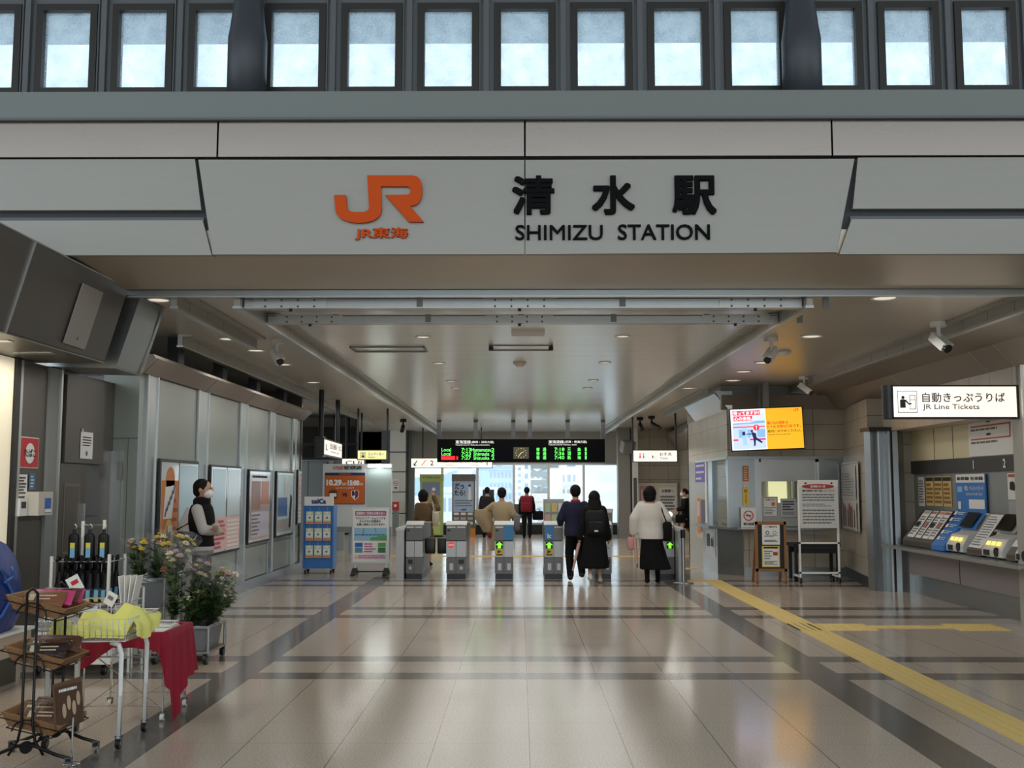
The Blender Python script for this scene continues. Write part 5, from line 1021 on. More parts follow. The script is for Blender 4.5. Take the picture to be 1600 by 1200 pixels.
m = MB(); c = fcard(m, 519, 727.5, 566, 734, NY-.012); c.txt('S-PULSE', 0.02, .05, .36, .95, mat('match orange text', (200, 110, 80), .6), 1, .03, False); c.txt('NEXT HOME GAME', .4, .05, .98, .95, INK, 1, .05, False); m.build('lettering', pn)
for x in (a.x+.05, (a.x+b.x)/2, b.x-.05): m = MB(); m.box((x-.025, NY+.02, 0), (x+.025, NY+.07, a.z), GREY); m.build('leg', t)
m = MB(); m.box((a.x, NY-.05, a.z-.12), (b.x, NY+.0, a.z), GREY); m.box((a.x+.6, NY+.01, .1), (b.x, NY+.02, a.z-.12), mat('partition glass grey', (150, 164, 172), .2)); m.build('lower_panel', t)
t2 = thing('match_poster', 'orange match poster reading 10.29 15:00 with two crests', 'poster', at(538, 788, NY-.02)); m = MB(); c = fcard(m, 507, 738.5, 570.5, 788, NY-.015, .003); OG = mat('match orange', (196, 96, 36), .5); c.rect(0, 0, 1, 1, mat('match navy', (34, 40, 84), .5), 1); c.rect(.01, .015, .99, .91, OG, 2); m.build('sheet', t2)
m = MB(); c = fcard(m, 507, 738.5, 570.5, 788, NY-.015, .003); c.lines(.36, .93, .64, .98, 1, OG, 3, .6, 97); c.txt('10.29', .04, .59, .42, .78, PAPER, 3, .06, False); c.txt('SAT', .43, .6, .55, .68, PAPER, 3, .03, False); c.txt('15:00', .57, .59, .86, .76, PAPER, 3, .06, False); c.txt('K.O.', .87, .6, .96, .67, PAPER, 3, .03, False); c.txt('IAIスタジアム日本平', .28, .49, .73, .54, PAPER, 3, .02, False); c.txt('VS', .44, .24, .56, .36, mat('match dark', (60, 30, 30), .5), 3, .06, False); m.build('lettering', t2)
def crest(k, c, x): m = MB(); cc = fcard(m, 507, 738.5, 570.5, 788, NY-.015, .003); k(cc, x); m.build('crest', t2)
def cr1(c, x): c.poly([(x-.1, .42), (x+.1, .42), (x+.1, .2), (x, .14), (x-.1, .2)], mat('crest dark', (70, 40, 40), .5), 3); c.rect(x-.085, .24, x+.085, .35, PAPER, 4); c.poly([(x-.08, .42), (x+.08, .42), (x+.05, .47), (x-.05, .47)], mat('crest brown', (120, 56, 30), .5), 3)
def cr2(c, x): c.poly([(x-.1, .42), (x, .45), (x+.1, .42), (x+.09, .24), (x, .12), (x-.09, .24)], PAPER, 3); c.poly([(x, .44), (x+.085, .41), (x+.075, .25), (x, .14)], mat('crest maroon', (140, 30, 50), .5), 4); c.poly([(x-.085, .41), (x-.03, .43), (x-.0, .3), (x-.07, .25)], mat('crest navy', (40, 44, 80), .5), 4)
crest(cr1, None, .21); crest(cr2, None, .76)
t = thing('tube_light', 'bright white tube light over the right end of the match notice wall', 'light', at(592, 728, NY-.1)); a, b = at(575, 730.5, NY-.1), at(611, 726, NY-.1); m = MB(); mz = (a.z+b.z)/2
m.cyl((a.x, NY-.1, mz), (a.x+(b.x-a.x)*.42, NY-.1, mz), .035, glow('tube white', (250, 255, 255), 1.6)); m.cyl((a.x+(b.x-a.x)*.6, NY-.1, mz), (b.x, NY-.1, mz), .035, glow('tube white', (250, 255, 255), 1.6)); m.build('tube', t); m = MB(); m.box((a.x, NY-.06, mz-.03), (b.x, NY-.01, mz+.05), WHITE); m.build('housing', t)
lamp('tube light glow', 'AREA', ((a.x+b.x)/2, NY-.16, mz), 1.6, b.x-a.x, (.95, 1, 1), (math.pi/2, 0, 0), sy=.06)
# gate-side rail, fire alarm, no smoking on the pillar
c, done = sheet('no_smoking_notice', 'small white no smoking sign on the jointed grey pillar left of the gates', 'notice', 613, 749, 623.5, 768, 35.58); nosmoke(c, .5, .68, .22); c.txt('禁煙', .25, .22, .75, .38, INK, 1, .03, False); c.rect(.15, .1, .85, .13, INKG); done()
a = at(617.5, 834, 35.2); t = thing('fire_alarm_post', 'grey post with a red alarm box in front of the jointed pillar', 'alarm', (a.x, 35.2, 0)); m = MB(); m.box((a.x-.09, 35.2, 0), (a.x+.09, 35.4, .85), GREY); m.build('post', t); m = MB(); m.box((a.x-.1, 35.15, .85), (a.x+.1, 35.4, 1.12), RED); m.cyl((a.x, 35.14, 1.0), (a.x, 35.15, 1.0), .05, PAPER, n=12); m.build('alarm_box', t)
# two information kiosks before the far windows
def kiosk(label, x0, x1, ytop, ybot, Y, body, art, lower):
    a, b = at(x0, ybot, Y), at(x1, ytop, Y); t = thing('information_kiosk', label, 'kiosk', ((a.x+b.x)/2, Y, 0)); w_ = b.x-a.x
    m = MB(); m.box((a.x, Y, .06), (b.x, Y+.4, b.z-.22), body); m.box((a.x+.02, Y+.02, 0), (b.x-.02, Y+.38, .06), BLK2); m.build('body', t)
    m = MB(); m.box((a.x-.01, Y-.02, b.z-.22), (b.x+.01, Y+.42, b.z), GREY if body != lower else lower); m.build('header', t)
    m = MB(); c = Card(m, (a.x, Y, 0), XU, ZU, w_, b.z, .004); art(c); m.build('poster', t)
    m = MB(); c = Card(m, (a.x, Y, 0), XU, ZU, w_, b.z, .004)
    for i in range(3):
        for j in range(3): c.rect(.08+j*.3, .2+i*.075, .3+j*.3, .24+i*.075, PAPER if i != 1 else GLT, 1)
    m.build('leaflet_rack', t)
KG = mat('kiosk green', (172, 190, 108), .5); KB = mat('kiosk brown grey', (112, 104, 98), .5)
def ka(c): c.txt('インフォメーション', .1, .93, .9, .97, INK, 6, .01, False); c.rect(.1, .54, .88, .87, mat('kiosk sky', (130, 140, 170), .5), 1); c.poly([(.1, .54), (.88, .54), (.88, .66), (.5, .7), (.1, .64)], mat('kiosk field', (170, 156, 110), .5), 2); c.circ(.6, .76, .03, PAPER, 2, 8); c.rect(.1, .36, .88, .53, PAPER, 1); c.rect(.08, .05, .9, .17, mat('kiosk lime', (190, 206, 120), .5), 1)
def kb(c): c.rect(.06, .4, .94, .9, mat('kiosk pale blue', (168, 190, 214), .4), 1); c.txt('だっ', .12, .76, .52, .86, INK, 2, .03, False); c.txt('たら!', .1, .66, .56, .75, INK, 2, .03, False); c.circ(.76, .82, .02, INK, 2, 10); c.poly([(.68, .58), (.84, .58), (.8, .8), (.72, .8)], PAPER, 2); c.lines(.12, .48, .88, .6, 3, INKG, 2, .4, 90); c.txt('JR東海', .38, .42, .62, .45, INK, 2, .02, False); c.rect(.6, .0, 1, .14, mat('kiosk orange', (222, 140, 40), .5), 1)
kiosk('green information kiosk with a landscape poster in front of the far windows', 655.5, 692, 741, 834, 34.6, KG, ka, KG)
kiosk('brown grey information kiosk with a pale blue poster before the far windows', 706, 742.5, 741, 834, 34.6, KB, kb, KB)
a = at(768, 790, 36); t = thing('dark_monitor', 'dark monitor on the window sill behind the beige coat', 'monitor', (a.x, 36, 1)); b, e_ = at(754, 785, 36), at(772, 765, 36); m = MB(); m.box((b.x, 36, b.z), (e_.x, 36.05, e_.z), mat('dark teal monitor', (40, 62, 70), .3)); m.build('panel', t); m = MB(); m.box((b.x+.15, 36.05, 0), (b.x+.2, 36.1, b.z+.1), BLK2); m.box((b.x, 35.95, 0), (b.x+.35, 36.2, .03), BLK2); m.build('stand', t)
m = MB(); a, b = at(849, 833, 34.5), at(882, 780, 34.5); t = thing('leaflet_rack', 'clear rack of colourful leaflets before the windows beside the navy man', 'leaflet rack', ((a.x+b.x)/2, 34.5, 0))
m.box((a.x, 34.5, .05), (b.x, 34.8, .3), GLT)
for x in (a.x, b.x-.03): m.box((x, 34.75, .0), (x+.03, 34.8, b.z), ALU)
m.box((a.x, 34.78, .3), (b.x, 34.79, b.z), GLT); m.build('rack', t)
for i in range(2):
    for j in range(3): x = a.x+.05+j*.22; z = .45+i*.36; m = MB(); m.box((x, 34.6, z), (x+.18, 34.63, z+.28), mat('leaflet c%d' % ((i+j) % 4), ((230, 180, 170), (190, 214, 170), (226, 206, 140), (236, 236, 236))[(i+j) % 4], .6)); m.build('leaflet', t)
a, b = at(803, 830, 34.3), at(824, 788, 34.3); t = thing('folded_chair', 'grey folding frame seat before the windows left of the red backpack', 'seat', ((a.x+b.x)/2, 34.3, 0)); 
m = MB(); m.box((a.x, 34.3, .42), (b.x, 34.75, .47), GREYD); m.build('seat', t); m = MB(); m.box((a.x, 34.72, .6), (b.x, 34.76, b.z), GREYD); m.build('backrest', t)
for x in (a.x, b.x-.04):
    for y in (34.3, 34.72): m = MB(); m.box((x, y, 0), (x+.04, y+.04, .62 if y > 34.5 else .42), GREY); m.build('leg', t)
a, b = at(948, 833, 34), at(957, 795, 34); t = thing('white_cabinet', 'grey cabinet with white top before the rightmost far window', 'cabinet', ((a.x+b.x)/2, 34, 0)); x0 = at(943, 800, 34).x; m = MB(); m.box((x0-.2, 34, 0), (b.x, 34.5, b.z-.12), GREY); m.build('body', t); m = MB(); m.box((x0-.22, 33.98, b.z-.12), (b.x+.02, 34.52, b.z), WHITE); m.build('top', t)

# ================================================================ PEOPLE
SKIN = mat('skin', (196, 150, 122), .55); HAIRB = mat('black hair', (13, 11, 11), .6, spec=.2); EYE_ = mat('eye dark', (25, 20, 20), .3); LIP = mat('lip', (170, 100, 90), .5)
BASE = dict(neck=(0, -.004, .835), head=(0, .012, .935), sl=(-.094, 0, .79), sr=(.094, 0, .79), el=(-.128, -.01, .64), er=(.128, -.01, .64), wl=(-.138, .03, .495), wr=(.138, .03, .495),
            hl=(-.052, 0, .51), hr=(.052, 0, .51), kl=(-.055, .012, .285), kr=(.055, .012, .285), al=(-.055, -.012, .045), ar=(.055, -.012, .045))
TORSO = [(.845, .033, .036), (.825, .062, .043), (.80, .088, .054), (.755, .1, .064), (.70, .102, .066), (.64, .088, .058), (.58, .086, .058), (.53, .094, .066), (.48, .082, .064), (.455, .05, .045)]
def person(label, loc, H, rz, J={}, lean=(0, 0), female=False, hair='short', mask=False, wear=()):
    t = thing('person', label, 'person', (0, 0, 0), None)
    j = dict(BASE); fw = .9 if female else 1.
    for k in ('sl', 'sr', 'el', 'er'): j[k] = (j[k][0]*fw, j[k][1], j[k][2])
    j.update(J)
    def tr(p):
        p = V(p); k = max(0, p.z-.5); return V((p.x+lean[0]*k, p.y+lean[1]*k, p.z))*H
    G = {k: tr(v) for k, v in j.items()}
    def ring(z, rx, ry, ex=0, n=18, cx=0, cy=0, fold=0, nf=9, ph=0):
        return [tr((cx+(rx*fw+ex)*(1+fold*math.sin(nf*a+ph))*math.cos(a), cy+(ry+ex)*(1+fold*math.sin(nf*a+ph))*math.sin(a), z)) for a in (2*math.pi*i/n for i in range(n))]
    # body: one continuous surface
    m = MB(); m.loft([ring(*r) for r in TORSO], SKIN)
    h = G['head']; S_ = lambda *p: [q*H for q in p]
    m.cap(G['neck']-V((0, 0, .02*H)), h+V((0, -.01, -.03))*H, .034*H*fw, .031*H*fw, SKIN)
    m.ell(h, S_(.05, .062, .066), SKIN); m.ell(h+V((0, .018, -.038))*H, S_(.036, .042, .034), SKIN); m.ell(h+V((0, .064, -.012))*H, S_(.009, .014, .014), SKIN, 8, 6)
    for s in (-1, 1): m.ell(h+V((s*.051, -.004, -.006))*H, S_(.008, .014, .02), SKIN, 8, 6)
    for s, q in (('l', -1), ('r', 1)):
        m.cap(G['s'+s], G['e'+s], .03*H, .024*H, SKIN); m.cap(G['e'+s], G['w'+s], .024*H, .016*H, SKIN)
        d = (G['w'+s]-G['e'+s]).normalized(); a, b = frame(d); w_ = G['w'+s]; c = w_+d*.045*H
        side = V((1, 0, 0)); side = (side-d*side.dot(d)); side = side.normalized() if side.length > .2 else a; fr_ = d.cross(side).normalized(); kn = fr_ if abs(d.z) > .5 else side
        m.cap(w_, c, .015*H, .02*H, SKIN)
        for i in range(4):
            o = c+kn*(i-1.5)*.0105*H; ln = (.036, .041, .039, .031)[i]*H; cu = (side if kn is fr_ else fr_)*(-q if kn is fr_ else -1)
            m.cap(o, o+d*ln*.6, .0062*H, .0056*H, SKIN, 8); m.cap(o+d*ln*.6, o+d*ln*.95+cu*ln*.45, .0056*H, .0048*H, SKIN, 8)
        m.cap(w_+d*.014*H+kn*.012*H, w_+d*.04*H+kn*.033*H, .0066*H, .0055*H, SKIN, 8)
        m.cap(G['h'+s], G['k'+s], .05*H, .034*H, SKIN); m.cap(G['k'+s], G['a'+s], .033*H, .021*H, SKIN)
        f = V((0, 1, 0)) if not isinstance(J.get('t'+s), tuple) else V(J['t'+s])
        m.cap(G['a'+s]+V((0, 0, -.018*H))-f*.015*H, G['a'+s]+f*.085*H+V((0, 0, -.026*H)), .021*H, .017*H, SKIN)
    body = m.build('body', t, remesh=.0075, smooth=2)
    for s in (-1, 1): e = MB(); e.ell(h+V((s*.02, .0585, .006))*H, S_(.009, .005, .0055), EYE_, 8, 6); e.build('eye', t)
    if not mask: e = MB(); e.ell(h+V((0, .0565, -.044))*H, S_(.016, .005, .005), LIP, 8, 6); e.build('mouth', t)
    # hair
    m = MB(); m.ell(h+V((0, -.012, .014))*H, S_(.058, .062, .061), HAIRB, 20, 12)
    if hair == 'short': m.ell(h+V((0, -.028, -.012))*H, S_(.052, .045, .05), HAIRB)
    if hair == 'bob': m.ell(h+V((0, -.016, -.005))*H, S_(.072, .066, .075), HAIRB); m.ell(h+V((0, -.022, -.05))*H, S_(.066, .055, .052), HAIRB)
    if hair == 'long': m.ell(h+V((0, -.016, -.0))*H, S_(.066, .064, .07), HAIRB); m.loft([ [h+V((rx*math.cos(a), cy+ry*math.sin(a), z))*H for a in (2*math.pi*i/16 for i in range(16))] for z, rx, ry, cy in ((.02, .05, .04, -.02), (-.04, .07, .045, -.03), (-.1, .082, .04, -.045), (-.16, .088, .034, -.055), (-.2, .07, .025, -.06))], HAIRB)
    if hair == 'bun': m.ell(h+V((0, -.07, .0))*H, S_(.03, .03, .03), HAIRB)
    m.build('hair', t, remesh=.009, smooth=3)
    if mask:
        m = MB(); m.ell(h+V((0, .036, -.032))*H, S_(.042, .042, .036), PAPER); mk = m.build('face_mask', t, remesh=.007, smooth=2)
        for s in (-1, 1): e = MB(); e.tube([h+V((s*.04, .05, -.02))*H, h+V((s*.056, .004, -.002))*H], .0025, PAPER); e.build('strap', mk)
    def sleeve(m, ex, to='w', k=1.):
        for s in 'lr':
            m.cap(G['s'+s], G['e'+s], .033*H+ex, .028*H*k+ex, None); 
            if to == 'w': m.cap(G['e'+s], G['w'+s], .028*H*k+ex, .021*H*k+ex, None)
    for nm, ma, kind, arg in wear:
        m = MB(); m.mats = [ma]
        def mm(f): return f
        if kind == 'top':       # arg: hem height, looseness, sleeves
            z0, ex, sl = arg[:3]; rr = [r for r in TORSO if r[0] > z0+.02 and r[0] < .835]
            last = rr[-1]; rr = rr+[(z0, max(last[1], .092), max(last[2], .066))]
            m.loft([ring(z, rx, ry, ex+.006) for z, rx, ry in rr], ma)
            if sl:
                m2 = MB()
                for s in 'lr':
                    m.cap(G['s'+s], G['e'+s], .034*H+ex, .029*H+ex, ma)
                    if sl != 'short': m.cap(G['e'+s], G['w'+s], .029*H+ex, .021*H+ex, ma)
            m.build(nm, t, remesh=.011, smooth=3)
        elif kind == 'coat':    # arg: hem, looseness, hem radius
            z0, ex, hr = arg; rr = [r for r in TORSO if r[0] > .56 and r[0] < .835]
            m.loft([ring(z, rx, ry, ex+.006) for z, rx, ry in rr]+[ring(.52, .098, .07, ex), ring((z0+.52)/2, (.1+hr)/2, (.075+hr*.8)/2, ex, fold=.04, nf=5), ring(z0, hr, hr*.8, ex, fold=.06, nf=5)], ma)
            for s in 'lr': m.cap(G['s'+s], G['e'+s], .036*H+ex, .031*H+ex, ma); m.cap(G['e'+s], G['w'+s], .031*H+ex, .025*H+ex, ma)
            m.build(nm, t, remesh=.012, smooth=3)
        elif kind == 'skirt':   # arg: top, hem, hem rx, hem ry, shift x
            z1, z0, rx, ry, sx = arg
            m.loft([ring(z1, .088, .062, .008, 30)] + [ring(z1+(z0-z1)*k, .09+(rx-.09)*k, .066+(ry-.066)*k, .008, 30, sx*k*k, 0, .05*k, 7, .6) for k in (.2, .45, .7, .9, 1)], ma)
            m.build(nm, t, remesh=.012, smooth=2)
        elif kind == 'trousers':
            m.loft([ring(.54, .092, .066, .004), ring(.49, .088, .068, .006), ring(.455, .06, .05, .006)], ma)
            for s in 'lr': m.cap(G['h'+s], G['k'+s], .054*H, .04*H+arg, ma); m.cap(G['k'+s], G['a'+s]+V((0, 0, .01*H)), .04*H+arg, .028*H+arg, ma)
            m.build(nm, t, remesh=.011, smooth=3)
        elif kind == 'shoe':
            for s in 'lr':
                f = V(J.get('t'+s, (0, 1, 0))); m = MB(); m.cap(G['a'+s]+V((0, 0, -.01*H))-f*.018*H, G['a'+s]+f*.09*H+V((0, 0, -.02*H)), .027*H, .023*H, ma); m.cap(G['a'+s]+V((0, 0, .012*H)), G['a'+s]+V((0, 0, -.015*H)), .024*H, .027*H, ma); m.build(nm, t, remesh=.009, smooth=2)
        elif kind == 'scarf':
            m.ell(G['neck']+V((0, .004, .012))*H, S_(.06, .062, .04), ma); m.loft([ring(.80, .06, .05, arg), ring(.83, .055, .055, arg), ring(.86, .045, .05, arg)], ma); m.build(nm, t, remesh=.01, smooth=3)
        elif kind == 'collar':
            m.loft([ring(.825, .05, .05, .006), ring(.85, .04, .045, .004)], ma); m.build(nm, t, remesh=.008, smooth=1)
        elif kind == 'stocking':
            for s in 'lr': m = MB(); m.cap(G['k'+s], G['a'+s], .035*H, .023*H, ma); m.build(nm, t)
    t.location = loc; t.rotation_euler = (0, 0, rz)
    mx = Matrix.Translation(V(loc)) @ Matrix.Rotation(rz, 4, 'Z')
    return t, {k: mx @ v for k, v in G.items()}, mx, H
C_ = lambda n, c, r=.75: mat(n, c, r, spec=.25)
CBLK = C_('black cloth', (13, 13, 15), .85); CNV = C_('navy cloth', (36, 38, 62)); CBR = C_('brown coat cloth', (104, 82, 58)); CBE = C_('beige coat cloth', (178, 158, 124)); CWH = C_('white knit', (218, 214, 206), .85); CGR = C_('light grey knit', (182, 178, 174)); CCH = C_('charcoal cloth', (40, 40, 44)); CDB = C_('dark brown cloth', (58, 46, 40)); CRD = C_('dark red nylon', (136, 26, 40), .5); CSH = C_('white shoe', (206, 202, 190), .6); CTAN = C_('tan stocking', (150, 112, 84)); CGB = C_('grey shirt cloth', (128, 128, 126))
def bag(name, label, c, d, ma, rz=0, handle=None, strap=None):
    t = thing(name, label, 'bag', c); m = MB(); m.cbox(c, d, ma, rz, bev=min(d)*.35); m.build('bag_body', t)
    if handle: m = MB(); m.tube([V(p) for p in handle], .012, ma, 8); m.build('handle', t)
    if strap: m = MB(); m.tube([V(p) for p in strap], .014, ma, 8); m.build('strap', t)
    return t
def backpack(label, mx, H, ma, w_=.3, h_=.42, logo=None, by=-.12, cz=.68):
    c = V((0, by, cz*H)); t = thing('backpack', label, 'backpack', (0, 0, 0)); 
    m = MB(); m.cbox(c, (w_, .14, h_), ma, bev=.06); m.build('bag_body', t)
    m = MB(); m.cbox(c+V((0, -.08, -h_*.17)), (w_*.78, .06, h_*.5), ma, bev=.028); m.tube([c+V((-w_*.3, -.118, -h_*.0)), c+V((0, -.122, .012)), c+V((w_*.3, -.118, 0))], .006, GREYD); m.build('front_pocket', t)
    for s in (-1, 1): m = MB(); m.tube([c+V((s*w_*.28, .05, h_*.45)), V((s*.085*H*.95, -.03, .835*H)), V((s*.085*H, .075, .78*H)), V((s*.1*H, .06, .66*H)), c+V((s*w_*.4, .05, -h_*.3))], .016, ma, 8); m.build('strap', t)
    m = MB(); m.tube([c+V((-.04, .0, h_*.49)), c+V((-.03, 0, h_*.49+.05)), c+V((.03, 0, h_*.49+.05)), c+V((.04, 0, h_*.49))], .009, ma); m.build('handle', t)
    if logo: m = MB(); m.cbox(c+V((0, -.113, -h_*.32)), (.06, .006, .025), logo); m.build('tag', t)
    t.matrix_world = mx; return t
# masked man by the posters
_, G, mx, H = person('standing man in white mask and grey sleeves, arms folded, by the posters', (-3.86, 13.0, 0), 1.71, R(-92), dict(el=(-.135, .055, .65), er=(.135, .055, .65), wl=(.055, .118, .66), wr=(-.05, .1, .635)), (0, -.03), mask=True,
    wear=[('sweater', CGR, 'top', (.50, .012, 'long')), ('vest', CBLK, 'top', (.53, .017, None)), ('scarf', CBLK, 'scarf', .006), ('shirt_hem', CGB, 'top', (.47, .008, None)), ('trousers', CDB, 'trousers', .006), ('shoe', CBLK, 'shoe', 0)])
c = mx @ V((.15, -.14, .99)); bag('shoulder_bag', 'black shoulder bag hanging behind the masked man in grey sleeves', c, (.3, .14, .2), CBLK, R(-10), strap=[c+V((-.12, 0, .12)), mx @ V((.13, -.10, 1.2)), mx @ V((.125, .0, 1.44)), mx @ V((.14, .08, 1.25)), c+V((.12, 0, .12))])
# brown coat
p = at(665, 840, 22.); _, G, mx, H = person('woman in brown belted coat raising her right hand beyond the leftmost gate', (p.x, 22.0, 0), 1.56, R(-12), dict(er=(.16, .1, .75), wr=(.11, .12, .9), wl=(-.16, .05, .52)), (-.1, .05), True, 'bob', wear=[('coat', CBR, 'coat', (.2, .012, .12)), ('belt', C_('brown belt cloth', (88, 68, 48)), 'top', (.585, .016, None)) , ('shoe', CBLK, 'shoe', 0)])
o = [x for x in kids(_) if x.name.startswith('belt')][0]
me = o.data
for v in me.vertices: v.co.z = .6*H + (v.co.z-.7*H)*.10 if True else v.co.z
bag('shoulder_bag', 'pale shoulder bag on the right side of the woman in the brown coat', mx @ V((.22, -.02, .98)), (.1, .26, .26), C_('pale bag', (196, 186, 166)), R(-10), strap=[mx @ V((.21, -.08, 1.08)), mx @ V((.15, -.02, 1.30)), mx @ V((.21, .06, 1.08))])
bag('handbag', 'small black handbag held low by the woman in the brown coat', mx @ V((-.26, .08, .66)), (.12, .26, .2), CBLK, R(-10), handle=[mx @ V((-.27, .0, .75)), mx @ V((-.255, .07, .8)), mx @ V((-.27, .15, .75))])
# dark person by the window
p = at(761, 836, 34.); _, G, mx, H = person('person in dark jacket facing the far windows left of the clock', (p.x, 34.0, 0), 1.6, 0, {}, wear=[('jacket', CCH, 'top', (.48, .025, 'long')), ('trousers', CBLK, 'trousers', .01), ('shoe', CBLK, 'shoe', 0)])
bag('red_bag', 'red bag on the floor beside the person in the dark jacket', (p.x+.16, 33.7, .2), (.3, .2, .36), CRD, 0, handle=[(p.x+.08, 33.7, .38), (p.x+.1, 33.7, .46), (p.x+.22, 33.7, .46), (p.x+.24, 33.7, .38)])
# beige coat in the gate
p = at(784, 880, 21.); _, G, mx, H = person('person in long beige coat with a raised left arm passing the third gate', (p.x, 21.0, 0), 1.6, R(4), dict(el=(-.19, .06, .72), wl=(-.27, .12, .66), er=(.15, -.01, .66), wr=(.17, .06, .56), kl=(-.055, .05, .285), al=(-.05, .08, .045), ar=(.055, -.07, .06)), wear=[('coat', CBE, 'coat', (.24, .014, .13)), ('shoe', CBLK, 'shoe', 0)])
m = MB(); rg = [[mx @ V((-.30-.05*math.sin(k*.8)+(.22-.1*k/6)*math.cos(a), .1+.07*math.sin(a)*(1+.3*math.sin(3*a)), 1.18-k*.075)) for a in (2*math.pi*i/16 for i in range(16))] for k in range(7)]
m.loft(rg, CBE); m.build('folded_coat', loc=mx @ V((-.3, .1, .7)), label='beige coat bundled over the left arm of the person in the long beige coat', cat='coat', remesh=.015, smooth=3)
bag('shoulder_bag', 'grey shoulder bag at the right hip of the person in the beige coat', mx @ V((.28, -.02, .93)), (.14, .26, .34), C_('grey nylon', (128, 122, 122)), R(5), strap=[mx @ V((.26, -.08, 1.06)), mx @ V((.17, 0, 1.32)), mx @ V((.26, .06, 1.06))])
# red backpack
p = at(823, 836, 34.5); _, G, mx, H = person('man in black with a red backpack standing at the far windows', (p.x, 33.6, 0), 1.6, R(-4), dict(kl=(-.06, .012, .285), kr=(.06, .012, .285)), wear=[('jacket', CBLK, 'top', (.5, .02, 'long')), ('trousers', CBLK, 'trousers', .005), ('shoe', CBLK, 'shoe', 0)])
backpack('dark red backpack on the man at the far windows', mx, H, CRD, .36, .5, None, -.17, .68)
bag('briefcase', 'black briefcase in the right hand of the man with the red backpack', mx @ V((.34, .06, .72)), (.34, .1, .28), CBLK, 0, handle=[mx @ V((.27, .06, .86)), mx @ V((.29, .06, .92)), mx @ V((.39, .06, .92)), mx @ V((.41, .06, .86))])
# navy man
p = at(890, 903, Z=0); _, G, mx, H = person('man in navy jacket walking through the gate beside the woman with black backpack', (.97, 18.6, 0), 1.65, R(3), dict(kl=(-.06, .07, .29), al=(-.055, .02, .05), kr=(.05, .05, .29), ar=(.05, -.13, .09), el=(-.16, .0, .65), wl=(-.15, .11, .60)), wear=[('jacket', CNV, 'top', (.47, .022, 'long')), ('trousers', CBLK, 'trousers', .014), ('collar', C_('red collar', (150, 50, 52)), 'collar', 0), ('shoe', CDB, 'shoe', 0)])
# black long coat woman
_, G, mx, H = person('woman with long dark hair in a long black coat walking to the gates', (1.27, 18.2, 0), 1.55, R(2), dict(kl=(-.05, .03, .29), al=(-.06, -.1, .075), kr=(.055, .05, .285), ar=(.06, .03, .045), wl=(-.15, .02, .5), wr=(.15, .03, .5)), (0, .02), True, 'long', wear=[('coat', CBLK, 'coat', (.165, .03, .145)), ('shoe', CSH, 'shoe', 0)])
backpack('black backpack with small white tag on the woman with long hair', mx, H, C_('black nylon', (22, 22, 25), .6), .32, .42, PAPER, -.18, .66)
def umbrella(label, tip, top, c1, c2, r=.03, handle=True):
    tip, top = V(tip), V(top); d = (top-tip); t = thing('umbrella', label, 'umbrella', tip)
    m = MB(); m.cyl(tip, tip+d*.12, .006, BLACK, .012, 8); m.build('ferrule', t); m = MB(); m.cyl(tip+d*.1, tip+d*.78, r*.5, c1, r, 12); m.cyl(tip+d*.78, tip+d*.82, r, c1, .012, 12); m.build('canopy', t)
    m = MB(); a, b = frame(d); m.tube([tip+d*.8, top, top+a*.03+d*.05, top+a*.07+d*.03, top+a*.08-d*.02], .011, c2, 8); m.build('handle', t)
w_ = G['wl']; umbrella('furled pale pink umbrella slanting from the left hand of the black coat woman', w_+V((-.16, -.12, -.62)), w_+V((0, .0, .02)), C_('pink film', (196, 160, 150), .4), C_('pale handle', (220, 210, 200), .4))
# white sweater woman
_, G, mx, H = person('woman in white sweater and long black flared skirt at the rightmost gate', (2.22, 18.1, 0), 1.63, R(-3), dict(el=(-.165, -.02, .67), wl=(-.18, .02, .535), er=(.16, -.02, .67), wr=(.17, .08, .6), al=(-.05, -.04, .05), ar=(.065, .06, .045), kl=(-.05, .0, .28)), (-.03, 0), True, 'bob', wear=[('skirt', CBLK, 'skirt', (.56, .15, .17, .13, .04)), ('sweater', CWH, 'top', (.46, .045, 'long')), ('shoe', CBLK, 'shoe', 0), ('stocking', CBLK, 'stocking', 0)])
bag('shoulder_bag', 'long black shoulder bag on the right of the woman in white sweater', mx @ V((.25, -.06, .88)), (.12, .3, .32), CBLK, R(10), strap=[mx @ V((.27, -.16, .95)), mx @ V((.17, -.1, 1.26)), mx @ V((.135, .0, 1.37)), mx @ V((.2, .09, 1.2)), mx @ V((.27, .06, .95))])
w_ = G['wl']; umbrella('furled red and white umbrella in the left hand of the white sweater woman', w_+V((.05, -.1, -.60)), w_+V((-.0, 0, .03)), C_('umbrella pale red', (206, 160, 150), .5), RED, .035)
bag('gift_bag', 'small red and white carrier bag at the left hand of the white sweater woman', w_+V((-.05, -.02, -.2)), (.12, .1, .22), C_('pink white paper', (206, 150, 148)), 0, handle=[w_+V((-.09, -.02, -.1)), w_+V((-.03, 0, -.02)), w_+V((-.02, -.02, -.1))])
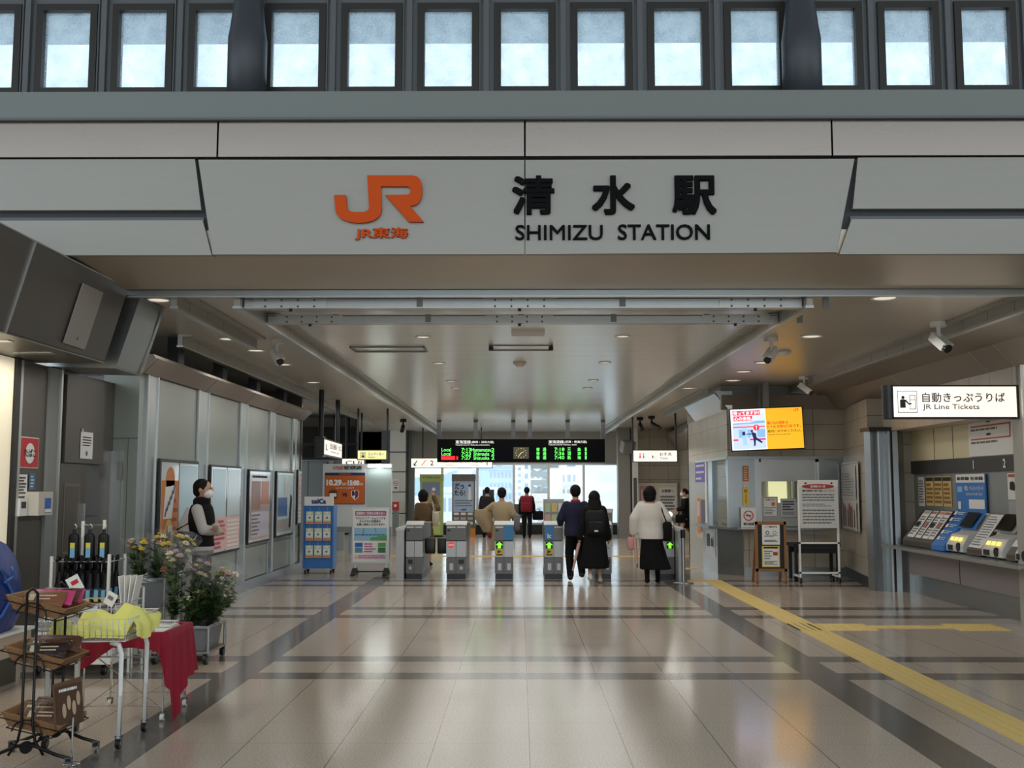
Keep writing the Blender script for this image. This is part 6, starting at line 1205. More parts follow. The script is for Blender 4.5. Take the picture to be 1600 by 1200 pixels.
# suited woman far right
p = at(1073, 848, 30.5); _, G, mx, H = person('woman in black suit and white mask walking left by the far right wall', (p.x, 30.5, 0), 1.56, R(88), dict(el=(-.12, .05, .65), wl=(-.08, .15, .62), er=(.12, .05, .65), wr=(.08, .15, .62), kl=(-.05, .09, .29), al=(-.05, .12, .045), kr=(.05, -.02, .29), ar=(.05, -.17, .09)), (0, .05), True, 'bun', True, wear=[('jacket', CBLK, 'top', (.46, .016, 'long')), ('skirt', CBLK, 'skirt', (.56, .29, .10, .085, 0)), ('stocking', CTAN, 'stocking', 0), ('blouse_collar', C_('white blouse', (230, 230, 228)), 'collar', 0), ('shoe', CBLK, 'shoe', 0)])
backpack('small black backpack on the suited woman by the far right wall', mx, H, CBLK, .28, .4, None, -.17, .66)
bag('handbag', 'black handbag carried in front by the suited woman at the far right', mx @ V((-.2, .18, .72)), (.3, .1, .24), CBLK, 0, handle=[mx @ V((-.2, .08, .83)), mx @ V((-.14, .16, .95)), mx @ V((-.2, .26, .83))])

# ================================================================ STALL GOODS AT THE LEFT
WIRE = mat('white wire', (226, 226, 220), .4); BWIRE = mat('black wire', (24, 24, 25), .4, .4); WICK = mat('woven wood basket', (158, 116, 76), .6, bump=.6, bscale=120); CHR = mat('chrome', (205, 208, 210), .15, 1)
# shop counter and the blue padded bag
t = thing('shop_counter', 'low beige counter end with dark base at the left edge', 'counter', (-4.4, 8.2, 0))
m = MB(); m.box((-4.6, 7.0, .24), (-4.17, 9.2, .42), mat('counter beige', (190, 172, 152), .5)); m.build('apron', t); m = MB(); m.box((-4.6, 7.0, 0), (-4.24, 9.14, .24), mat('counter olive base', (86, 82, 70), .5)); m.box((-4.24, 9.1, 0), (-4.22, 9.14, .24), mat('counter beige', (190, 172, 152), .5)); m.build('base', t)
m = MB(); m.box((-4.6, 7.0, .42), (-4.15, 9.22, .445), WHITE); m.build('worktop', t)
NB = mat('blue nylon', (24, 54, 124), .45, bump=.5, bscale=9); NBD = mat('navy nylon', (24, 34, 62), .5)
t = thing('padded_bag', 'large bulging blue nylon bag with straps on the counter at the left edge', 'bag', (-4.36, 8.75, .447)); c = V((-4.37, 8.75, 0)); rings = []
for z, k, o in ((.447, .72, .0), (.47, .8, .0), (.6, .94, .01), (.75, 1., .0), (.9, .97, -.01), (1.05, .85, -.03), (1.15, .66, -.05), (1.2, .4, -.06), (1.215, .1, -.07)):
    rings.append([V((c.x+o+.235*k*(1+.03*math.sin(5*a+z*9))*(abs(math.cos(a))**.8)*math.copysign(1, math.cos(a)), c.y+.4*k*(abs(math.sin(a))**.8)*math.copysign(1, math.sin(a)), z)) for a in (2*math.pi*i/32 for i in range(32))])
m = MB(); m.loft(rings, NB); m.build('bag_body', t)
m = MB(); m.prism([(-4.39, .45), (-4.12, .5), (-4.1, .75), (-4.16, 1.02), (-4.3, 1.2), (-4.39, 1.22), (-4.33, .8)][::-1], (0, 8.34, 0), XU, ZU, (0, .03, 0), NBD); m.build('dark_panel', t)
def bagstrap(p): m = MB(); m.tube(p, .014, mat('strap blue', (52, 96, 170), .5), 6); m.build('strap', t)
bagstrap([(-4.15, 8.5, 1.0), (-4.13, 8.6, .9), (-4.125, 8.75, .75), (-4.14, 8.6, .6), (-4.17, 8.45, .52)]); bagstrap([(-4.13, 8.7, .98), (-4.12, 8.72, .9), (-4.13, 8.6, .86)])
# white platform trolley with tissue packs
t = thing('platform_trolley', 'low white platform trolley on black castors under the tissue packs', 'trolley', (-3.9, 9.6, 0)); m = MB(); m.box((-4.3, 9.33, .1), (-3.52, 9.95, .15), WHITE); m.build('platform', t)
for x in (-4.2, -3.62):
    for y in (9.42, 9.85): caster(t, x, y, .045, top=.1)
PKW = mat('tissue film white', (226, 224, 222), .25); tp = None
posn = [('left', -4.13), ('middle', -3.9), ('right', -3.67)]
for r_, z in enumerate((.152, .262, .372)):
    for n_, x in posn:
        if r_ == 2 and n_ == 'right': continue
        l = '%s white tissue pack of the %s layer on the trolley' % (n_, ('bottom', 'middle', 'top')[r_])
        if tp is None:
            tp = thing('tissue_pack', l, 'tissue pack', (x, 9.6, z), 'tissue packs on the trolley'); m = MB(); m.cbox((x, 9.6, z+.053), (.22, .4, .104), PKW, bev=.025); m.build('pack', tp); m = MB(); c = Card(m, (x-.1, 9.399, z+.02), XU, ZU, .2, .07, .002); c.rect(.1, .15, .55, .85, mat('tissue grey print', (150, 152, 158), .5), 1); c.rect(.62, .2, .9, .8, INKG, 1); m.build('print', tp)
        else: dup(tp, (x, 9.6, z), label=l)
# umbrella rack with hanging umbrellas
UX, UY = -4.1, 10.2
t = thing('umbrella_rack', 'white pole umbrella rack crowded with black umbrellas by the shop door', 'rack', (UX, UY, 0))
for dx, dy, h in ((-.27, -.2, .98), (.27, -.2, 1.0), (.27, .2, .98), (-.27, .2, .98), (-.07, 0, 1.3), (.12, .04, 1.31)): m = MB(); m.cyl((UX+dx, UY+dy, .06), (UX+dx, UY+dy, h), .017, WIRE); m.build('post', t)
m = MB()
for z in (.1, .52, .93): m.tube([(UX-.27, UY-.2, z), (UX+.27, UY-.2, z), (UX+.27, UY+.2, z), (UX-.27, UY+.2, z)], .009, WIRE, 6, True)
m.tube([(UX-.07, UY, 1.26), (UX+.12, UY+.04, 1.26)], .012, WIRE); m.build('ring', t)
m = MB(); m.box((UX-.3, UY-.23, .06), (UX+.3, UY+.23, .09), WIRE); m.box((UX-.28, UY-.21, .44), (UX+.28, UY+.21, .46), WIRE); m.build('shelf', t)
for dx in (-.25, .25):
    for dy in (-.18, .18): caster(t, UX+dx, UY+dy, .025, top=.06)
UB = C_('umbrella black nylon', (22, 22, 26), .45); UC = glass('umbrella clear vinyl', (225, 232, 238), .12, .08, .15); UTG = mat('tag blue', (120, 180, 214), .5); UTY = mat('tag yellow', (220, 206, 80), .5); uc = [0]
def standumb(x, y, z0, h, clear):
    t = thing('umbrella', '', 'umbrella', (x, y, z0), 'umbrellas standing in the white rack')
    m = MB(); m.cyl((x, y, z0), (x, y, z0+h*.12), .004, CHR, .008, 8); m.build('ferrule', t)
    m = MB(); m.cyl((x, y, z0+h*.1), (x, y, z0+h*.45), .02, UC if clear else UB, .04, 10); m.cyl((x, y, z0+h*.45), (x, y, z0+h*.74), .04, UB, .016, 10); m.build('canopy', t)
    m = MB(); m.box((x-.018, y-.04, z0+h*.2), (x+.018, y-.036, z0+h*.42), UTG); m.box((x-.018, y-.041, z0+h*.2), (x+.018, y-.037, z0+h*.26), UTY); m.build('tag', t)
    m = MB(); m.tube([(x, y, z0+h*.74), (x, y, z0+h*.94), (x+.008, y-.012, z0+h), (x+.01, y-.05, z0+h*1.01), (x+.008, y-.08, z0+h*.94)], .015, UB, 8); m.build('handle', t); return t
ua = standumb(UX-.22, UY-.14, .465, .5, False); ub = standumb(UX-.14, UY-.14, .465, .48, True); n_ = 0
for i in range(7):
    for k in range(3):
        if (i, k) in ((0, 0), (1, 0)): continue
        o = ua if k != 0 else ub
        x = UX-.22+i*.073; y = UY-.14+k*.13; base = ua.location if o is ua else ub.location
        c = dup(o, (x, y, .465)); c.rotation_euler = (0, 0, .4*math.sin(i*3.1+k)); n_ += 1
for o in bpy.data.objects:
    if o.get('group') == 'umbrellas standing in the white rack':
        fr_, lf = o.location.y < UY-.1, o.location.x < UX-.2
        o['label'] = ('black umbrella with blue tag at the left front corner of the white rack' if lf else 'clear umbrella with a blue tag in the front row of the white rack') if fr_ else 'black umbrella with curved handle behind the front row of the white rack'
hu = None
for i, (x, y, l) in enumerate(((UX-.12, UY-.07, 'black folded umbrella with yellow tag hanging at the left top of the rack'), (UX+.02, UY-.05, 'black folded umbrella hanging in the middle at the top of the rack'), (UX+.15, UY-.04, 'black folded umbrella hanging at the right top of the rack'))):
    if hu is None:
        hu = thing('folding_umbrella', l, 'umbrella', (x, y, 1.2), 'folding umbrellas hung on the rack'); m = MB(); m.cbox((x, y, 1.05), (.1, .06, .27), UB, bev=.025); m.build('canopy', hu); m = MB(); m.cyl((x, y, 1.185), (x, y, 1.225), .016, BLACK, n=10); m.tube([(x, y, 1.22), (x+.02, y, 1.25), (x, y, 1.275)], .005, WIRE); m.build('handle', hu); m = MB(); m.box((x-.022, y-.036, .96), (x+.022, y-.032, 1.1), UTG); m.box((x-.022, y-.038, 1.05), (x+.022, y-.033, 1.1), UTY); m.build('tag', hu)
    else: dup(hu, (x, y, 1.2), label=l)

def rcaster(t, x, y, r=.03, mt=BLACK): return caster(t, x, y, r, .026, top=r*2.6, mt=mt)
# wire basket trolley with yellow cloth
BX0, BX1, BY0, BY1 = -3.0, -2.48, 6.78, 7.3
t = thing('basket_trolley', 'white wire basket on tube legs with castors, filled with yellow cloth', 'trolley', ((BX0+BX1)/2, (BY0+BY1)/2, 0))
for x in (BX0+.03, BX1-.03):
    for y in (BY0+.03, BY1-.03):
        m = MB(); ex = .07 if x > -2.7 else -.07
        m.tube([(x, y, .06), (x, y, .58), (x-ex*.25, y, .635), (x-ex, y, .65)], .016, WIRE, 8); m.build('leg', t); rcaster(t, x, y, .03)
m = MB(); zb, zt = .66, .80
for i in range(15): x = BX0+(BX1-BX0)*i/14; m.tube([(x, BY0-.02, zt), (x, BY0, zb), (x, BY1, zb), (x, BY1+.02, zt)], .0028, WIRE, 5)
for i in range(15): y = BY0+(BY1-BY0)*i/14; m.tube([(BX0-.02, y, zt), (BX0, y, zb), (BX1, y, zb), (BX1+.02, y, zt)], .0028, WIRE, 5)
for k in range(4): z = zb+(zt-zb)*(k+1)/4; e = .02*(k+1)/4; m.tube([(BX0-e, BY0-e, z), (BX1+e, BY0-e, z), (BX1+e, BY1+e, z), (BX0-e, BY1+e, z)], .006 if k == 3 else .0028, WIRE, 6, True)
m.tube([(BX0, BY0, zb), (BX1, BY0, zb), (BX1, BY1, zb), (BX0, BY1, zb)], .012, WIRE, 8, True); m.build('basket', t)
YC = mat('pale yellow cloth', (238, 236, 130), .8)
m = MB(); N = 26; rg = []
def yh(u, v): return .735+.05*math.sin(u*5+1)*math.cos(v*4)+.10*math.exp(-((u-.32)**2+(v-.75)**2)*18)+.075*math.exp(-((u-.8)**2+(v-.5)**2)*14)+.03*math.sin(u*11+v*7)+.012*math.sin(u*23+v*13)
for i in range(N+6):
    row = []
    for k in range(N):
        u, v = i/(N-1), k/(N-1)
        if u <= 1: x = BX0+.015+(BX1-BX0-.03)*u; z = max(yh(u, v), .675)+(.05*max(0, u-.9)*10 if v > .2 else 0); edge = min(v, 1-v, u)*14; z = .675+(z-.675)*min(1, edge+.15)
        else: q_ = (u-1)/.2; x = BX1+.03+.035*min(1, q_*2); z = .80-.11*q_*(.6+.5*math.sin(v*3.1+.4)); 
        row.append(V((x+.01*math.sin(v*17), BY0+.015+(BY1-BY0-.03)*v, z)))
    rg.append(row)
m.loft(rg, YC, closed=False); m.build('yellow_cloth', loc=(-2.74, 7.04, .67), label='crumpled pale yellow cloth in the white wire basket, hanging over its right rim', cat='cloth')
m = MB(); m.cbox((-2.78, 6.9, .845), (.13, .07, .012), PAPER, rz=.3, rx=.25); c = Card(m, V((-2.84, 6.87, .857)), V((math.cos(.3), math.sin(.3), 0)), V((0, .9, .25)), .12, .06, .002); c.rect(.1, .2, .9, .8, mat('label brown', (120, 80, 60), .6), 1); m.build('label_card', loc=(-2.78, 6.9, .84), label='small brown and white label lying on the yellow cloth', cat='label')
# red cloth table
RX0, RX1, RY0, RY1, RZ = -3.06, -2.5, 7.6, 8.1, .60
t = thing('wire_table', 'light white wire table with crossed legs under the red cloth', 'table', ((RX0+RX1)/2, (RY0+RY1)/2, 0))
for y in (RY0, RY1):
    for x in (RX0, RX1): m = MB(); m.tube([(x, y, .05), (x, y, RZ)], .007, WIRE, 6); m.build('leg', t); rcaster(t, x, y, .024, WIRE)
m = MB(); m.box((RX0, RY0, RZ-.012), (RX1, RY1, RZ), WHITE); m.tube([(RX0, RY0, RZ-.02), (RX1, RY0, RZ-.02), (RX1, RY1, RZ-.02), (RX0, RY1, RZ-.02)], .01, WIRE, 6, True); m.build('tabletop', t)
for a, b in (((RX0, RY0, .08), (RX1, RY0, .5)), ((RX1, RY0, .08), (RX0, RY0, .5)), ((RX1, RY0, .08), (RX1, RY1, .5)), ((RX1, RY0, .5), (RX1, RY1, .08)), ((RX0, RY1, .1), (RX1, RY1, .1)), ((RX0, RY0, .1), (RX1, RY0, .1)), ((RX1, RY0, .1), (RX1, RY1, .1)), ((RX0, RY0, .1), (RX0, RY1, .1))): m = MB(); m.tube([a, b], .005, WIRE, 6); m.build('brace', t)
m = MB()
for i in range(9): x = RX0+.05+i*.06; m.tube([(x, RY0-.03, RZ-.16), (x, RY0-.03, RZ-.03)], .004, WIRE, 5)
m.tube([(RX0, RY0-.03, RZ-.16), (RX1, RY0-.03, RZ-.16)], .008, WIRE); m.build('front_rack', t)
RC = mat('crimson cloth', (150, 18, 44), .8); rg = []
pth = [(RX0-.01, RY0-.05), (RX0+.25, RY0-.055), (RX1-.03, RY0-.055), (RX1+.03, RY0-.03), (RX1+.045, RY0+.2), (RX1+.045, RY1), (RX1+.02, RY1+.05), (RX1-.1, RY1+.06)]
pp = []
for a, b in zip(pth, pth[1:]):
    for k in range(10): pp.append(V((a[0]+(b[0]-a[0])*k/10, a[1]+(b[1]-a[1])*k/10, 0)))
def drop(s): return (.10+.15*max(0, 1-abs(s-.02)*9)+.31*math.exp(-((s-.46)*9)**2)+ (.25 if s > .44 else 0)-.10*max(0, s-.85)*5)
n_ = len(pp); rows_ = []
for r_ in range(9):
    row = []
    for i, p in enumerate(pp):
        s = i/(n_-1); nx = pp[min(i+1, n_-1)]-pp[max(i-1, 0)]; out = V((nx.y, -nx.x, 0)).normalized(); f = r_/8
        row.append(p+out*(.018*f*math.sin(i*1.25)+.035*f)+V((0, 0, RZ+.012-drop(s)*f)))
    rows_.append(row)
inn = [V((min(max(p.x, RX0+.02), RX1-.02), min(max(p.y, RY0+.02), RY1-.02), RZ+.008)) for p in pp]
m = MB(); m.loft([inn]+rows_, RC, closed=False); m.build('red_cloth', loc=(-2.78, 7.85, RZ), label='crimson cloth draped over the front and right edge of the wire table', cat='cloth')
for i, (x, y, d, l) in enumerate(((-2.66, 7.98, (.22, .16, .035), 'flat white tray on the right of the red clothed table'), (-2.93, 7.9, (.2, .2, .03), 'flat white tray on the left of the red clothed table'))):
    t = thing('tray', l, 'tray', (x, y, RZ+.002)); m = MB(); m.cbox((x, y, RZ+.010), (d[0], d[1], .012), WHITE, bev=.004); m.build('base', t); m = MB(); m.tube([(x-d[0]/2, y-d[1]/2, RZ+.03), (x+d[0]/2, y-d[1]/2, RZ+.03), (x+d[0]/2, y+d[1]/2, RZ+.03), (x-d[0]/2, y+d[1]/2, RZ+.03)], .007, WHITE, 6, True); m.build('rim', t)
# black wire rack with three tilted baskets
t = thing('basket_rack', 'black wire rack on arched feet holding three wooden baskets', 'rack', (-2.88, 6.55, 0)); HX = -2.88
for y in (6.35, 6.75):
    m = MB()
    for dx in (-.032, .032): m.tube([(HX+dx*3.2, y, .07), (HX+dx*1.6, y, .15), (HX+dx, y, .25), (HX+dx, y, 1.0)], .0085, BWIRE, 8)
    m.tube([(HX-.032, y, 1.0), (HX, y, 1.03), (HX+.032, y, 1.0)], .008, BWIRE)
    m.build('side_frame', t)
    m = MB(); m.tube([(HX-.27, y-.02, .055), (HX-.17, y, .075), (HX-.06, y, .12), (HX, y, .13), (HX+.06, y, .12), (HX+.17, y, .075), (HX+.27, y-.02, .055)], .011, BWIRE, 8); m.cyl((HX, y-.012, .115), (HX, y+.012, .115), .035, BWIRE, n=16); m.build('foot', t)
    for dx in (-.26, .26): rcaster(t, HX+dx, y-.02, .024, BLACK if dx < 0 else CHR)
m = MB(); m.tube([(HX, 6.35, .115), (HX, 6.75, .115)], .014, BWIRE, 8); m.build('crossbar', t)
BT = []
for z in (.875, .58, .20):
    mx = Matrix.Translation((HX+.0, 6.55, z)) @ Euler((0, R(13), R(0))).to_matrix().to_4x4(); BT.append(mx); m = MB(); w0, l0, w1, l1, h = .13, .16, .19, .185, .075
    a = [mx @ V(p) for p in ((-w0, -l0, 0), (w0, -l0, 0), (w0, l0, 0), (-w0, l0, 0))]; b = [mx @ V(p) for p in ((-w1, -l1, h), (w1, -l1, h), (w1, l1, h), (-w1, l1, h))]
    b2 = [mx @ V(p) for p in ((-w1+.014, -l1+.014, h), (w1-.014, -l1+.014, h), (w1-.014, l1-.014, h), (-w1+.014, l1-.014, h))]; a2 = [mx @ V(p) for p in ((-w0+.01, -l0+.01, .01), (w0-.01, -l0+.01, .01), (w0-.01, l0-.01, .01), (-w0+.01, l0-.01, .01))]
    m.loft([a2, b2], WICK, False, False); m.loft([a, b], WICK, False, False); m.loft([b, b2], WICK, False, False); m.add(a2, [(0, 1, 2, 3)], WICK); m.add(a, [(3, 2, 1, 0)], WICK); m.build('basket', t)
    m = MB(); e = .008; m.tube([mx @ V(p) for p in ((-w1-e, -l1-e, h*.6), (w1+e, -l1-e, h*.6), (w1+e, l1+e, h*.6), (-w1-e, l1+e, h*.6))], .004, BWIRE, 6, True); m.tube([mx @ V(p) for p in ((-w0-e, -l0-e, -.01), (w0+e, -l0-e, -.01), (w0+e, l0+e, -.01), (-w0-e, l0+e, -.01))], .004, BWIRE, 6, True)
    for s in (-1, 1): m.tube([mx @ V((.09*math.cos(q_*math.pi/10), s*(l1+.012), -.015+.085*math.sin(q_*math.pi/10))) for q_ in range(11)], .005, BWIRE, 6)
    m.build('basket_cradle', t)
PB = mat('pouch brown', (92, 60, 44), .45, bump=.4, bscale=30); PDB = mat('pouch dark brown', (46, 32, 28), .45, bump=.4, bscale=30); PPI = mat('pouch pink', (206, 70, 120), .45); PWN = mat('pouch wine', (96, 30, 52), .45); POR = mat('pouch caramel', (132, 84, 54), .45)
def pouch(mx, x, y, z, rz, ma, label, ry=-.5, l_=.19):
    o = thing('snack_pouch', label, 'pouch', mx @ V((x, y, z)), 'snack pouches in the wooden baskets'); q_ = Matrix.Translation(mx @ V((x, y, z))) @ Euler((R(44), ry, rz)).to_matrix().to_4x4()
    m = MB(); hw, hl = .058, l_/2; rg = []
    sq = lambda v: math.copysign(abs(v)**.55, v)
    for s, th, k in ((-1, .004, 1), (-.9, .008, 1), (-.8, .026, .95), (-.3, .036, .92), (.4, .038, .92), (.8, .022, .96), (.9, .007, 1), (1, .004, 1)): rg.append([q_ @ V((s*hl, hw*k*sq(math.cos(a)), th*.5*sq(math.sin(a)))) for a in (2*math.pi*i/16 for i in range(16))])
    m.loft(rg, ma); m.build('pouch_body', o)
    m = MB(); pc = mat('pouch print', (214, 196, 170), .5); c = Card(m, q_ @ V((-hl*.7, -.04, .0195)), q_.to_3x3() @ V((1, 0, 0)), q_.to_3x3() @ V((0, 1, 0)), hl*1.4, .08, .001); c.rect(.02, .2, .22, .8, pc, 1); c.lines(.35, .2, .95, .8, 2, pc, 1, .4, int(x*99+50)); m.build('print', o)
nm = ('top', 'middle', 'bottom')
sets = [[(POR, 'caramel'), (PPI, 'small pink'), (PDB, 'dark brown'), (PB, 'brown'), (PPI, 'bright pink')], [(PDB, 'dark brown'), (PB, 'brown'), (PDB, 'very dark'), (PB, 'plain brown'), (PWN, 'wine red')], [(PB, 'brown'), (PB, 'slanted brown'), (POR, 'caramel'), (PB, 'upright brown'), (PDB, 'dark brown')]]
wh = ('nearest the front', 'second from the front', 'in the middle', 'second from the back', 'at the back')
for k, mx in enumerate(BT):
    for i, (ma, cn_) in enumerate(sets[k]):
        pouch(mx, .015+.025*math.sin(i*2.3+k), -.12+i*.062, .088+.008*(i % 2), .12*math.sin(i*1.7+k*2), ma, '%s snack pouch %s of the %s wooden basket' % (cn_, wh[i], nm[k]), .03*math.sin(i*2.), .25)
# photo card on a rod with castor
t = thing('card_holder', 'clear photo card of brown sweets on a thin rod beside the basket rack', 'card holder', (-2.62, 6.42, 0)); m = MB(); m.cyl((-2.64, 6.42, .0), (-2.64, 6.42, .27), .006, CHR); m.lathe([(.001, .0), (.05, 0), (.05, .008), (.001, .012)], CHR, (-2.64, 6.42, 0), 16); m.build('rod', t)
m = MB(); u_ = V((.32, .95, 0)).normalized(); q_ = V((-2.72, 6.36, .2)); m.prism([(0, 0), (.24, .02), (.24, .28), (0, .27)], q_, u_, V((-.1, 0, 1)), V((.006, -.002, 0)), mat('card brown photo', (110, 82, 62), .3)); cd_ = m.build('card', t)
m = MB(); c = Card(m, q_+V((.009, -.003, 0)), u_, V((-.1, 0, 1)), .24, .27, .002); c.rect(.06, .06, .94, .94, mat('card dim photo', (84, 62, 50), .4), 1); [c.poly([(x+.07*math.cos(i*.52), y+.16*math.sin(i*.52)) for i in range(12)], mat('card cream photo', (196, 170, 142), .4), 2) for x, y in ((.3, .4), (.47, .55), (.64, .42), (.8, .6))]; c.lines(.15, .78, .85, .9, 1, PAPER, 2, .5, 96); m.build('print', cd_)
# price tags at the top basket and beyond
for i, (px, py, Y, rz, l) in enumerate(((117, 912, 7.6, .5, 'white price card with red print standing behind the top basket'), (173, 936, 8.9, -.4, 'tilted white price card above the yellow cloth'))):
    p = at(px, py, Y); t = thing('price_card', l, 'price card', p); m = MB(); m.cbox(p, (.09, .006, .11), PAPER, ry=-.5 if i == 0 else .5, rz=rz*.3); m.build('card', t); m = MB(); m.cbox(p+V((0, -.005, .01)), (.05, .003, .03), RED if i == 0 else INKG, ry=-.5 if i == 0 else .5, rz=rz*.3); m.build('print', t); m = MB(); m.cyl(p+V((0, .01, 0)), (p.x+.03, p.y+.02, 0), .004, WIRE); m.build('stem', t)
# low wire tray with patterned goods in front of the umbrellas
p = at(150, 965, 9.3); m = MB(); t = thing('wire_tray', 'white wire tray of patterned goods standing above the tissue packs', 'tray', (p.x, 9.45, .45))
x0, x1 = at(108, 950, 9.3).x, at(193, 950, 9.3).x
for i in range(8): x = x0+(x1-x0)*i/7; m.tube([(x, 9.3, .50), (x, 9.3, .62)], .004, WIRE, 5)
for z in (.49, .56, .62): m.tube([(x0, 9.3, z), (x1, 9.3, z), (x1, 9.75, z), (x0, 9.75, z)], .006, WIRE, 6, True)
m.box((x0, 9.3, .482), (x1, 9.75, .49), WIRE); m.build('basket', t)
for x in (x0, x1):
    for y in (9.3, 9.75): m = MB(); m.cyl((x, y, .152), (x, y, .5), .008, WIRE); m.build('leg', t)
for i in range(4): x = x0+.06+i*.115; m = MB(); m.cbox((x, 9.5, .545), (.1, .3, .1), mat('goods pattern %d' % (i % 2), ((70, 62, 84), (176, 168, 172))[i % 2], .6, bump=.5), bev=.02); m.build('patterned_pouch', loc=(x, 9.5, .5), label='%s patterned pouch in the white wire tray' % ('leftmost dark', 'second pale', 'third dark', 'rightmost pale')[i], cat='pouch')

# ---------------------------------------------------------------- flower stand
FX0, FX1 = -3.78, -2.86
t = thing('flower_stand', 'stepped grey tube flower stand on black castors beside the red cloth', 'stand', (-3.3, 10.3, 0)); GP = mat('stand grey tube', (168, 170, 170), .35, .6)
def frame_(x0, x1, y0, y1, zs, nm_='frame'):
    for x in (x0, x1):
        for y in (y0, y1): m = MB(); m.cyl((x, y, .08), (x, y, zs[-1]), .014, GP); m.build('post', t)
    m = MB()
    for z in zs: m.tube([(x0, y0, z), (x1, y0, z), (x1, y1, z), (x0, y1, z)], .012, GP, 6, True)
    m.build(nm_, t); m = MB(); m.box((x0, y0, zs[0]-.005), (x1, y1, zs[0]+.012), mat('stand board', (120, 92, 66), .6)); m.build('shelf', t)
frame_(-3.4, -2.87, 9.95, 10.5, (.1, .33), 'lower_frame'); frame_(-3.78, -3.42, 10.35, 10.9, (.1, .45, .74), 'upper_frame')
for x, y in ((-3.36, 9.95), (-2.89, 9.95), (-2.89, 10.5), (-3.74, 10.4), (-3.46, 10.9)): caster(t, x, y, .045, .035, top=.1)
TUB = mat('tub grey plastic', (112, 116, 120), .4)
def tub(label, x0, x1, y0, y1, z0, z1):
    t = thing('flower_tub', label, 'tub', ((x0+x1)/2, (y0+y1)/2, z0), 'grey flower tubs'); m = MB(); e = .025
    o = [V(p) for p in ((x0+e, y0+e, z0), (x1-e, y0+e, z0), (x1-e, y1-e, z0), (x0+e, y1-e, z0))]; q_ = [V(p) for p in ((x0, y0, z1), (x1, y0, z1), (x1, y1, z1), (x0, y1, z1))]
    i1 = [V(p) for p in ((x0+.015, y0+.015, z1), (x1-.015, y0+.015, z1), (x1-.015, y1-.015, z1), (x0+.015, y1-.015, z1))]; i0 = [V(p) for p in ((x0+.04, y0+.04, z1-.08), (x1-.04, y0+.04, z1-.08), (x1-.04, y1-.04, z1-.08), (x0+.04, y1-.04, z1-.08))]
    m.loft([o, q_, i1, i0], TUB, False, True); m.build('tub_body', t); m = MB(); m.tube([V((x0, y0, z1)), V((x1, y0, z1)), V((x1, y1, z1)), V((x0, y1, z1))], .014, GP, 8, True); m.build('rim', t)
    return t
tb = tub('large grey tub with a pink label on the lower step at the right', -3.12, -2.89, 9.97, 10.48, .115, .33); m = MB(); m.box((-3.1, 9.955, .22), (-3.02, 9.963, .3), mat('label pink', (236, 90, 150), .5)); m.build('price_label', tb)
tub('grey tub on the lower step behind the red cloth', -3.38, -3.15, 9.97, 10.48, .115, .31)
tub('tall dark grey tub on the upper step of the flower stand', -3.76, -3.44, 10.37, 10.88, .465, .72)
m = MB(); q_ = at(218, 930, 9.9); x0 = q_.x
for k in (-.09, .0, .09): m.cyl((x0+k, 9.75, .0), (x0+k, 9.75, .72 if k else .70), .011, WIRE)
m.tube([(x0-.09, 9.75, .72), (x0+.09, 9.75, .72)], .013, WIRE); m.tube([(x0-.09, 9.75, .12), (x0+.09, 9.75, .12)], .011, WIRE); m.tube([(x0-.09, 9.75, .6), (x0-.14, 9.62, 0)], .011, WIRE); m.tube([(x0+.09, 9.75, .6), (x0+.14, 9.62, 0)], .011, WIRE); m.build('folding_trestle', loc=(x0, 9.75, 0), label='small white folding trestle in front of the grey flower tubs', cat='trestle')
m = MB(); q_ = at(206, 925, 9.6); rg = [[V((q_.x-.05+.05*math.sin(k*1.1)+.022*j, 9.55+.03*math.cos(k*.9), .46+.06*k+.02*j)) for k in range(7)] for j in range(2)]; 
for j in range(4): m.cbox((q_.x-.06+j*.03, 9.57+j*.012, .64), (.008, .16, .4), PAPER, ry=-.12+j*.1)
m.box((q_.x-.12, 9.48, .42), (q_.x+.12, 9.66, .44), PAPER); m.cyl((q_.x, 9.57, 0), (q_.x, 9.57, .43), .012, WIRE); m.build('paper_bag_stand', loc=(q_.x, 9.57, 0), label='folded white paper bags on a thin stand right of the umbrellas', cat='paper bags')

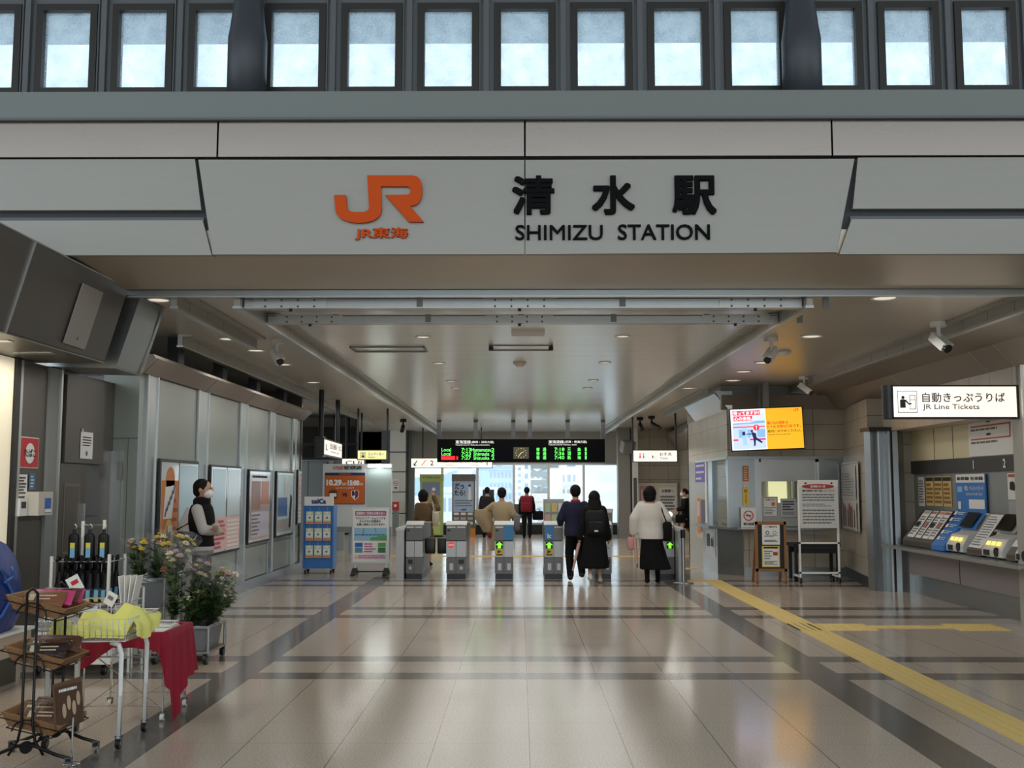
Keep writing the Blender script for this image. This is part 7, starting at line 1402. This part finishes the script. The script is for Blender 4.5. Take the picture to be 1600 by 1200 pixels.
rf = random.Random(5)
LEAF = [mat('leaf green %d' % i, c, .5) for i, c in enumerate(((58, 82, 40), (84, 110, 54), (42, 62, 34)))]; STEM = mat('stem green', (86, 106, 58), .5)
CEL = glass('cellophane', (252, 253, 253), .08, .09, .025)
def bouquet(label, base, d, L, spread, cols, nf=12, leafy=60, wrap=True, small=False):
    base = V(base); d = V(d).normalized(); a, b = frame(d); t = thing('flower_bouquet', label, 'flowers', base, 'flower bouquets on the stand')
    ms, ml = MB(), MB(); tips = []
    for i in range(nf):
        an = rf.uniform(0, 6.28); r = spread*math.sqrt(rf.random()); l = L*rf.uniform(.82, 1.02); tip = base+d*l+a*r*math.cos(an)+b*r*math.sin(an); mid = base+d*l*.5+(a*math.cos(an)+b*math.sin(an))*r*.3
        ms.tube([base+(a*math.cos(an)+b*math.sin(an))*.02, mid, tip], .004, STEM, 5); tips.append((tip, (tip-mid).normalized()))
    ms.build('stems', t)
    for i in range(int(leafy*2)):
        tp, dr = rf.choice(tips); k = rf.uniform(.2, .97); p = base.lerp(tp, k); an = rf.uniform(0, 6.28); o = (a*math.cos(an)+b*math.sin(an)+d*rf.uniform(.2, 1)).normalized(); s = o.cross(d).normalized(); ln = rf.uniform(.06, .12); w_ = ln*.26; bd = d*ln*-.15
        ml.add([p, p+o*ln*.5+s*w_, p+o*ln+bd, p+o*ln*.5-s*w_, p+o*ln*.5+d*.008], [(0, 1, 4), (1, 2, 4), (2, 3, 4), (3, 0, 4)], rf.choice(LEAF), True)
    ml.build('leaves', t)
    for i, (tp, dr) in enumerate(tips):
        c = cols[i % len(cols)]; ma = mat('petal %s' % str(c), c, .6); m = MB(); R_ = rf.uniform(.015, .022) if small else rf.uniform(.034, .05); p, q_ = frame(dr)
        for lay in range(1 if small else 2):
            n = 7
            for k in range(n):
                an = 2*math.pi*k/n+lay*.4; o = p*math.cos(an)+q_*math.sin(an); s = dr.cross(o); r1 = R_*(1-.35*lay); up = dr*R_*(.25+.4*lay)
                m.add([tp, tp+o*r1*.6+s*r1*.3+up*.6, tp+o*r1+up, tp+o*r1*.6-s*r1*.3+up*.6], [(0, 1, 2, 3)], ma, True)
        m.ell(tp+dr*R_*.2, (R_*.32,)*3, mat('flower heart', (206, 172, 50), .6), 8, 5); m.build('blossom', t)
    if wrap:
        m = MB(); rg = []
        for k in range(6): f = k/5; rr = .035+(spread+.03)*f**1.1; rg.append([base+d*(L*.12+L*.98*f)+a*rr*(1+.09*math.sin(5*x+f*3))*math.cos(x)+b*rr*(1+.09*math.sin(7*x))*math.sin(x) for x in (2*math.pi*i/22 for i in range(22))])
        m.loft(rg, CEL, True, False); m.build('cellophane', t)
YF_, WF, PK_, LV, PU, GN = (236, 208, 66), (240, 238, 226), (226, 178, 196), (196, 170, 206), (150, 116, 160), (150, 190, 50)
bouquet('bunch with yellow and pink flowers at the left of the upper tub', (-3.72, 10.5, .66), (-.0, -.1, 1), .44, .10, [YF_, PK_, WF], 12)
bouquet('bunch with yellow and white daisies in the middle of the upper tub', (-3.6, 10.55, .66), (.22, -.1, 1), .48, .11, [YF_, WF, YF_, PK_], 13)
bouquet('bunch of white flowers leaning right from the upper tub', (-3.5, 10.6, .66), (.42, -.05, 1), .50, .10, [WF, WF, YF_], 12)
bouquet('tall wrapped bunch of lilac flowers rising from the middle tub', (-3.28, 10.2, .26), (.04, -.06, 1), .74, .11, [LV, PU, WF], 15, 90)
bouquet('wrapped bunch with lilac and pale flowers leaning right from the middle tub', (-3.22, 10.3, .26), (.28, 0, 1), .66, .10, [LV, WF, LV], 12, 70)
bouquet('wrapped bunch with pink and lime green flowers leaning far right', (-3.12, 10.35, .28), (.52, .0, .86), .62, .10, [PK_, GN, WF, PK_], 12, 70)
bouquet('leafy bunch with tiny white flowers at the front of the right tub', (-3.02, 10.1, .28), (-.1, -.1, 1), .36, .12, [WF], 14, 130, False, True)
bouquet('bunch of tiny white flowers leaning out of the right end of the tub', (-2.98, 10.25, .29), (.42, .05, .8), .44, .12, [WF], 18, 110, True, True)
bouquet('low dark leafy bunch with small white buds at the back of the right tub', (-3.0, 10.4, .29), (.15, .1, 1), .42, .12, [WF, GN], 14, 130, False, True)
